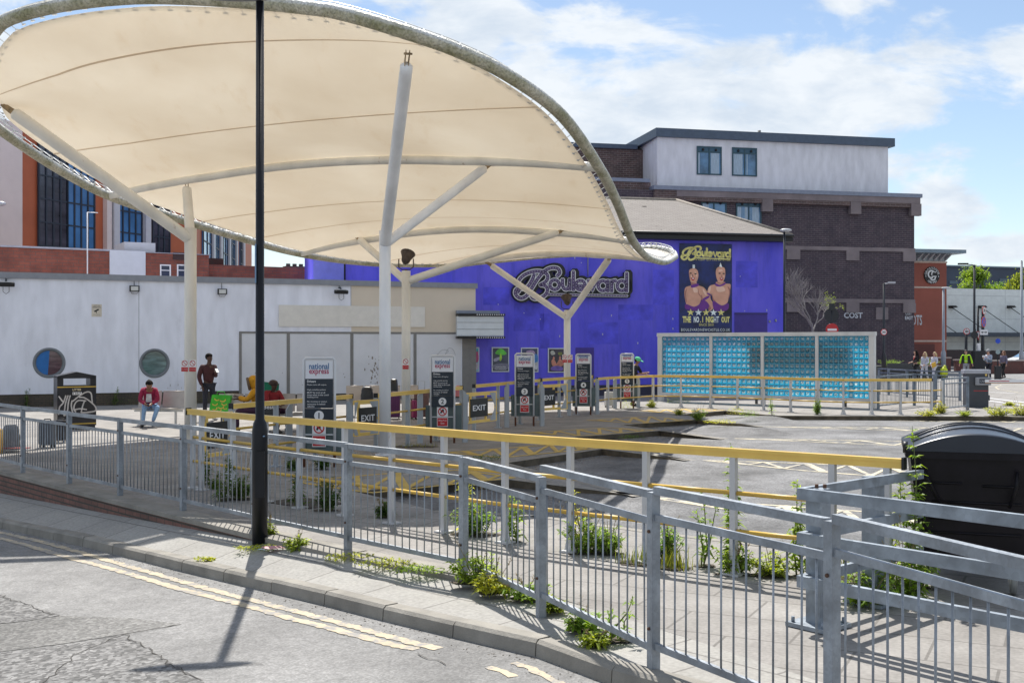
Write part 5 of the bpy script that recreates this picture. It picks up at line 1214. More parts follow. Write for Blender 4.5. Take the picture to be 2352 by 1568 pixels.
stand(1, 695, 772, 1072, 1.87, 'white framed national express stand sign with number 1, nearest of the five', [(664, 1062, 925.8), (803, 1062, 921)], 'one')
stand(2, 987, 1046, 1017, 1.86, 'white framed national express stand sign with number 2 beside the cream column', [(965, 1017, 895), (1068, 1015, 897)], 'two')
stand(3, 1181.7, 1228, 978, 1.86, 'white framed national express stand sign with number 3 in front of framed posters', [(1164, 981, 880), (1245, 978, 880)], 'three')
stand(4, 1321.3, 1358.5, 952.5, 1.80, 'white framed national express stand sign with number 4 right of the farthest column', [(1307, 954, 867), (1371.5, 951, 868)], 'four')
stand(5, 1424, 1456.5, 937.5, 1.78, 'white framed national express stand sign with number 5, smallest and farthest of the five', [(1412.5, 938, 864), (1466, 936, 864)], 'five')
# queue rails between the stands
def seg(a, b, n): return [(lerp(a[0], b[0], k/n), lerp(a[1], b[1], k/n)) for k in range(n+1)]
for a, b, lab, n in (((-4.50, 17.8), (-3.06, 21.1), 'yellow queue rail running behind stand sign one', 3), ((-2.62, 21.4), (-1.15, 25.2), 'yellow queue rail running behind stand sign two', 3),
                     ((-.89, 26.1), (.74, 30.2), 'yellow queue rail running behind stand sign three', 3), ((.80, 30.6), (2.42, 33.6), 'yellow queue rail between the farthest column and stand sign four', 3)):
    handrail('queue_rail', lab, seg(a, b, n), [a, b], 1.1, group='yellow queue rails beside the stands')
FY = [(2.52, 34.0), (3.35, 36.6), (4.9, 35.7), (7.0, 34.0), (9.75, 32.9), (12.25, 32.0)]
fp = [gr(u, v) for u, v in ((1371, 947.5), (1396, 943), (1500, 934.5), (1564, 935), (1632, 937), (1694, 939), (1754, 942), (1816, 946), (1880, 949), (1937, 951.5), (2002, 952), (2068, 952), (2139, 951), (2163, 949))]
handrail('bay_handrail', 'long pale yellow handrail in front of the turquoise glass block wall', [(p.x, p.y) for p in fp], [(p.x, p.y) for p in fp[:-1]], 1.03, pm=WPOST, tubes=(.70, .36))
def gate(a, b, lab, t0=.2, t1=.72):
    A, B = Vector((*a, 0)), Vector((*b, 0)); ang = math.atan2((B-A).y, (B-A).x); L_ = (B-A).length
    e = T('exit_gate', lab, 'gate', A, ang, 'yellow exit gates'); m_ = MB()
    m_.b2((0, -.02, .95), (L_, .02, 1.03)); m_.b2((0, -.02, .36), (L_, .02, .42))
    for t in (t0+.03, t1-.03): m_.b2((t*L_-.025, -.018, .42), (t*L_+.025, .018, .95))
    m_.b2((L_-.05, -.018, .42), (L_-.001, .018, .95)); m_.build('gate_frame', YEL, e)
    m_ = MB()
    for z0, z1 in ((1.0, .66), (.38, .68)): m_.prism([(L_-.05, -.024, z0), (L_-.30, -.024, z0), (L_-.05, -.024, z1)], (0, .008, 0)); m_.prism([(.0, -.024, z0), (.10, -.024, z0), (.0, -.024, z1)], (0, .008, 0))
    m_.build('gusset', GPOST, e)
    m_ = MB(); m_.b2((t0*L_, -.035, .49), (t1*L_, -.022, .89)); sg_ = m_.build('sign_plate', BLK, e)
    m_ = MB(); put_text(m_, 'EXIT', ((t0+t1)/2*L_, -.037, .69), .12, (t1-t0)*L_*.76, bold=.015); m_.build('lettering', WHT, sg_)
gate((-4.70, 16.75), (-4.42, 17.5), 'yellow gate with EXIT plate beside the white column at the left', .15, .8)
gate((-2.95, 20.7), (-2.55, 21.3), 'yellow gate with EXIT plate left of the thick white column', .15, .85)
gate((-1.0, 23.9), (-.36, 25.0), 'yellow gate with EXIT plate between stand signs two and three', .12, .68)
gate((.68, 28.6), (1.46, 29.4), 'yellow gate with EXIT plate between stand signs three and four', .12, .55)
gate((2.42, 32.6), (2.62, 33.6), 'far yellow gate with EXIT plate between stand signs four and five', .3, .8)
# small safety notices on the columns
for c_, r_, k, lab in ((cA, .13, 2, 'pair of red and white prohibition notices on the left cream column'), (cC, .107, 1, 'red and white no smoking notice on the column behind the thick white one'), (cD, .11, 2, 'pair of red prohibition notices on the farthest column')):
    e = T('prohibition_notice', lab, 'notice', (c_.x, c_.y, 1.62), 0, 'column notices')
    for i in range(k):
        x = (i-.5*(k-1))*.17; m_ = MB(); m_.b2((x-.075, -r_-.012, -.13), (x+.075, -r_-.002, .12)); b_ = m_.build('plate', WHT, e)
        m_ = MB(); m_.ribbon([(x+.055*math.cos(2*math.pi*j/20), -r_-.014, .05+.055*math.sin(2*math.pi*j/20)) for j in range(20)], .014, closed=True); m_.ribbon([(x-.04, -r_-.014, .09), (x+.04, -r_-.014, .01)], .013); m_.b2((x-.072, -r_-.0135, -.127), (x+.072, -r_-.0121, -.035)); m_.build('red_print', RED, b_)
        m_ = MB(); put_text(m_, 'No smoking', (x, -r_-.0145, -.08), .02, .12); m_.build('white_print', WHT, b_)
# ------------------------------------------------------------------ glass block wall
gw = Fr((gr(1513, 920).x, gr(1513, 920).y), (gr(2010, 938).x, gr(2010, 938).y))
ge = gw.root('glass_block_wall', 'long wall of turquoise glass blocks in a white frame behind the yellow rail', 'glass wall')
ZT_ = 2.47; fx = [gw.x(u) for u in (1513, 1635, 1753, 1878, 2010)]; GWF = rusty('chipped_white_frame', (.66, .65, .64), (.30, .25, .14), (.60, .75), 2.6, .6)
m_ = MB()
for i, x in enumerate(fx): ww = .09 if i in (0, 4) else .055; c = x+(.09 if i == 0 else (-.09 if i == 4 else 0)); m_.b2((c-ww, -.09, 0), (c+ww, .09, ZT_-.13))
m_.b2((fx[0]-.02, -.11, ZT_-.13), (fx[-1]+.02, .11, ZT_)); m_.b2((fx[0]+.15, -.085, .22), (fx[-1]-.15, .085, .32)); m_.build('frame', GWF, ge)
def gb_mat(name, core):
    m, N, L, b = nodes(name); vec = ocoord(N, L)
    tr = N.new('ShaderNodeBsdfTranslucent'); gl = N.new('ShaderNodeBsdfGlossy'); tp = N.new('ShaderNodeBsdfTransparent'); df = N.new('ShaderNodeBsdfDiffuse')
    m1 = N.new('ShaderNodeMixShader'); m2 = N.new('ShaderNodeMixShader'); m3 = N.new('ShaderNodeMixShader')
    if core:
        n = tex(N, L, 'Noise', 17, vec, Detail=2.0, Distortion=1.6); f = ramp(N, L, n.outputs[0], .44, 1.0, .52, 0.0)  # pale and dark scribbles painted in to imitate refraction in the blocks
        n2 = tex(N, L, 'Noise', .7, vec, Detail=3.0)
        c = mixc(N, L, (.72, .90, .93), (.02, .22, .30), f); c = mixc(N, L, c, (.07, .52, .66), ramp(N, L, n2.outputs[0], .4, .02, .6, .45)); n5 = tex(N, L, 'Noise', 3.5, vec, Detail=5.0); c = mixc(N, L, c, ramp(N, L, n5.outputs[0], .3, .45, .65, 1.15), 1.0, 'MULTIPLY')
        L.new(c, tr.inputs[0]); L.new(c, tp.inputs[0]); L.new(c, df.inputs[0]); L.new(ramp(N, L, n.outputs[0], .4, .8, .6, .55), m1.inputs[0])
    else:
        for s_ in (tr, tp, df): s_.inputs[0].default_value = (.0, .30, .50, 1)
        m1.inputs[0].default_value = .85
    gl.inputs['Roughness'].default_value = .12
    bpn = N.new('ShaderNodeBump'); bpn.inputs['Strength'].default_value = .8; bpn.inputs['Distance'].default_value = .02; nn = tex(N, L, 'Noise', 14, vec, Detail=1.0); L.new(nn.outputs[0], bpn.inputs['Height']); L.new(bpn.outputs[0], gl.inputs['Normal'])
    L.new(tp.outputs[0], m1.inputs[1]); L.new(tr.outputs[0], m1.inputs[2]); m2.inputs[0].default_value = .25; L.new(m1.outputs[0], m2.inputs[1]); L.new(df.outputs[0], m2.inputs[2])
    m3.inputs[0].default_value = .12; L.new(m2.outputs[0], m3.inputs[1]); L.new(gl.outputs[0], m3.inputs[2]); L.new(m3.outputs[0], N['Material Output'].inputs[0]); return m
GB1, GB2 = gb_mat('glass_block_edge', False), gb_mat('glass_block_core', True); MORT = mat('block_joint', (.10, .42, .55), .6, var=.2)
for i in range(4):
    xa = fx[i]+(.18 if i == 0 else .055); xb = fx[i+1]-(.18 if i == 3 else .055); z0, z1 = .32, ZT_-.13; nc, nr = 10, 11
    m_ = MB(); cw = (xb-xa)/nc; chh = (z1-z0)/nr
    for c in range(nc):
        for r_ in range(nr):
            a0, a1, b0, b1 = xa+c*cw, xa+(c+1)*cw, z0+r_*chh, z0+(r_+1)*chh; g1, g2, g3 = .006, .040, .044
            def rc(g, y): return [(a0+g, y, b0+g), (a1-g, y, b0+g), (a1-g, y, b1-g), (a0+g, y, b1-g)]
            o0, o1, o2 = rc(0, -.03), rc(g1, -.03), rc(g2, -.055)
            m_.add(o0+o1, [(k, (k+1) % 4, 4+(k+1) % 4, 4+k) for k in range(4)], 2)
            m_.add(o1+o2, [(k, (k+1) % 4, 4+(k+1) % 4, 4+k) for k in range(4)], 0)
            m_.add(o2, [(0, 1, 2, 3)], 1)
    m_.poly([(xa, .04, z0), (xb, .04, z0), (xb, .04, z1), (xa, .04, z1)], 0) if False else None
    m_.build('glass_block_panel', [GB1, GB2, MORT], ge)
# dark board added close behind the blocks to darken that patch
nb = gw.root('added_dark_board', 'broad dark panel added behind the turquoise glass blocks to darken them', 'board')
m_ = MB(); m_.b2((gw.x(1716), .06, CH-54/F*37), (gw.x(1950), .10, CH+5/F*37)); m_.build('added_board_panel', mat('added_board_teal', (.01, .10, .12), .5), nb)
m_ = MB(); 
for u in (1730, 1935): m_.b2((gw.x(u)-.04, .23, 0), (gw.x(u)+.04, .29, 2.1))
m_.build('added_board_posts', DKG, nb)
# ------------------------------------------------------------------ benches
def bench(e, n, w=.62, legs=None):
    L_ = n*w
    for k in range(n):
        x0_ = k*w+.02; x1_ = (k+1)*w-.02
        m_ = MB(); m_.add([(x0_, -.22, .44), (x1_, -.22, .44), (x1_, .2, .41), (x0_, .2, .41), (x0_, -.22, .46), (x1_, -.22, .46), (x1_, .2, .43), (x0_, .2, .43)], [(0, 3, 2, 1), (4, 5, 6, 7), (0, 1, 5, 4), (1, 2, 6, 5), (2, 3, 7, 6), (3, 0, 4, 7)])
        m_.tube([(x0_, -.23, .45), (x1_, -.23, .45)], .018, 6); m_.build('seat', SEATM, e)
        m_ = MB(); m_.add([(x0_, .20, .46), (x1_, .20, .46), (x1_, .30, .86), (x0_, .30, .86), (x0_, .22, .46), (x1_, .22, .46), (x1_, .32, .86), (x0_, .32, .86)], [(0, 1, 2, 3), (4, 7, 6, 5), (0, 4, 5, 1), (1, 5, 6, 2), (2, 6, 7, 3), (3, 7, 4, 0)])
        m_.tube([(x0_, .31, .87), (x1_, .31, .87)], .016, 6); m_.build('backrest', SEATM, e)
    m_ = MB(); m_.bar((0, 0, .39), (L_, 0, .39), .06, .05); m_.build('beam', STEEL, e)
    for x in (.18, L_-.18):
        m_ = MB(); m_.bar((x, 0, .38), (x, 0, .03), .05, .05, up=(0, 1, 0)); m_.bar((x, -.25, .035), (x, .25, .035), .05, .03); m_.cyl((x, -.22, 0), (x, -.22, .03), .04); m_.cyl((x, .22, 0), (x, .22, .03), .04); m_.build('leg', STEEL, e)
b1 = T('bench', 'steel bench by the white wall with a woman in crimson sitting on it', 'bench', (gr(313, 977).x, 28.2, 0), R(-2), 'steel station benches'); bench(b1, 2)
b2_ = T('bench', 'dark steel bench behind the first queue rail with the yellow coated person on it', 'bench', (-7.05, 26.4, 0), R(3), 'steel station benches'); bench(b2_, 4)
b3 = T('bench', 'empty cream seated bench against the boarded shopfront panels', 'bench', ((795-CU)/F*31.6, 31.6, 0), R(12), 'steel station benches'); bench(b3, 4, .53)
# ------------------------------------------------------------------ litter bin
lb_ = T('litter_bin', 'large black litter bin with white graffiti scrawl in front of the round window', 'litter bin', ((172-CU)/F*27.4, 27.4, 0), R(31)); BB = mat('bin_black', (.014, .013, .018), .3, var=.2, scale=2)
m_ = MB(); m_.b2((-.45, -.28, .08), (.45, .28, 1.07)); m_.b2((-.43, -.26, .0), (.43, .26, .08)); m_.build('body', BB, lb_)
m_ = MB(); 
for x0_, x1_ in ((-.45, -.31), (.31, .45)): m_.b2((x0_, -.28, 1.07), (x1_, .28, 1.27))
m_.b2((-.45, -.28, 1.24), (.45, -.2, 1.30)); m_.b2((-.45, .2, 1.24), (.45, .28, 1.30)); m_.prism([(-.46, -.29, 1.30), (.46, -.29, 1.30), (0, -.29, 1.40)], (0, .58, 0)); m_.build('hood', BB, lb_)
m_ = MB(); m_.b2((-.3, -.2, 1.068), (.3, .2, 1.075)); m_.build('ash_tray', STEEL, lb_)
m_ = MB(); m_.b2((-.452, -.284, 1.02), (.452, -.28, 1.045)); m_.b2((-.452, -.284, .12), (.452, -.28, .145)); m_.build('gold_band', mat('gold_band', (.55, .37, .06), .4), lb_)
m_ = MB(); put_text(m_, 'LITTER', (0, -.2835, .965), .055, .20, bold=.02); m_.build('gold_lettering', mat('cream_print', (.62, .55, .38), .5), lb_)
m_ = MB(); m_.b2((-.10, -.284, .84), (.11, -.2805, .905)); npz = m_.build('number_plate', WHT, lb_); m_ = MB(); put_text(m_, '1357', (0.005, -.286, .872), .05, .18, bold=.02); m_.build('number', BLK, npz)
gm = MB()
def gz(x, y): return Vector((lerp(-.45, .45, (x-850)/(1385-850)), -.2845, lerp(1.045, .145, (y-150)/(725-150))))
for i, s_ in enumerate(([(870, 300), (900, 345), (935, 400)], [(965, 290), (930, 400), (880, 470), (868, 580)], [(995, 290), (960, 420), (940, 600)], [(1025, 290), (1000, 400), (985, 540), (950, 600)], [(1050, 370), (1040, 450), (1060, 560)],
           [(1060, 380), (1150, 300), (1250, 240), (1310, 260), (1325, 370), (1330, 400)], [(1150, 320), (1220, 330), (1310, 400), (1375, 480), (1370, 540), (1250, 560), (1180, 560)], [(1240, 380), (1140, 370), (1090, 420), (1075, 500), (1100, 545)], [(1075, 515), (1160, 500), (1250, 515)], [(1225, 370), (1195, 460), (1175, 560)])):
    gm.ribbon([gz(*p)-Vector((0, .0004*i, 0)) for p in cr2(s_, 5)], .032)
gm.build('graffiti', mat('sprayed_grey', (.50, .48, .48), .5, var=.2, scale=8), lb_)
# ------------------------------------------------------------------ luggage
def suitcase(u, v, w, h, dep, col, lab, rot=0, handle=.0, ribs=5, name='suitcase', z=0, d=None):
    p = gr(u, v, 0) if d is None else Vector(((u-CU)/F*d, d, 0)); e = T(name, lab, 'suitcase', (p.x, p.y, z), R(rot))
    mc = mat('case_%s' % lab.replace(' ', '')[:18], col, .35, var=.15); m_ = MB(); m_.rounded((0, 0, h/2+.03), (w, dep, h-.04), .05); m_.build('shell', mc, e)
    m_ = MB()
    for k in range(ribs): x = lerp(-w*.38, w*.38, k/(ribs-1)); m_.tube([(x, -dep/2+.002, .08), (x, -dep/2-.006, .14), (x, -dep/2-.006, h-.1), (x, -dep/2+.002, h-.05)], .009, 6)
    m_.build('ribs', mc, e)
    for sx in (-1, 1):
        for sy in (-1, 1):
            m_ = MB(); m_.cyl((sx*w*.38-.012, sy*dep*.3, .03), (sx*w*.38+.012, sy*dep*.3, .03), .03, n=10); m_.build('wheel', BLK, e)
    if handle:
        m_ = MB(); m_.tube([(-.09, .02, h), (-.09, .02, h+handle), (.09, .02, h+handle), (.09, .02, h)], .010, 6); m_.build('pull_handle', STEEL if 'brown' in lab else BLK, e)
    m_ = MB(); m_.tube([(-.08, 0, h+.005), (-.06, 0, h+.04), (.06, 0, h+.04), (.08, 0, h+.005)], .011, 6); m_.build('carry_handle', BLK, e)
    return e
suitcase(109, 1027, .31, .53, .22, (.10, .11, .13), 'grey ribbed hard suitcase standing behind the guardrail', -8, ribs=6)
suitcase(140, 1016, .25, .47, .2, (.02, .02, .025), 'small black suitcase beside the grey ribbed one', -8)
suitcase(906, 961, .32, .74, .25, (.10, .02, .10), 'tall purple suitcase behind the thick white column', 5)
suitcase(968, 961, .42, .72, .28, (.16, .085, .075), 'large brown suitcase with raised steel handle by stand sign two', 5, handle=.32)
suitcase(939, 962, .14, .52, .25, (.52, .42, .28), 'cream suitcase squeezed between the purple and brown ones', 20, ribs=3)
suitcase(951, 963, .12, .52, .25, (.25, .02, .10), 'magenta suitcase touching the large brown one', 20, ribs=3)
suitcase(1400, 935, .32, .50, .25, (.62, .61, .58), 'white cabin suitcase standing left of stand sign five', 8, handle=.0)
suitcase(522, 0, .30, .50, .22, (.012, .012, .014), 'black carry-on with tall handle behind the green shopping bag', 0, handle=.42, z=.0, d=27.4)
def sack(name, cat, lab, p, w, h, dep, m, rot=0, flop=.15, extra=None):
    e = T(name, lab, cat, p, R(rot)); m_ = MB(); N1, N2 = 18, 9; random.seed(hash(lab) % 1000 if False else len(lab))
    for j in range(N2+1):
        t = j/N2; s_ = (1-.25*t**2)*(1 if t < .9 else .75); 
        for i in range(N1):
            a = 2*math.pi*i/N1; ca, sa = math.cos(a), math.sin(a); sx = math.copysign(abs(ca)**.6, ca); sy = math.copysign(abs(sa)**.6, sa)
            m_.v.append(Vector((sx*w/2*s_*(1+random.uniform(-.05, .05)), sy*dep/2*s_*(1+random.uniform(-.07, .07))+flop*t*t*.2, h*t)))
    for j in range(N2):
        for i in range(N1): m_.f.append([j*N1+i, j*N1+(i+1) % N1, (j+1)*N1+(i+1) % N1, (j+1)*N1+i]); m_.m.append(0); m_.s.append(True)
    m_.f.append([N2*N1+i for i in range(N1)]); m_.m.append(0); m_.s.append(True)
    m_.build('bag_body', m, e); return e
def green_bag():
    p = Vector(((507-CU)/F*26.6, 26.6, .47)); e = T('shopping_bag', 'bright green shopping bag printed with yellow bananas on the bench end', 'bag', p, R(4))
    G = mat('bag_green', (.05, .50, .02), .3, var=.2, scale=4); m_ = MB(); w, h = .46, .40
    m_.add([(-.26, -.09, 0), (.20, -.1, 0), (.22, .09, 0), (-.24, .1, 0), (-.19, -.08, h), (.24, -.07, h-.03), (.26, .05, h-.03), (-.17, .06, h)], [(0, 1, 5, 4), (1, 2, 6, 5), (2, 3, 7, 6), (3, 0, 4, 7), (0, 3, 2, 1)]); m_.build('bag_body', G, e)
    m_ = MB()
    for (x, z, s_, a) in ((-.07, .31, 1, -.3), (.06, .29, 1.2, .3), (-.12, .2, 1.1, .1), (.1, .2, 1.1, -.2), (-.13, .09, 1.1, .5), (.02, .13, 1.2, .2), (.12, .10, .9, -.4), (-.02, .05, .9, .3)):
        P = [(x+s_*.055*math.cos(t+a), -.102 - .0+ (z/h)*.022, z+s_*.045*math.sin(t+a)) for t in [math.pi*(1.1+.8*k/8) for k in range(9)]]; m_.ribbon(P, .024*s_)
    m_.build('printed_bananas', mat('banana_yellow', (.72, .55, .08), .4, var=.2, scale=9), e)
    m_ = MB(); m_.tube([(-.08, -.07, h-.01), (-.06, -.075, h+.08), (.1, -.075, h+.07), (.12, -.07, h-.02)], .009, 5); m_.build('handles', mat('bag_green', (.05, .5, .02)), e)
green_bag()
e = sack('handbag', 'bag', 'black bag lettered Best beside the person in red', Vector(((620-CU)/F*25.4, 25.4, .45)), .42, .32, .2, mat('bag_black', (.015, .015, .016), .4)); m_ = MB(); put_text(m_, 'Best', (0, -.125, .2), .09, .24, bold=.01); m_.build('lettering', WHT, e)
sack('rucksack', 'bag', 'black rucksack slumped on the empty cream bench', Vector(((843-CU)/F*31.2, 31.2, .46)), .36, .42, .25, mat('bag_black', (.015, .015, .016), .4))
sack('holdall', 'bag', 'tall black bag resting on top of the purple suitcase', Vector(((904-CU)/F*30.9, 30.9, .77)), .24, .34, .24, mat('bag_black', (.015, .015, .016), .4), flop=.3)
sack('rucksack', 'bag', 'pink and white rucksack half hidden right of stand sign two', Vector(((1053-CU)/F*31, 31, .62)), .2, .3, .2, mat('bag_pink', (.55, .16, .17), .5))
sack('rucksack', 'bag', 'grey and black rucksack on the ground at the far left behind the guardrail', Vector(((24-CU)/F*21.6, 21.6, .03)), .34, .48, .3, mat('bag_grey', (.13, .13, .14), .6, var=.5), rot=10)
e = T('skateboard', 'dark red skateboard lying under the grey rucksack', 'skateboard', Vector(((30-CU)/F*21.3, 21.3, 0)), R(5)); m_ = MB(); m_.rounded((0, 0, .09), (.62, .19, .014), .006); m_.build('deck', mat('deck_red', (.25, .02, .015), .5), e)
for sx in (-.2, .2):
    for sy in (-.07, .07): m_ = MB(); m_.cyl((sx, sy-.015, .035), (sx, sy+.015, .035), .033, n=10); m_.build('wheel', WHT, e)
e = T('yellow_bollard', 'short yellow post at the left edge of the picture', 'bollard', Vector(((-3-CU)/F*21.2, 21.2, 0)), 0); m_ = MB(); m_.tube([(0, 0, 0), (0, 0, .44), (0, 0, .47)], [.075, .075, .05], 14); m_.build('post_body', YEL, e)
# ------------------------------------------------------------------ galvanised enclosure and the wheeled bin
GALV2 = galv('galvanised_heavy', (.27, .31, .36), 22)
en = T('barrier_enclosure', 'heavy galvanised three rail barrier round the black wheeled bin', 'barrier'); c0 = Vector((2.10, 8.14, 0)); c1 = Vector((3.75, 6.15, 0)); c2 = Vector((3.45, 9.35, 0))
d1 = (c1-c0).normalized(); d2 = (c2-c0).normalized(); p1 = Vector((2.27, 8.23, 0)); p2 = Vector((2.92, 8.98, 0))
for i, (p, a_) in enumerate(((p1, math.atan2(d1.y, d1.x)), (p2, math.atan2(d2.y, d2.x)), (c0+d1*2.45, math.atan2(d1.y, d1.x)))):
    m_ = MB(); m_.rounded((p.x, p.y, .51), (.135, .135, 1.03), .012, M=Matrix.Rotation(a_, 3, 'Z')); m_.build('post', GALV2, en)
    m_ = MB(); m_.box((p.x, p.y, .02), (.34, .34, .03), a_)
    for sx in (-1, 1):
        for sy in (-1, 1): m_.cyl((p.x+sx*.13*math.cos(a_)-sy*.13*math.sin(a_), p.y+sx*.13*math.sin(a_)+sy*.13*math.cos(a_), .03), (p.x+sx*.13*math.cos(a_)-sy*.13*math.sin(a_), p.y+sx*.13*math.sin(a_)+sy*.13*math.cos(a_), .075), .014, n=6)
    m_.build('base_plate', GALV2, en)
n1 = Vector((-d1.y, d1.x, 0)); n1 = n1 if n1.y < 0 else -n1
for z in (1.0, .675, .36):
    m_ = MB(); m_.bar(c0+Vector((0, 0, z)), c1+Vector((0, 0, z)), .045, .085); m_.build('rail', GALV2, en)
    m_ = MB(); m_.bar(c0+d2*.03+Vector((0, 0, z)), c2+Vector((0, 0, z)), .04, .075); m_.build('rail', GALV2, en)
m_ = MB()
for k in range(2): m_.cyl(p1+Vector((-.02+.06*k, -.03, 1.03)), p1+Vector((-.02+.06*k, -.03, 1.06)), .014, n=6)
m_.build('rusty_bolts', mat('rust', (.10, .05, .03), .8), en)
wb = T('wheeled_bin', 'big black domed wheeled refuse container at the right edge behind the barrier', 'refuse bin', (3.38, 9.45, 0), R(-18)); BP = mat('bin_plastic', (.006, .005, .008), .42, var=.5, scale=5, bump=.08, bscale=8, spec=.22)
# local frame: x across the end face, y away from the camera
W_, D_ = 1.08, 1.35
m_ = MB(); zb, zt = .28, 1.13; t = .10
def lp4(z, k): return [(k, k*.6, z), (W_-k, k*.6, z), (W_-k, D_-k, z), (k, D_-k, z)]
lv = [lp4(zb, .11), lp4(.45, .085), lp4(zt, .01)]
for a, b in zip(lv, lv[1:]): m_.add(a+b, [(k, (k+1) % 4, 4+(k+1) % 4, 4+k) for k in range(4)])
m_.add(lv[0], [(3, 2, 1, 0)]); m_.b2((-.03, -.04, zt), (W_+.03, D_+.03, zt+.055)); m_.build('body', BP, wb)
m_ = MB()
for (x0_, x1_, z) in ((.16, .42, .92), (.58, .86, .905), (.18, .88, .76), (.16, .9, .62), (.16, .88, .50)):
    yy = -.0 + .6*(.01+.075*(zt-z)/.75); m_.tube([(x0_, yy, z), (x1_, yy, z)], .012, 6)
m_.build('ribs', BP, wb)
m_ = MB(); m_.b2((.08, -.005, 1.10), (.10, .03, .42)); m_.tube([(.10, -.03, 1.06), (.16, -.06, .93), (.26, -.03, .72)], .014, 8); m_.tube([(.84, -.03, 1.04), (.83, -.07, .92), (.78, -.04, .74)], .014, 8); m_.tube([(.26, -.02, .70), (.78, -.02, .67)], .012, 6); m_.build('handle', BP, wb)
m_ = MB(); NA, NB = 20, 14
for j in range(NB+1):
    for i in range(NA+1):
        a = math.pi*i/NA; t_ = j/NB; y = lerp(-.045, D_+.03, t_); hgt = .145+.045*math.sin(math.pi*t_)
        m_.v.append(Vector((W_/2+(W_/2+.03)*(2*i/NA-1), y, zt+.058+hgt*(1-(2*i/NA-1)**2))))
for j in range(NB):
    for i in range(NA): o_ = j*(NA+1)+i; m_.f.append([o_, o_+1, o_+NA+2, o_+NA+1]); m_.m.append(0); m_.s.append(True)
m_.f.append([i for i in range(NA+1)][::-1]); m_.m.append(0); m_.s.append(False); m_.f.append([NB*(NA+1)+i for i in range(NA+1)]); m_.m.append(0); m_.s.append(False)
LID = mat('lid_plastic', (.014, .020, .034), .3, var=.1, spec=.5); m_.build('lid', LID, wb)
m_ = MB()
for k in (.25, .45, .62): m_.tube([(W_/2+(W_/2+.032)*a, D_*k, zt+.062+(.145+.045*math.sin(math.pi*k))*(1-a*a)) for a in [i/8-1 for i in range(1, 16)]], .012, 6)
m_.build('lid_ribs', LID, wb)
m_ = MB(); m_.cyl((-.05, .02, 1.215), (-.01, .02, 1.215), .05, n=12); m_.build('trunnion', BLK, wb)
for (x, y) in ((.20, .14), (.82, .14), (.2, 1.2), (.82, 1.2)):
    m_ = MB(); m_.tube([(x+.1*math.cos(a)*.0, y, .0) for a in (0, 1)], .001, 3) if False else None
    m_.cyl((x-.022, y-.05, .10), (x+.022, y-.05, .10), .10, n=20); wo = m_.build('castor', mat('castor_grey', (.22, .22, .21), .5), wb)
    m_ = MB(); m_.cyl((x-.026, y-.05, .10), (x+.026, y-.05, .10), .065, n=16); m_.prism([(x-.034, y+.04, .31), (x-.034, y-.06, .31), (x-.034, y-.06, .08), (x-.034, y-.02, .08)], (.007, 0, 0)); m_.prism([(x+.028, y+.04, .31), (x+.028, y-.06, .31), (x+.028, y-.06, .08), (x+.028, y-.02, .08)], (.007, 0, 0)); m_.build('fork', STEEL, wo)
# litter
def scrap(u, v, z, lab, col, s, pts=6, seed=1):
    random.seed(seed); p = rd(u, v, .12) if z is None else gr(u, v, z); e = MB(); P = [Vector((s*math.cos(a)*random.uniform(.6, 1.1), s*.6*math.sin(a)*random.uniform(.6, 1.1), random.uniform(.004, .03))) for a in [2*math.pi*k/pts for k in range(pts)]]
    c = Vector((0, 0, .03)); e.add([c]+P, [(0, k+1, (k+1) % pts+1) for k in range(pts)]); o = e.build('litter', mat('litter_'+str(seed), col, .6), label=lab, cat='litter'); o.location = p+Vector((0, 0, .012))
scrap(257, 1179, -.33, 'pale flattened cardboard scrap on the shaded pavement by the brick wall', (.42, .36, .33), .17, seed=1)
scrap(625, 1262, -.06, 'crumpled red and white wrapper at the foot of the black lamp post', (.5, .25, .27), .13, 8, seed=2)
scrap(600, 1268, -.06, 'pale blue plastic scrap in front of the lamp post foot', (.45, .58, .6), .07, seed=3)
# ------------------------------------------------------------------ people
def skin_obj(name, V, E, rad, m, parent, sub=1, root=0):
    me = bpy.data.meshes.new(name); me.from_pydata([tuple(v) for v in V], E, []); o = bpy.data.objects.new(name, me); COL.objects.link(o); o.parent = parent
    me.materials.append(m); md = o.modifiers.new('skin', 'SKIN'); md.use_smooth_shade = True; md.branch_smoothing = .3
    sv = me.skin_vertices[0].data
    for i, r in enumerate(rad): sv[i].radius = r if isinstance(r, tuple) else (r, r); sv[i].use_root = (i == root)
    s_ = o.modifiers.new('sub', 'SUBSURF'); s_.levels = sub; s_.render_levels = sub
    return o
SKIN_L = mat('skin_light', (.52, .30, .22), .5, var=.08); SKIN_D = mat('skin_dark', (.075, .035, .022), .5, var=.1); SKIN_M = mat('skin_mid', (.26, .13, .08), .5, var=.08)
STAND = dict(pel=(0, 0, .95), sp=(0, 0, 1.15), ch=(0, .0, 1.36), nk=(0, .0, 1.49), shL=(.18, .0, 1.42), shR=(-.18, .0, 1.42), elL=(.22, .03, 1.13), elR=(-.22, .03, 1.13), wrL=(.23, -.05, .88), wrR=(-.23, -.05, .88),
             hpL=(.09, 0, .91), hpR=(-.09, 0, .91), knL=(.10, -.02, .50), knR=(-.10, -.02, .50), anL=(.10, .02, .09), anR=(-.10, .02, .09), head=(0, 0))
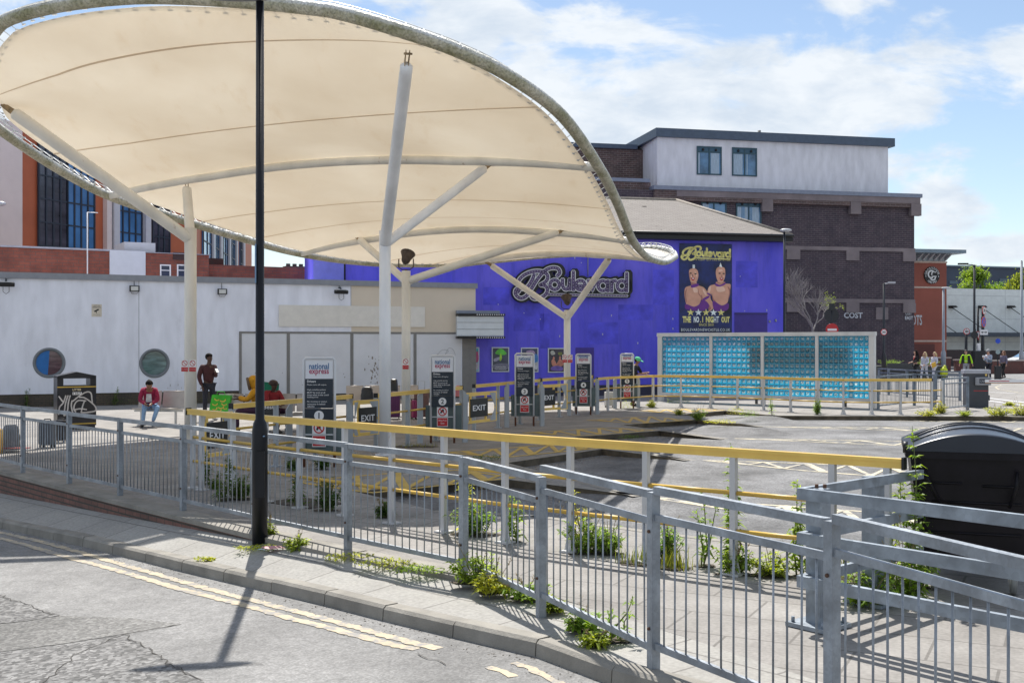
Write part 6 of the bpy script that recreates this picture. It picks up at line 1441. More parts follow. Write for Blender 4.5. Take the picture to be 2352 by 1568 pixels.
def person(label, loc, rot, h, pose, skin, top, legs, shoe, hair, hairstyle='short', sleeve=1.0, jacket=None, bulky=0.0, skirt=False, group=None, hat=None, hood=None):
    P = {k: (Vector(v) if k != 'head' else v) for k, v in {**STAND, **pose}.items()}; k_ = h/1.76
    e = T('person', label, 'person', loc, rot); e.scale = (k_,)*3
    pitch, yaw = R(P['head'][0]), R(P['head'][1]); HM = Matrix.Rotation(yaw, 3, 'Z') @ Matrix.Rotation(-pitch if False else pitch, 3, 'X'); nk = P['nk']
    hd = lambda x, y, z: nk + HM @ Vector((x, y, z))
    V, E, rad = [], [], []
    def add(p, r, par=None):
        V.append(Vector(p)); rad.append(r); i = len(V)-1
        if par is not None: E.append((par, i))
        return i
    pel = add(P['pel'], (.12, .09)); sp = add(P['sp'], (.115, .085), pel); ch = add(P['ch'], (.135, .09), sp); n0 = add(nk, .052, ch)
    jaw = add(hd(0, -.03, .085), (.058, .062), n0); hm = add(hd(0, -.008, .16), (.076, .088), jaw); ht = add(hd(0, .005, .225), (.055, .062), hm)
    add(hd(0, -.108, .135), .012, hm)
    for s in (-1, 1): add(hd(s*.083, .005, .14), .015, hm)
    for S, s in (('L', 1), ('R', -1)):
        sh = add(P['sh'+S], .05, ch); el_ = add(P['el'+S], .038, sh); wr = add(P['wr'+S], .026, el_); d = (P['wr'+S]-P['el'+S]).normalized()
        side = Vector((0, 0, 1)).cross(d); side = (side if side.length > .2 else Vector((0, 1, 0))).normalized(); cu_ = d.cross(side).normalized(); cu_ = cu_ if cu_.z < .1 else -cu_
        pa = add(P['wr'+S]+d*.055, (.034, .02), wr); 
        add(P['wr'+S]+d*.035+side*.045*s+cu_*.015, .011, pa); add(P['wr'+S]+d*.07+side*.055*s+cu_*.03, .009, len(V)-1)
        for q, ln in ((-.028, .065), (-.010, .078), (.010, .072), (.028, .055)):
            f1 = add(P['wr'+S]+d*(.055+ln*.6)+side*q, .0095, pa); add(P['wr'+S]+d*(.055+ln*.95)+side*q*1.05+cu_*.028, .008, f1)
        hp = add(P['hp'+S], .075, pel); kn = add(P['kn'+S], .052, hp); an = add(P['an'+S], .035, kn)
    body = skin_obj('body', V, E, rad, skin, e)
    V, E, rad = [], [], []; b_ = 1+bulky
    pel = add(P['pel']*.9+P['sp']*.1 if not bulky else P['pel'], (.155*b_, .115*b_)); sp = add(P['sp'], (.145*b_, .112*b_), pel); ch = add(P['ch'], (.16*b_, .112*b_), sp); n0 = add(P['ch'].lerp(nk, .75), .062*b_, ch)
    for S in 'LR':
        sh = add(P['sh'+S], .07*b_, ch); el_ = add(P['el'+S], .055*b_, sh); wr = add(P['el'+S].lerp(P['wr'+S], .9 if sleeve > .9 else sleeve), .043*b_, el_)
    if sleeve <= .1:
        pass
    skin_obj('top', V, E, rad, top, e)
    if jacket is not None:
        V, E, rad = [], [], []; b_ = 1.13+bulky
        for xs in (.07, -.07):
            a = add(P['pel']+Vector((xs, 0, .02)), (.10*b_, .13*b_)); b = add(P['sp']+Vector((xs, .01, 0)), (.095*b_, .125*b_), a); c = add(P['ch']+Vector((xs, .01, 0)), (.09*b_, .118*b_), b)
        skin_obj('gilet', V, E, rad, jacket, e)
    V, E, rad = [], [], []; pel = add(P['pel']+Vector((0, 0, .03)), (.15, .11))
    for S in 'LR':
        hp = add(P['hp'+S], .094, pel); kn = add(P['kn'+S], .070, hp); an = add(P['kn'+S].lerp(P['an'+S], .93), .052, kn)
    skin_obj('trousers', V, E, rad, legs, e)
    for S, s in (('L', 1), ('R', -1)):
        a = P['an'+S]; fw = (a-P['kn'+S]); m_ = MB(); m_.ell(a+Vector((s*.015, -.07, -.045)), (.05, .135, .045), 12, 6); m_.ell(a+Vector((0, .01, -.015)), (.045, .06, .06), 10, 6); m_.build('shoe', shoe, e)
    m_ = MB()
    for s in (-1, 1): m_.ell(hd(s*.03, -.088, .155), (.012, .008, .008), 8, 4, M=None)
    m_.ell(hd(0, -.09, .092), (.022, .008, .006), 8, 4); m_.build('eyes_and_mouth', mat('face_dark', (.06, .02, .02), .5), e)
    m_ = MB(); HMr = HM
    if hairstyle != 'none':
        m_.ell(hd(0, .022, .175), (.098, .108, .098), 16, 10, M=HMr)
        for v in range(len(m_.v)):     # open the face
            q = HMr.inverted() @ (m_.v[v]-hd(0, .022, .175))
            if q.y < -.03 and q.z < .035: m_.v[v] = hd(0, .022, .175) + HMr @ Vector((q.x*.9, -.03, q.z))
        if hairstyle == 'long':
            m_.tube([hd(0, .06, .17), hd(0, .09, .05), hd(0, .11, -.10), hd(0, .11, -.30), hd(0, .11, -.40)], [.085, .095, .10, .075, .03], 12)
            for s in (-1, 1): m_.tube([hd(s*.07, -.01, .17), hd(s*.095, -.01, .05), hd(s*.11, -.04, -.1), hd(s*.10, -.06, -.22)], [.03, .032, .035, .012], 8)
        if hairstyle == 'tail': m_.tube([hd(0, .10, .18), hd(.0, .15, .13), hd(.02, .15, .0), hd(.02, .13, -.08)], [.03, .045, .035, .012], 8)
        if hairstyle == 'braid': m_.tube([hd(0, .08, .2), hd(.03, .13, .1), hd(.06, .10, -.02), hd(.09, .03, -.12)], [.04, .04, .035, .015], 8)
        m_.build('hair', hair, e)
    if hat:
        m_ = MB(); m_.ell(hd(0, .012, .205), (.108, .118, .082), 16, 8, M=HMr)
        if hat[1] == 'cap': m_.add([hd(-.07, -.09, .20), hd(.07, -.09, .20), hd(.06, -.20, .185), hd(-.06, -.20, .185), hd(-.07, -.09, .21), hd(.07, -.09, .21), hd(.06, -.2, .195), hd(-.06, -.2, .195)], [(0, 1, 2, 3), (4, 7, 6, 5), (2, 6, 7, 3), (0, 3, 7, 4), (1, 5, 6, 2)])
        else: m_.tube([hd(.105*math.cos(a), .012+.115*math.sin(a), .185) for a in [2*math.pi*q/16 for q in range(16)]], .018, 6, closed=True)
        m_.build('hat', hat[0], e)
    if hood:
        m_ = MB(); m_.tube([hd(0, .10, -.04), hd(0, .07, .08), hd(0, .05, .2), hd(0, .0, .27)], [.13, .155, .145, .06], 16); m_.ell(hd(0, .03, .16), (.15, .155, .165), 16, 10, M=HMr); m_.build('hood', hood, e)
        m_ = MB(); m_.tube([hd(.115*math.cos(a), -.10, .14+.135*math.sin(a)) for a in [2*math.pi*q/18 for q in range(18)]], .034, 7, closed=True); m_.build('fur_trim', mat('fur_trim', (.17, .12, .08), .9, bump=.8, bscale=90), e)
    return e, P, hd
CL = lambda n, c, **k: mat('cloth_'+n, c, .85, var=.22, scale=6, bump=.3, bscale=25, **k)
BLKH = mat('black_hair', (.010, .008, .008), .85, var=.3, scale=20, spec=.2); SHB = mat('dark_shoe', (.02, .018, .018), .5); SHW = mat('pale_shoe', (.5, .5, .5), .5)
def gx(u, d): return (u-CU)/F*d
# 1 seated woman looking down at her phone
e, P, hd = person('woman in a crimson jacket and pale jeans bent over her phone', (gx(343, 28.0), 28.0, 0), R(14), 1.66,
    dict(pel=(0, .10, .54), sp=(0, .06, .74), ch=(0, -.05, .95), nk=(0, -.15, 1.03), shL=(.17, -.06, .99), shR=(-.17, -.06, .99), elL=(.23, -.14, .72), elR=(-.23, -.16, .72), wrL=(.07, -.38, .62), wrR=(-.06, -.40, .62),
         hpL=(.10, .05, .53), hpR=(-.10, .05, .53), knL=(.24, -.36, .54), knR=(-.10, -.38, .54), anL=(.10, -.30, .12), anR=(-.14, -.34, .10), head=(52, 8)),
    SKIN_M, CL('crimson', (.27, .012, .055)), CL('denim', (.22, .36, .58)), SHB, BLKH, 'tail', bulky=.18)
m_ = MB(); m_.rounded((.0, -.47, .60), (.075, .15, .012), .01); m_.build('phone', BLK, e); m_ = MB(); m_.poly([(-.06, -.19, .88), (.06, -.19, .88), (.08, -.16, .66), (-.08, -.16, .66)]) ; m_.build('shirt_front', CL('white', (.6, .6, .62)), e)
# 2 standing man
e, P, hd = person('standing man in a dark maroon jumper and black trousers holding a phone', (gx(479, 30.2), 30.2, 0), R(38), 1.83,
    dict(elL=(.20, .02, 1.14), wrL=(.08, -.28, 1.27), elR=(-.24, .06, 1.14), wrR=(-.20, -.06, .90), head=(14, 10), knL=(.12, -.03, .5), anL=(.14, .0, .09)), SKIN_D, CL('maroon', (.055, .016, .020)), CL('black_trouser', (.020, .022, .035)), SHW, BLKH, 'short', bulky=.14)
m_ = MB(); m_.rounded((.07, -.38, 1.31), (.075, .012, .15), .005, M=Matrix.Rotation(R(-50), 3, 'X')); m_.build('phone', STEEL, e)
# 3 yellow coat
e, P, hd = person('person in a mustard yellow hooded parka sitting sideways on the dark bench', (gx(583, 26.1), 26.1, 0), R(-78), 1.70,
    dict(pel=(0, .08, .56), sp=(0, .06, .78), ch=(0, .02, .98), nk=(0, .0, 1.07), shL=(.18, .02, 1.03), shR=(-.18, .02, 1.03), elL=(.22, -.14, .80), elR=(-.22, -.14, .80), wrL=(.06, -.38, .88), wrR=(-.08, -.40, .82),
         hpL=(.1, .04, .54), hpR=(-.1, .04, .54), knL=(.14, -.40, .54), knR=(-.14, -.40, .54), anL=(.14, -.38, .1), anR=(-.14, -.42, .1), head=(12, 0)),
    SKIN_D, CL('mustard', (.56, .27, .012)), CL('dark_purple', (.05, .02, .05)), SHB, BLKH, 'none', bulky=.25, hood=CL('mustard', (.56, .27, .012)))
# 4 red jacket
e, P, hd = person('person in a dark red jacket and brown beanie sitting on the dark bench', (gx(628, 26.1), 26.1, 0), R(45), 1.66,
    dict(pel=(0, .10, .56), sp=(0, .08, .76), ch=(0, .05, .95), nk=(0, .02, 1.03), shL=(.18, .05, 1.0), shR=(-.18, .05, 1.0), elL=(.25, -.05, .76), elR=(-.25, -.08, .76), wrL=(.08, -.28, .72), wrR=(-.08, -.28, .70),
         hpL=(.1, .04, .54), hpR=(-.1, .04, .54), knL=(.16, -.40, .54), knR=(-.14, -.40, .54), anL=(.14, -.38, .1), anR=(-.14, -.42, .1), head=(8, 20)),
    SKIN_D, CL('dark_red', (.22, .012, .018)), CL('aubergine', (.045, .012, .035)), SHB, BLKH, 'none', bulky=.3, hat=(CL('brown', (.05, .03, .025)), 'beanie'))
ch_ = T('camping_chair', 'green fabric camp chair back behind the person in the red jacket', 'chair', (gx(612, 26.9), 26.9, 0), R(10)); GF = CL('green', (.01, .17, .10))
m_ = MB(); m_.add([(-.25, 0, .45), (.25, 0, .45), (.30, .12, 1.12), (-.22, .12, 1.18), (-.25, .03, .45), (.25, .03, .45), (.30, .15, 1.12), (-.22, .15, 1.18)], [(0, 1, 2, 3), (4, 7, 6, 5), (0, 4, 5, 1), (1, 5, 6, 2), (2, 6, 7, 3), (3, 7, 4, 0)]); m_.build('back_panel', GF, ch_)
m_ = MB(); m_.box((0, -.22, .44), (.5, .42, .03)); m_.build('seat', GF, ch_)
for sx in (-.24, .24): m_ = MB(); m_.cyl((sx, -.4, 0), (sx, .1, .95), .012, n=6); m_.cyl((sx, .15, 0), (sx, -.4, .6), .012, n=6); m_.build('leg', BLK, ch_)
# 5 green cap
e, P, hd = person('man in a mint green cap leaning on the rail by stand sign five', (gx(1455, 37.3), 37.3, 0), R(62), 1.70,
    dict(sp=(0, -.01, 1.13), ch=(0, -.06, 1.32), nk=(0, -.10, 1.43), shL=(.18, -.07, 1.38), shR=(-.18, -.07, 1.38), elL=(.22, -.22, 1.12), elR=(-.22, -.22, 1.12), wrL=(.06, -.48, 1.16), wrR=(-.06, -.46, 1.12), head=(22, 0)),
    SKIN_M, CL('black_tee', (.012, .012, .016)), CL('dark_jeans', (.02, .022, .035)), SHB, BLKH, 'short', sleeve=.12, hat=(CL('mint', (.10, .50, .26)), 'cap'))
# right hand group
WK1 = dict(knL=(.09, -.16, .51), anL=(.09, -.22, .10), knR=(-.09, .02, .51), anR=(-.09, .26, .13)); WK2 = dict(knL=(.09, .04, .51), anL=(.09, .24, .13), knR=(-.09, -.16, .51), anR=(-.09, -.24, .10))
GD_ = 66.0
def gd(u, v): return 5355/(v-788)
e, P, hd = person('woman with long black hair in black clothes and a red lanyard walking left', (gx(2103, 61), 61, 0), R(-80), 1.72, dict(WK1, elL=(.2, .0, 1.13), wrL=(.1, -.26, 1.10), elR=(-.22, .0, 1.13), wrR=(-.16, -.25, 1.06), head=(6, 0)), SKIN_L, CL('black_top', (.014, .013, .017)), CL('black_skirt', (.012, .012, .014)), SHB, BLKH, 'long')
m_ = MB(); m_.tube([(.06, -.04, 1.45), (.0, -.13, 1.2), (-.06, -.04, 1.45)], .012, 5); m_.build('lanyard', RED, e)
BLH = mat('blonde_hair', (.55, .42, .22), .5, var=.3, scale=20)
e, P, hd = person('long haired blonde woman in a white hooded top, middle of the three walking left', (gx(2124, 61.5), 61.5, 0), R(-55), 1.62, dict(WK2, wrL=(.12, -.2, .98), elL=(.24, .02, 1.13)), SKIN_L, CL('white_hoodie', (.60, .62, .72)), CL('white_trouser', (.58, .60, .68)), SHW, BLH, 'long', bulky=.1)
e, P, hd = person('blonde woman with a ponytail in white carrying a yellow folder', (gx(2146, 61), 61, 0), R(-70), 1.62, dict(WK1, wrL=(.05, -.22, 1.0), wrR=(-.18, -.18, .98), elR=(-.24, .02, 1.12)), SKIN_L, CL('white_hoodie', (.60, .62, .72)), CL('white_trouser', (.58, .60, .68)), SHW, BLH, 'tail', bulky=.12)
m_ = MB(); m_.box((.22, -.22, 1.0), (.03, .36, .28), R(10), M=Matrix.Rotation(R(14), 3, 'X')); m_.build('folder', mat('folder_yellow', (.62, .36, .02), .5), e)
e, P, hd = person('man in a fluorescent yellow high visibility jacket under a black gilet', (gx(2219, 63), 63, 0), R(-25), 1.74, dict(WK2, elL=(.27, .05, 1.16), wrL=(.34, -.02, .92), elR=(-.28, .04, 1.16), wrR=(-.34, .0, .92), head=(28, -10)), SKIN_L, CL('hivis', (.45, .85, .02)), CL('grey_jogger', (.30, .31, .34)), SHB, mat('brown_hair', (.03, .02, .015), .5), 'short', bulky=.2)
m_ = MB(); m_.tube([(.0, .0, 1.10), (.0, .0, 1.12)], .185, 20, caps=False); m_.build('reflective_band', mat('reflective_grey', (.6, .62, .62), .3), e)
V_ = MB(); V_.add([(-.2, .10, .95), (.2, .10, .95), (.2, .14, 1.45), (-.2, .14, 1.45), (-.26, -.08, .95), (.26, -.08, .95), (.2, -.08, 1.44), (-.2, -.08, 1.44), (-.1, -.17, .96), (.1, -.17, .96), (.09, -.15, 1.4), (-.09, -.15, 1.4)], [(0, 1, 2, 3), (1, 5, 6, 2), (0, 3, 7, 4), (4, 7, 11, 8), (5, 9, 10, 6)]); V_.build('open_gilet', CL('black_gilet', (.013, .014, .017)), e)
e, P, hd = person('man in a grey beanie and blue gilet eating', (gx(2271, 62.5), 62.5, 0), R(-65), 1.76, dict(elL=(.22, -.06, 1.16), wrL=(.08, -.26, 1.32), elR=(-.22, -.08, 1.14), wrR=(-.08, -.30, 1.26), head=(20, 0)), SKIN_L, CL('pale_sweat', (.40, .45, .56)), CL('dark_jeans', (.02, .022, .035)), SHB, BLKH, 'none', jacket=CL('slate', (.12, .17, .23)), bulky=.08, hat=(CL('grey_hat', (.28, .29, .31)), 'beanie'))
m_ = MB(); m_.rounded((0, -.40, 1.36), (.12, .10, .10), .03); m_.build('food_wrap', WHT, e)
e, P, hd = person('woman with long brown hair in a purple grey sweatshirt and black leggings', (gx(2305, 66), 66, 0), R(-62), 1.66, dict(WK1, head=(4, 0)), SKIN_L, CL('mauve', (.17, .15, .22)), CL('leggings', (.012, .012, .014)), SHB, mat('auburn_hair', (.20, .09, .045), .5, var=.3, scale=20), 'long', bulky=.1)
e, P, hd = person('person in dark clothes at the extreme right edge of the picture', (gx(2362, 66), 66, 0), R(-70), 1.70, dict(WK1, wrL=(.15, -.35, 1.0)), SKIN_L, CL('black_top', (.014, .013, .017)), CL('dark_jeans', (.02, .022, .035)), SHB, BLKH, 'short')
# ------------------------------------------------------------------ far right: fences, barrier machine, signs, lamps, car
def vrail(name, lab, pts, h, nb, post_at=None, mt=None):
    e = T(name, lab, 'guardrail', group='far grey pedestrian railings'); V = [Vector((p[0], p[1], 0)) for p in pts]; mt = mt or GALVD
    for a, b in zip(V, V[1:]):
        for z in (h-.03, h-.18, .13): m_ = MB(); m_.bar(a+Vector((0, 0, z)), b+Vector((0, 0, z)), .05, .05 if z > h-.1 else .035); m_.build('rail', mt, e)
        m_ = MB(); n = max(3, int((b-a).length/.11))
        for k in range(1, n): p = a.lerp(b, k/n); m_.cyl(p+Vector((0, 0, .15)), p+Vector((0, 0, h-.2)), .008, n=4)
        m_.build('bars', mt, e)
    for p in V: m_ = MB(); m_.box((p.x, p.y, h/2), (.08, .08, h)); m_.build('post', mt, e)
    return e
GALVD = galv('galvanised_far', (.20, .24, .29), 20)
def gp(u, v): p = gr(u, v); return (p.x, p.y)
vrail('far_guardrail', 'grey railing running from the glass wall past the yellow rail towards the barrier post', [gp(2017, 941), gp(2100, 931), gp(2147, 935)], 1.08, 0)
vrail('far_guardrail', 'grey railing panel standing directly left of the dark barrier machine', [gp(2166, 947), gp(2222, 941)], 1.05, 0)
vrail('far_guardrail', 'more distant grey railing crossing in front of the three walking women', [gp(2019, 905), gp(2041, 907), gp(2083, 912), gp(2150, 917), gp(2205, 920)], 1.08, 0)
bm_ = T('barrier_machine', 'dark grey car park barrier machine with a pale sloping cap', 'barrier machine', (gx(2241, 36.5), 36.5, 0), R(-4))
m_ = MB(); m_.rounded((0, 0, .56), (.72, .34, 1.12), .02); m_.build('housing', mat('machine_grey', (.045, .05, .062), .4, var=.15), bm_)
m_ = MB(); m_.rounded((.0, 0, 1.17), (.84, .40, .13), .03); m_.build('cap', mat('machine_cap', (.38, .39, .44), .4), bm_)
m_ = MB(); m_.rounded((.16, -.22, .86), (.50, .14, .26), .05); hb_ = m_.build('arm_hub', mat('hub_grey', (.28, .29, .32), .4), bm_); m_ = MB(); m_.b2((0.02, -.296, .79), (.36, -.288, .94)); m_.build('badge', mat('badge_dark', (.03, .035, .05), .4), hb_)
m_ = MB(); put_text(m_, 'CAME', (.15, -.299, .865), .07, .22, bold=.02); m_.build('lettering', mat('badge_print', (.3, .32, .36), .4), hb_)
m_ = MB(); m_.b2((-.12, -.178, .535), (.33, -.171, .555)); m_.build('red_strip', RED, bm_); m_ = MB(); m_.b2((.24, -.18, 1.03), (.30, -.171, 1.10)); m_.build('hazard_sticker', YEL, bm_)
m_ = MB(); m_.b2((.36, -.1, .22), (.42, .1, .40)); m_.build('side_box', DKG, bm_)
bo = T('barrier_boom', 'white and red barrier boom stretching to the right from the machine', 'barrier boom', (gx(2262, 36.2), 36.2, .87), R(-1))
m_ = MB(); m_.b2((0, -.03, -.05), (4.5, .03, .05)); m_.build('boom', WHT, bo); m_ = MB()
for k in range(3): m_.b2((.12+k*1.5, -.034, -.012), (.78+k*1.5, -.031, .012))
m_.build('red_stripe', RED, bo); m_ = MB(); m_.b2((0, -.025, -.075), (4.5, .025, -.051)); m_.build('rubber_edge', mat('boom_edge', (.35, .16, .05), .6), bo)
def lampc(name, lab, u, d, vt, hu, hv, matl, r=.07, low=.0, head='flat', zb=0):
    x = gx(u, d); e = T(name, lab, 'street lamp', (x, d, zb), 0, 'street lamps beyond the bus station'); H_ = CH-(vt-788)/F*d-zb
    m_ = MB(); m_.tube([(0, 0, 0), (0, 0, 1.4), (0, 0, 1.6), (0, 0, H_)], [r*1.4, r*1.4, r*.8, r*.65], 10); m_.build('column', matl, e)
    hx = gx(hu, d)-x; hz = CH-(hv-788)/F*d-zb; m_ = MB()
    if head == 'flat': m_.tube([(0, 0, H_-.03), (hx*.45, 0, lerp(H_, hz, .5))], .035, 6); m_.box((hx*.72, 0, hz), (abs(hx)*.6, .22, .10)); m_.build('lantern', mat('lantern_pale', (.45, .46, .5), .4) if 'pale' in lab else BLK, e)
    else: m_.ell((hx*.8, 0, H_+.02), (.005*d+.02, .16, .07), 14, 8); m_.build('lantern', mat('lantern_pale', (.45, .46, .5), .4), e)
    return e
BK2 = mat('black_steel', (.012, .014, .02), .4)
lampc('street_lamp', 'tall black lamp with domed head against the corner of the purple building', 1801.5, 44.5, 530, 1806, 530, BK2, .065, head='dome')
lampc('street_lamp', 'black lamp with a pale lantern in front of the dark brick block', 2030, 62, 651, 2055, 649, BK2, .09)
lampc('street_lamp', 'black lamp with a long arm right of the casino tower', 2238, 69.5, 608, 2202, 606, BK2, .10)
lampc('street_lamp', 'slim grey lamp standing against the red casino corner', 2167, 80, 662, 2176, 662, mat('grey_col', (.30, .33, .38), .5), .12, head='dome')
lampc('street_lamp', 'slim blue grey pole at the right edge beside the white car', 2346.5, 78, 600, 2346.5, 600, mat('grey_col', (.30, .33, .38), .5), .12)
e = T('street_lamp', 'lamp head peeping in at the left edge against the beige stone', 'street lamp', (gx(-6, 52), 52, 0)); m_ = MB(); m_.tube([(0, 0, 0), (0, 0, CH+320/F*52)], .07, 8); m_.build('column', BK2, e); m_ = MB(); m_.ell((.1, 0, CH+320/F*52), (.32, .2, .12), 12, 6); m_.build('lantern', mat('lantern_pale', (.45, .46, .5), .4), e)
def roundel(name, lab, u, v, rpx, d, kind, pole_w=.05, su=1.0, face=True, grp=None):
    x = gx(u, d); z = CH-(v-788)/F*d; r = rpx/F*d; e = T(name, lab, 'road sign', (x, d, 0), R(0 if su == 1 else 45), grp); pz = 0
    m_ = MB(); m_.cyl((0, .06, 0), (0, .06, z+r*.9), pole_w, n=8); m_.build('pole', BK2, e)
    m_ = MB(); m_.cyl((0, .0, z), (0, -.02, z), r, n=32); bd = m_.build('disc', RED if kind in ('30', 'noentry', 'clear') else BK2, e)
    if kind == '30':
        m_ = MB(); m_.cyl((0, -.021, z), (0, -.026, z), r*.80, n=32); m_.build('white_face', WHT, bd); m_ = MB(); put_text(m_, '30', (0, -.029, z), r*.75, r*1.15, bold=.03); m_.build('numerals', BLK, bd)
    if kind == 'noentry': m_ = MB(); m_.b2((-r*.72, -.026, z-r*.17), (r*.72, -.021, z+r*.17)); m_.build('white_bar', WHT, bd)
    if kind == 'clear':
        m_ = MB(); m_.cyl((0, -.021, z), (0, -.026, z), r*.8, n=32); m_.build('blue_face', mat('sign_blue', (.01, .06, .50), .4), bd); m_ = MB(); q_ = r*.6
        m_.ribbon([(-q_, -.03, z-q_), (q_, -.03, z+q_)], r*.17); m_.ribbon([(-q_, -.0305, z+q_), (q_, -.0305, z-q_)], r*.17); m_.build('red_cross', RED, bd)
    if kind == 'back': m_ = MB(); m_.box((0, -.03, z+r*1.15), (r*.7, .06, r*.9)); m_.build('sign_back', BK2, e)
    return e
roundel('speed_limit_sign', 'round 30 sign on the black post in front of the dark brick block', 2030, 762.5, 7.2, 61.5, '30', grp='round thirty signs')
roundel('speed_limit_sign', 'round 30 sign left of the tall black lamp near the casino', 2220, 761, 7.4, 69, '30', .09, grp='round thirty signs')
roundel('speed_limit_sign', 'upper round 30 sign turned aside on the post with the blue clearway disc', 2260, 713, 9.8, 69, '30', .09, su=2, grp='round thirty signs')
roundel('clearway_sign', 'blue disc with a red cross and border below the upper 30 sign', 2259, 739, 13, 68.8, 'clear', .09, su=2)
roundel('no_entry_sign', 'round red no entry sign peeping above the glass block wall', 1911, 757, 14.5, 48, 'noentry', .05)
roundel('sign_seen_from_behind', 'round sign seen from behind above the no entry sign', 1910, 724, 17, 52, 'back', .09)
roundel('sign_seen_from_behind', 'dark round sign back on the lamp above the man in high visibility jacket', 2238, 769, 8.5, 68.5, 'back', .05)
e = T('arrow_plate', 'small white plate with a double arrow under the clearway disc', 'road sign', (gx(2260, 68.6), 68.6, CH+25/F*68.6), R(0)); m_ = MB(); m_.b2((-.24, -.02, -.16), (.24, 0, .16)); m_.build('plate', WHT, e); m_ = MB(); m_.b2((-.1, -.025, -.02), (.1, -.0205, .02)); m_.poly([(-.19, -.024, 0), (-.09, -.024, -.07), (-.09, -.024, .07)]); m_.poly([(.19, -.024, 0), (.09, -.024, .07), (.09, -.024, -.07)]); m_.build('arrow', BLK, e)
e = T('give_way_sign', 'inverted triangular give way sign between the two tall black posts', 'road sign', (gx(2247, 69), 69, 0)); zc = CH+18/F*69
m_ = MB(); m_.cyl((0, .05, 0), (0, .05, CH+80/F*69), .07, n=8); m_.build('pole', BK2, e); m_ = MB(); m_.prism([(-.15, 0, zc+.25), (.15, 0, zc+.25), (0, 0, zc-.32)], (0, -.02, 0)); pl_ = m_.build('triangle', RED, e); m_ = MB(); m_.poly([(-.10, -.022, zc+.21), (0, -.022, zc-.2), (.10, -.022, zc+.21)]); m_.build('white_face', WHT, pl_)
e = T('black_cabinet', 'tall black cabinet between the man in fluorescent yellow and the man eating', 'cabinet', (gx(2247, 68), 68, 0)); m_ = MB(); m_.rounded((0, 0, .82), (.66, .5, 1.64), .03); m_.build('cabinet_body', BK2, e); m_ = MB(); m_.b2((-.05, -.1, 1.64), (.10, .1, 2.1)); m_.build('white_box', WHT, e)
e = T('pay_post', 'short black post beside the man eating', 'bollard', (gx(2292, 61.5), 61.5, 0)); m_ = MB(); m_.rounded((0, 0, .42), (.34, .2, .84), .02); m_.build('post_body', BK2, e)
e = T('keep_left_bollard', 'small blue and white keep left disc on a low post by the white car', 'road sign', (gx(2292, 66), 66, 0)); m_ = MB(); m_.cyl((0, .03, 0), (0, .03, 1.7), .03, n=6); m_.build('pole', BK2, e)
m_ = MB(); m_.cyl((0, 0, CH+5/F*66), (0, -.02, CH+5/F*66), .15, n=20); m_.build('blue_disc', mat('sign_blue', (.01, .06, .50), .4), e); m_ = MB(); m_.cyl((0, 0, CH-20/F*66), (0, -.02, CH-20/F*66), .14, n=20); m_.build('grey_disc', mat('grey_disc', (.3, .38, .4), .4), e)
# low brick walls, planter, benches, waste bin
DBW = brick_mat('dwarf_wall_brick', (.17, .06, .05), (.14, .05, .045), (.14, .10, .09), .45, .15, .012, True, .9, .3)
def dwall(u0, u1, d0, d1, h, lab):
    f = Fr((gx(u0, d0), d0), (gx(u1, d1), d1)); e = f.root('dwarf_wall', lab, 'low wall', 'low red brick walls'); m_ = MB(); m_.b2((0, 0, -.1), (f.len, .35, h)); m_.build('brickwork', DBW, e); m_ = MB(); m_.b2((-.05, -.05, h), (f.len+.05, .4, h+.09)); m_.build('coping', mat('wall_coping', (.36, .30, .28), .8), e)
dwall(2125, 2184, 84, 84, .95, 'low red brick wall behind the two blonde women')
dwall(2195, 2262, 80, 80, .85, 'low red brick wall behind the man in fluorescent yellow'); dwall(2274, 2420, 76, 78, .85, 'low red brick wall in front of the white car')
pk = T('planter', 'long dark planter with green shrubs by the brick block', 'planter', (gx(2015, 66), 66, 0)); m_ = MB(); m_.b2((0, 0, 0), (4.2, 1.5, .75)); m_.build('trough', mat('planter_dark', (.05, .055, .05), .7), pk)
bd_ = T('dark_bench', 'dark slatted street bench below the lamp in front of the planter', 'bench', (gx(2044, 63), 63, 0)); m_ = MB(); m_.b2((0, 0, .40), (1.7, .42, .46)); m_.build('seat', BK2, bd_); m_ = MB(); m_.b2((0, .38, .5), (1.7, .46, .95)); m_.build('backrest', DKG, bd_)
for x in (.1, 1.6): m_ = MB(); m_.b2((x-.03, 0, 0), (x+.03, .44, .4)); m_.build('leg', BK2, bd_)
e = T('yellow_sack', 'bright yellow green bag hanging beside the woman with the folder', 'bag', (gx(2168, 66), 66, 0)); m_ = MB(); m_.ell((0, 0, .38), (.25, .2, .33), 10, 7); m_.ell((.05, 0, .68), (.1, .1, .12), 8, 5); m_.build('bag_body', mat('sack_yellow', (.55, .62, .02), .5, var=.4, scale=6), e)
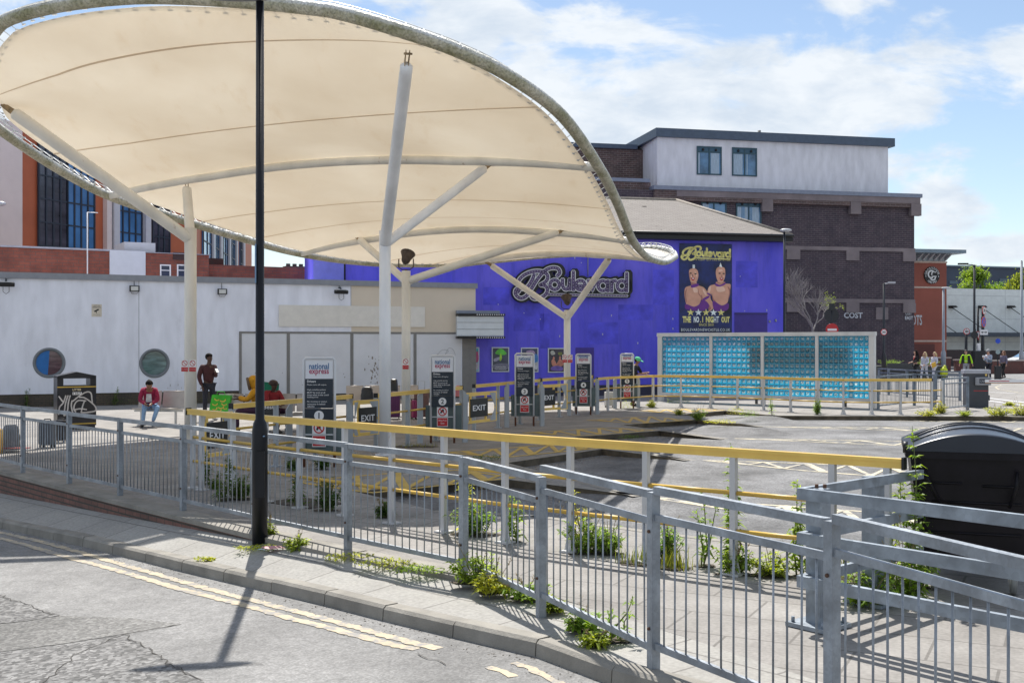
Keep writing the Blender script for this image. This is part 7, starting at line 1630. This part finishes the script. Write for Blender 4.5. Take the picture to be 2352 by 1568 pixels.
# white car
car = T('parked_car', 'white hatchback half cut off by the right edge behind the low wall', 'car', (gx(2302, 84), 84, 0), R(0)); CW = mat('car_white', (.72, .73, .76), .25, var=.03, coat=.6)
prof = [(0, .35), (.02, .62), (.15, .78), (.75, .93), (1.15, 1.05), (1.75, 1.42), (2.3, 1.50), (3.2, 1.46), (3.9, 1.22), (4.15, .95), (4.2, .6), (4.15, .32)]
def car_body(w0, w1, prof, y0, y1):
    m_ = MB(); n = len(prof)
    for yy, s_ in ((y0, .0), (y0+.12, 1), (y1-.12, 1), (y1, .0)):
        for (x, z) in prof: m_.v.append(Vector((x, yy + (0 if s_ else (.10*(z-.9) if z > .9 else 0)*(1 if yy == y0 else -1)), z if s_ else z-.03)))
    for r_ in range(3):
        for i in range(n): m_.f.append([r_*n+i, r_*n+(i+1) % n, (r_+1)*n+(i+1) % n, (r_+1)*n+i]); m_.m.append(0); m_.s.append(False)
    m_.f.append(list(range(n))[::-1]); m_.m.append(0); m_.s.append(False); m_.f.append([3*n+i for i in range(n)]); m_.m.append(0); m_.s.append(False); return m_
car_body(0, 0, prof, -.85, .85).build('body', CW, car)
m_ = MB(); wz = [(1.25, 1.02), (1.78, 1.34), (2.45, 1.41), (2.45, 1.02)]; m_.prism([(x, -.868+.1*(z-.9), z) for x, z in wz], (0, -.004, 0)); m_.build('side_window', GLB, car); m_ = MB(); m_.prism([(x, -.868+.1*(z-.9), z) for x, z in [(2.52, 1.02), (2.52, 1.41), (3.15, 1.38), (3.6, 1.15), (3.5, 1.02)]], (0, -.004, 0)); m_.build('side_window', GLB, car)
m_ = MB(); m_.poly([(1.13, -.7, 1.06), (1.70, -.6, 1.415), (1.70, .6, 1.415), (1.13, .7, 1.06)]); m_.build('windscreen', GLB, car)
for x in (.85, 3.35):
    m_ = MB(); m_.cyl((x, -.88, .32), (x, -.68, .32), .32, n=24); wo = m_.build('wheel', BLK, car); m_ = MB(); m_.cyl((x, -.885, .32), (x, -.87, .32), .2, n=16); m_.build('rim', STEEL, wo)
m_ = MB(); m_.ell((.12, -.72, .74), (.16, .12, .08), 10, 6); m_.build('headlight', mat('headlamp', (.5, .55, .6), .1), car)
# road markings over there
m_ = MB()
def strip(pts, w, name='far_road_marking'):
    mm = MB(); mm.ribbon([gr(u, v, 0)+Vector((0, 0, .006)) for u, v in pts], w, (0, 0, 1)); struct(mm, name, WHT if 'yellow' not in name else YPALE)
strip([(2262, 913), (2352, 924)], .15); strip([(2262, 919), (2352, 931)], .12); strip([(2264, 900), (2330, 903)], .12); strip([(2300, 884), (2286, 889), (2294, 894), (2352, 904)], .08, 'far_yellow_line')
# ------------------------------------------------------------------ plants
random.seed(42)
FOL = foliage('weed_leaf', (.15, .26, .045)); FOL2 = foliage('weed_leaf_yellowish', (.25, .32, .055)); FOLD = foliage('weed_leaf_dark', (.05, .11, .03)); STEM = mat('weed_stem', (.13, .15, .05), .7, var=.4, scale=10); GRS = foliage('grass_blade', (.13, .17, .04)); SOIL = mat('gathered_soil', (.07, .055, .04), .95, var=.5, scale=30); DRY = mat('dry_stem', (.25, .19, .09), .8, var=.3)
def leaf(mb, p, d, ln, w, droop=.3):
    d = d.normalized(); s = d.cross(Vector((0, 0, 1))); s = (s if s.length > .1 else Vector((1, 0, 0))).normalized()*w/2; m1 = p+d*ln*.45+Vector((0, 0, ln*.08)); t = p+d*ln-Vector((0, 0, ln*droop))
    nz = Vector((0, 0, w*.12)); mb.add([p, m1-s+nz, m1-nz, m1+s+nz, t], [(0, 1, 2), (0, 2, 3), (1, 4, 2), (2, 4, 3)])
def weed(kind, p, h, w, lab, mt=None, seed=0, n=None):
    rnd = random.Random(seed*7+3); e = T('weed' if kind != 'grass' else 'grass_tuft', lab, 'plant', p, 0, 'weeds growing in the paving'); lv, st = MB(), MB(); mt = mt or FOL
    if kind == 'bush':
        for k in range(n or int(16+h*w*90)):
            a = rnd.uniform(0, 6.28); lean = rnd.uniform(0, 1)**.7; hh = h*rnd.uniform(.45, 1)*(1-.35*lean); b = Vector((math.cos(a), math.sin(a), 0))*rnd.uniform(0, w*.18); t = Vector((math.cos(a)*w*.5*lean, math.sin(a)*w*.5*lean, hh)); st.tube([b, b.lerp(t, .5)+Vector((0, 0, hh*.08)), t], [.005, .004, .002], 4, caps=False)
            for q in range(11):
                f = rnd.uniform(.15, 1); c = b.lerp(t, f); aa = rnd.uniform(0, 6.28); leaf(lv, c, Vector((math.cos(aa), math.sin(aa), rnd.uniform(-.1, .7))), rnd.uniform(.06, .12)*(1.15-.4*f), rnd.uniform(.02, .042), rnd.uniform(0, .5))
        dr = MB()
        for k in range(rnd.randint(2, 6)):
            a = rnd.uniform(0, 6.28); t = Vector((math.cos(a)*w*rnd.uniform(.1, .55), math.sin(a)*w*.3, h*rnd.uniform(.8, 1.35))); dr.tube([(0, 0, 0), t*.5+Vector((0, 0, .03)), t], [.004, .003, .0015], 4, caps=False)
            for q in range(9): aa = rnd.uniform(0, 6.28); leaf(dr, t*rnd.uniform(.7, 1), Vector((math.cos(aa), math.sin(aa), 1)), .035, .009, 0)
        dr.build('dry_stems', DRY, e)
    elif kind == 'tall':
        for k in range(n or 3):
            a = rnd.uniform(0, 6.28); t = Vector((math.cos(a)*w*.5*rnd.uniform(.2, 1), math.sin(a)*w*.3, h*(1 if k == 0 else rnd.uniform(.6, .95)))); b = Vector((rnd.uniform(-.05, .05), rnd.uniform(-.05, .05), 0)); P = [b, b.lerp(t, .35)+Vector((rnd.uniform(-.03, .03), 0, 0)), b.lerp(t, .7)+Vector((rnd.uniform(-.03, .03), 0, 0)), t]; st.tube(P, [.009, .007, .005, .002], 5, caps=False); cp_ = catmull(P, 6)
            for q in range(int((30 if w not in (.22, .14, .2) else 75)*h)):
                f = rnd.uniform(.06, .98)**.9; c = cp_[min(len(cp_)-1, int(f*(len(cp_)-1)))]; aa = rnd.uniform(0, 6.28); leaf(lv, c, Vector((math.cos(aa), math.sin(aa), .45)), rnd.uniform(.08, .19)*(1.15-.7*f), rnd.uniform(.03, .06)*(1.1-.5*f), rnd.uniform(.1, .6))
            for q in range(10): aa = rnd.uniform(0, 6.28); c = t-Vector((0, 0, rnd.uniform(0, .16*h))); leaf(lv, c, Vector((math.cos(aa), math.sin(aa), 1.2)), .035, .010, 0)
    elif kind == 'grass':
        for k in range(n or 90):
            a = rnd.uniform(0, 6.28); b = Vector((rnd.gauss(0, w*.22), rnd.gauss(0, w*.12), 0)); hh = h*rnd.uniform(.4, 1); o_ = Vector((math.cos(a), math.sin(a), 0))*hh*rnd.uniform(.1, .5); s = Vector((math.sin(a), -math.cos(a), 0))*.004; lv.add([b-s, b+s, b+o_*.4+Vector((0, 0, hh*.6))+s*.7, b+o_*.4+Vector((0, 0, hh*.6))-s*.7, b+o_+Vector((0, 0, hh))], [(0, 1, 2, 3), (3, 2, 4)])
    else:    # low mat
        for k in range(n or int(60+w*260)):
            a = rnd.uniform(0, 6.28); rr = rnd.uniform(0, 1)**.6*w*.5; c = Vector((math.cos(a)*rr, math.sin(a)*rr*.45, rnd.uniform(0, h)*(1-rr/w))); aa = rnd.uniform(0, 6.28); leaf(lv, c, Vector((math.cos(aa), math.sin(aa), rnd.uniform(.1, .9))), rnd.uniform(.03, .065), rnd.uniform(.012, .026), .2)
    if kind != 'low' and p[2] < .5 and p[1] < 45 and 'enclosure' not in lab:
        so_ = MB(); K = 14; so_.add([(0, 0, .010)]+[(w*rnd.uniform(.28, .55)*math.cos(6.283*q/K), w*rnd.uniform(.16, .34)*math.sin(6.283*q/K), .007) for q in range(K)], [(0, q+1, (q+1) % K+1) for q in range(K)]); so_.build('soil', SOIL, e)
    lv.build('leaves' if kind != 'grass' else 'blades', mt, e)
    if st.v: st.build('stems', STEM, e)
    return e
WD = [('bush', 1088, 1228, .46, .62, 'big sunlit leafy weed clump behind the middle guardrail post', FOL), ('tall', 1072, 1222, .62, .2, 'tall pale stem rising from the biggest sunlit weed clump', FOL2), ('tall', 1178, 1244, .5, .22, 'thin weed climbing the handrail post right of the biggest clump', FOL),
      ('bush', 1345, 1268, .42, .62, 'broad sunlit weed patch below the handrail, in the centre', FOL), ('tall', 1330, 1262, .62, .3, 'slim flowering stems at the left of the broad central weed patch', FOL2), ('bush', 1400, 1272, .34, .4, 'small leafy weed beside the broad central patch', FOL), ('grass', 1468, 1294, .20, .5, 'yellow green grass between the two central weed patches', GRS),
      ('bush', 1530, 1290, .42, .36, 'weed at the foot of the handrail post right of the grass', FOL), ('grass', 1550, 1306, .26, .4, 'long grass tuft under the handrail beside a guardrail post', GRS), ('tall', 1683, 1312, 1.16, .14, 'vine like weed climbing the handrail post up over the rail', FOL), ('bush', 1686, 1318, .32, .4, 'bushy weed at the foot of the climbing vine', FOL),
      ('bush', 1772, 1322, .24, .5, 'low sunlit weed right of the climbing vine', FOL2), ('tall', 1835, 1322, .86, .14, 'pair of tall thin stems left of the bulky square post', FOL), ('tall', 1620, 1300, .75, .3, 'thin leaning weed left of the climbing vine', FOL),
      ('bush', 1092, 1340, .34, .5, 'weeds growing through the guardrail foot at the kerb bend', FOL), ('bush', 1135, 1362, .22, .4, 'small ragged weed low beside the kerb bend clump', FOL2), ('bush', 1210, 1375, .15, .45, 'low weed in front of the stepped guardrail panel', FOL), ('bush', 1267, 1404, .13, .24, 'little round weed right of a guardrail post', FOL2),
      ('bush', 1338, 1448, .17, .34, 'leafy low weed in the pavement under the guardrail', FOL), ('tall', 1415, 1470, .30, .30, 'broad leaved weed behind the guardrail near the kerb end', FOL), ('bush', 1366, 1482, .10, .22, 'tiny weed nearest the kerb end', FOL2),
      ('bush', 1990, 1392, .36, .55, 'lush low weeds inside the galvanised enclosure', FOL), ('bush', 2085, 1385, .55, .5, 'dense weeds pressed against the foot of the wheeled bin', FOL), ('tall', 2085, 1370, 1.42, .22, 'very tall lush weed growing up the edge of the wheeled bin', FOL), ('tall', 2118, 1350, 1.25, .2, 'second tall weed just behind the lush one by the bin', FOL), ('tall', 2040, 1340, .95, .3, 'thin tall weed standing between handrail end and bin', FOL2), ('grass', 1960, 1330, .4, .6, 'long grass behind the galvanised post', GRS),
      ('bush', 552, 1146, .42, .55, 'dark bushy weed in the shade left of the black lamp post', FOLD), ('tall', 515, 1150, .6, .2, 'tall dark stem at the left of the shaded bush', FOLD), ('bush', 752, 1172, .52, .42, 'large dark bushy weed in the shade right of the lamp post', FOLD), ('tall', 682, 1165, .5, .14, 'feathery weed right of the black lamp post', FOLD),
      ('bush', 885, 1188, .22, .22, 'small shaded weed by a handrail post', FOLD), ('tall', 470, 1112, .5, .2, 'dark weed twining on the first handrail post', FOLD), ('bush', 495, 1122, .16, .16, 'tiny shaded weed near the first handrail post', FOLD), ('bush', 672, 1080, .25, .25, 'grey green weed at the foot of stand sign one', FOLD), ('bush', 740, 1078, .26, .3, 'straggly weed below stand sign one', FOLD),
      ('grass', 955, 1026, .10, 1.2, 'strip of green grass beside stand sign two', GRS), ('bush', 1605, 966, .42, .5, 'rounded bright weed on the kerb nose in the middle distance', FOL), ('bush', 1562, 953, .2, .4, 'small weed behind the rounded kerb nose weed', FOL2), ('low', 1655, 972, .12, .9, 'low weeds along the second kerb line', FOL2), ('low', 1450, 1008, .1, .6, 'low weed on the third kerb corner', FOLD), ('low', 1125, 1056, .1, .7, 'green weed on the yellow hatching in the shade', FOLD),
      ('tall', 1770, 953, .55, .3, 'thin weed at a far handrail post', FOL), ('bush', 1877, 952, .6, .25, 'weed around the far handrail post in the middle', FOL), ('low', 1690, 952, .3, .5, 'low far weed near the glass wall foot', FOL2), ('low', 1720, 958, .25, .6, 'second low far weed near the glass wall foot', FOL), ('low', 1560, 925, .3, .9, 'weeds in the gap under the left end of the glass wall', FOL), ('low', 1440, 937, .3, .5, 'weeds at the foot of stand sign five', FOL2), ('bush', 1497, 936, .3, .4, 'weed left of the glass wall by the far rail', FOL2),
      ('bush', 2130, 956, .22, .7, 'green weeds along the far kerb below the handrail end', FOL2), ('bush', 2215, 956, .2, .6, 'green weeds along the far kerb below the barrier machine', FOL2), ('bush', 2160, 950, .4, .5, 'little upright weed on the far kerb', FOL2), ('bush', 2290, 956, .35, .9, 'large weed clump on the far kerb towards the right', FOL2), ('bush', 2345, 954, .4, .9, 'weed clump on the far kerb at the right edge', FOL2), ('bush', 2320, 932, .15, .6, 'weeds beside the far white road line', FOL2),
      ('bush', 620, 1246, .30, .10, 'slim green weed hugging the black lamp post', FOL2), ('bush', 683, 1266, .20, .30, 'yellow green weed right of the lamp post foot', FOL2), ('low', 612, 1262, .04, .7, 'moss and small weeds round the lamp post foot', FOL2), ('low', 475, 1286, .02, .25, 'small green moss patch by the kerb', FOL2),
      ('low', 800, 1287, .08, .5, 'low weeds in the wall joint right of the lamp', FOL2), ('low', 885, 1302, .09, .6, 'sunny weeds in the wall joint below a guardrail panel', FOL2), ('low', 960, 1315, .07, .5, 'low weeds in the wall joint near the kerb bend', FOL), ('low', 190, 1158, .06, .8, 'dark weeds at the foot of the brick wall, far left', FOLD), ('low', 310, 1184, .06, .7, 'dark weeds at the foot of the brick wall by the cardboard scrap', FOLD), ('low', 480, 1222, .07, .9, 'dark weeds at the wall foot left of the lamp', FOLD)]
for i, (k, u, v, h, w, lab, mt_) in enumerate(WD):
    z = 0.0
    p = gr(u, v, 0)
    if lab.find('wall') >= 0 and u < 1000 and 'glass' not in lab or 'lamp post foot' in lab or 'hugging' in lab or 'moss patch' in lab:
        p = rd(u, v, .12); 
        if u > 560: p = rd(u, v, .19)
        p.z += .0
    if 960 <= p.y*100 < 0: pass
    weed(k, p, h, w, lab, mt_, seed=i+1)
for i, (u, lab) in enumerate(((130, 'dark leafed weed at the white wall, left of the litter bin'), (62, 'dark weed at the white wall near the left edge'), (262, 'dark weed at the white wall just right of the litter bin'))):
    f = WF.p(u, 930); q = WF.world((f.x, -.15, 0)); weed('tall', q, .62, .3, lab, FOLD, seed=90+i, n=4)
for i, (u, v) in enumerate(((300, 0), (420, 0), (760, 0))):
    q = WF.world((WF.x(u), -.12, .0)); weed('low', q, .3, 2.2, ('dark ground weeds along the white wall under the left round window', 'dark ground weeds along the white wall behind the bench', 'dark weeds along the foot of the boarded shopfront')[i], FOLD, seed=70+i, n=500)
for i, (x, lab) in enumerate(((1.0, 'left fern like shrub in the dark planter'), (3.2, 'right fern like shrub in the dark planter'))):
    weed('bush', (gx(2015, 66)+x, 66.6, .75), .5, 1.7, lab, FOL, seed=60+i, n=70)
# trees
def tree(name, lab, p, h, cr, crz, seed, mt, nleaf, lsz, trunk=True, willow=False):
    rnd = random.Random(seed); e = T(name, lab, 'tree', p, 0); tk, cw = MB(), MB(); tk.tube([(0, 0, 0), (.1, 0, h*.3), (0, .1, h*.55)], [.28, .2, .12], 8); cl = []
    for k in range(26):
        a = rnd.uniform(0, 6.28); zz = rnd.uniform(h*.35, h); rr = cr*math.sqrt(max(.05, 1-((zz-h*.62)/(h*.42))**2))*rnd.uniform(.3, 1); c = Vector((math.cos(a)*rr, math.sin(a)*rr, zz)); cl.append((c, rnd.uniform(.22, .38)*cr)); tk.tube([(0, 0, h*.4), c*.5+Vector((0, 0, h*.25)), c], [.09, .05, .02], 4, caps=False)
    for c, s in cl:
        for q in range(nleaf//26):
            v = Vector((rnd.gauss(0, .5), rnd.gauss(0, .5), rnd.gauss(0, .45)))*s
            if willow: v.z -= rnd.uniform(0, 1.5)*cr*.35
            d = Vector((rnd.uniform(-1, 1), rnd.uniform(-1, 1), rnd.uniform(-1, 1) if not willow else -2)); leaf(cw, c+v, d, lsz*rnd.uniform(.6, 1.3), lsz*.6, .1)
    tk.build('trunk', mat('bark', (.07, .055, .045), .9, var=.3), e); cw.build('crown', mt, e)
TF = foliage('tree_leaf', (.10, .19, .035)); TF2 = foliage('willow_leaf', (.15, .21, .05))
def far(u, v, d): return Vector((gx(u, d), d, 0))
tree('broadleaf_tree', 'rounded bright green tree above the pale shed roof', far(2240, 0, 135), CH+165/F*135, 2.75, 0, 5, TF, 5200, .32)
tree('broadleaf_tree', 'lower green crown between the round tree and the willow', far(2305, 0, 138), CH+136/F*138, 2.3, 0, 6, TF, 2600, .32)
tree('willow_tree', 'pale drooping willow at the right edge above the shed', far(2346, 0, 132), CH+168/F*132, 1.9, 0, 8, TF2, 4200, .34, willow=True)
bt = T('bare_tree', 'young nearly bare tree with a few pale leaves before the dark brick block', 'tree', (gx(1868, 58), 58, 0)); rnd = random.Random(12); tk, lf = MB(), MB()
def branch(p, d, ln, r, depth):
    q = p+d*ln; mid = p.lerp(q, .5)+Vector((rnd.uniform(-.05, .05), rnd.uniform(-.05, .05), .03))*ln; tk.tube([p, mid, q], [r, r*.8, r*.6], 5, caps=False)
    if depth == 0 and q.x > .9 and rnd.random() < .5:
        for k in range(4): leaf(lf, q+Vector((rnd.uniform(-.1, .1), 0, rnd.uniform(-.1, .1))), Vector((rnd.uniform(-1, 1), 0, rnd.uniform(-.5, 1))), .16, .08)
    if depth > 0:
        for k in range(3 if depth < 4 else 4):
            nd = (d+Vector((rnd.uniform(-.75, .75), rnd.uniform(-.6, .6), rnd.uniform(-.1, .45)))).normalized(); branch(p.lerp(q, rnd.uniform(.55, 1)), nd, ln*rnd.uniform(.66, .88), r*.6, depth-1)
branch(Vector((0, 0, 0)), Vector((0, 0, 1)), 1.9, .075, 0); branch(Vector((0, 0, 1.8)), Vector((-.05, 0, 1)), 1.35, .075, 5)
tk.build('trunk', mat('grey_bark', (.24, .22, .22), .9), bt); lf.build('crown', TF2, bt)

# chips of stone and dirt gathered in the gutter and along the wall foot
rnd = random.Random(99); dbm = MB()
def chip(p, s):
    a = rnd.uniform(0, 6.28); q = [p+Vector((s*math.cos(a+t), s*math.sin(a+t)*rnd.uniform(.5, 1), 0)) for t in (0, 1.5, 3, 4.6)]; dbm.add(q+[p+Vector((0, 0, s*.6))], [(0, 1, 4), (1, 2, 4), (2, 3, 4), (3, 0, 4)])
for k in range(2600):
    a, i = along(rnd.uniform(0, L0[-1]*.62)); off = abs(rnd.gauss(0, .16)); d = (ktop[i+1]-ktop[i]).normalized(); n = Vector((d.y, -d.x, 0)); n = n if n.y < 0 else -n
    q = a+n*(off+.02); chip(Vector((q.x, q.y, rz(q.x, .001))), rnd.uniform(.003, .011))
for k in range(1500):
    t = rnd.random(); i = min(len(front)-2, int(t*(len(front)-1))); q = front[i].lerp(front[i+1], rnd.random()); chip(Vector((q.x+rnd.gauss(0, .25), q.y+abs(rnd.gauss(0, .3)), -.119)), rnd.uniform(.004, .014))
for k in range(1600):
    i = rnd.choice((0, 3, 6, 9, 12)); q = sawW[i].lerp(sawW[i+1], rnd.random()); chip(Vector((q.x+rnd.gauss(0, .1), q.y-.03-abs(rnd.gauss(0, .25)), -.119)), rnd.uniform(.006, .02))
o = dbm.build('gravel', mat('gutter_grit', (.16, .14, .12), .9, var=.7, scale=40)); o['kind'] = 'stuff'
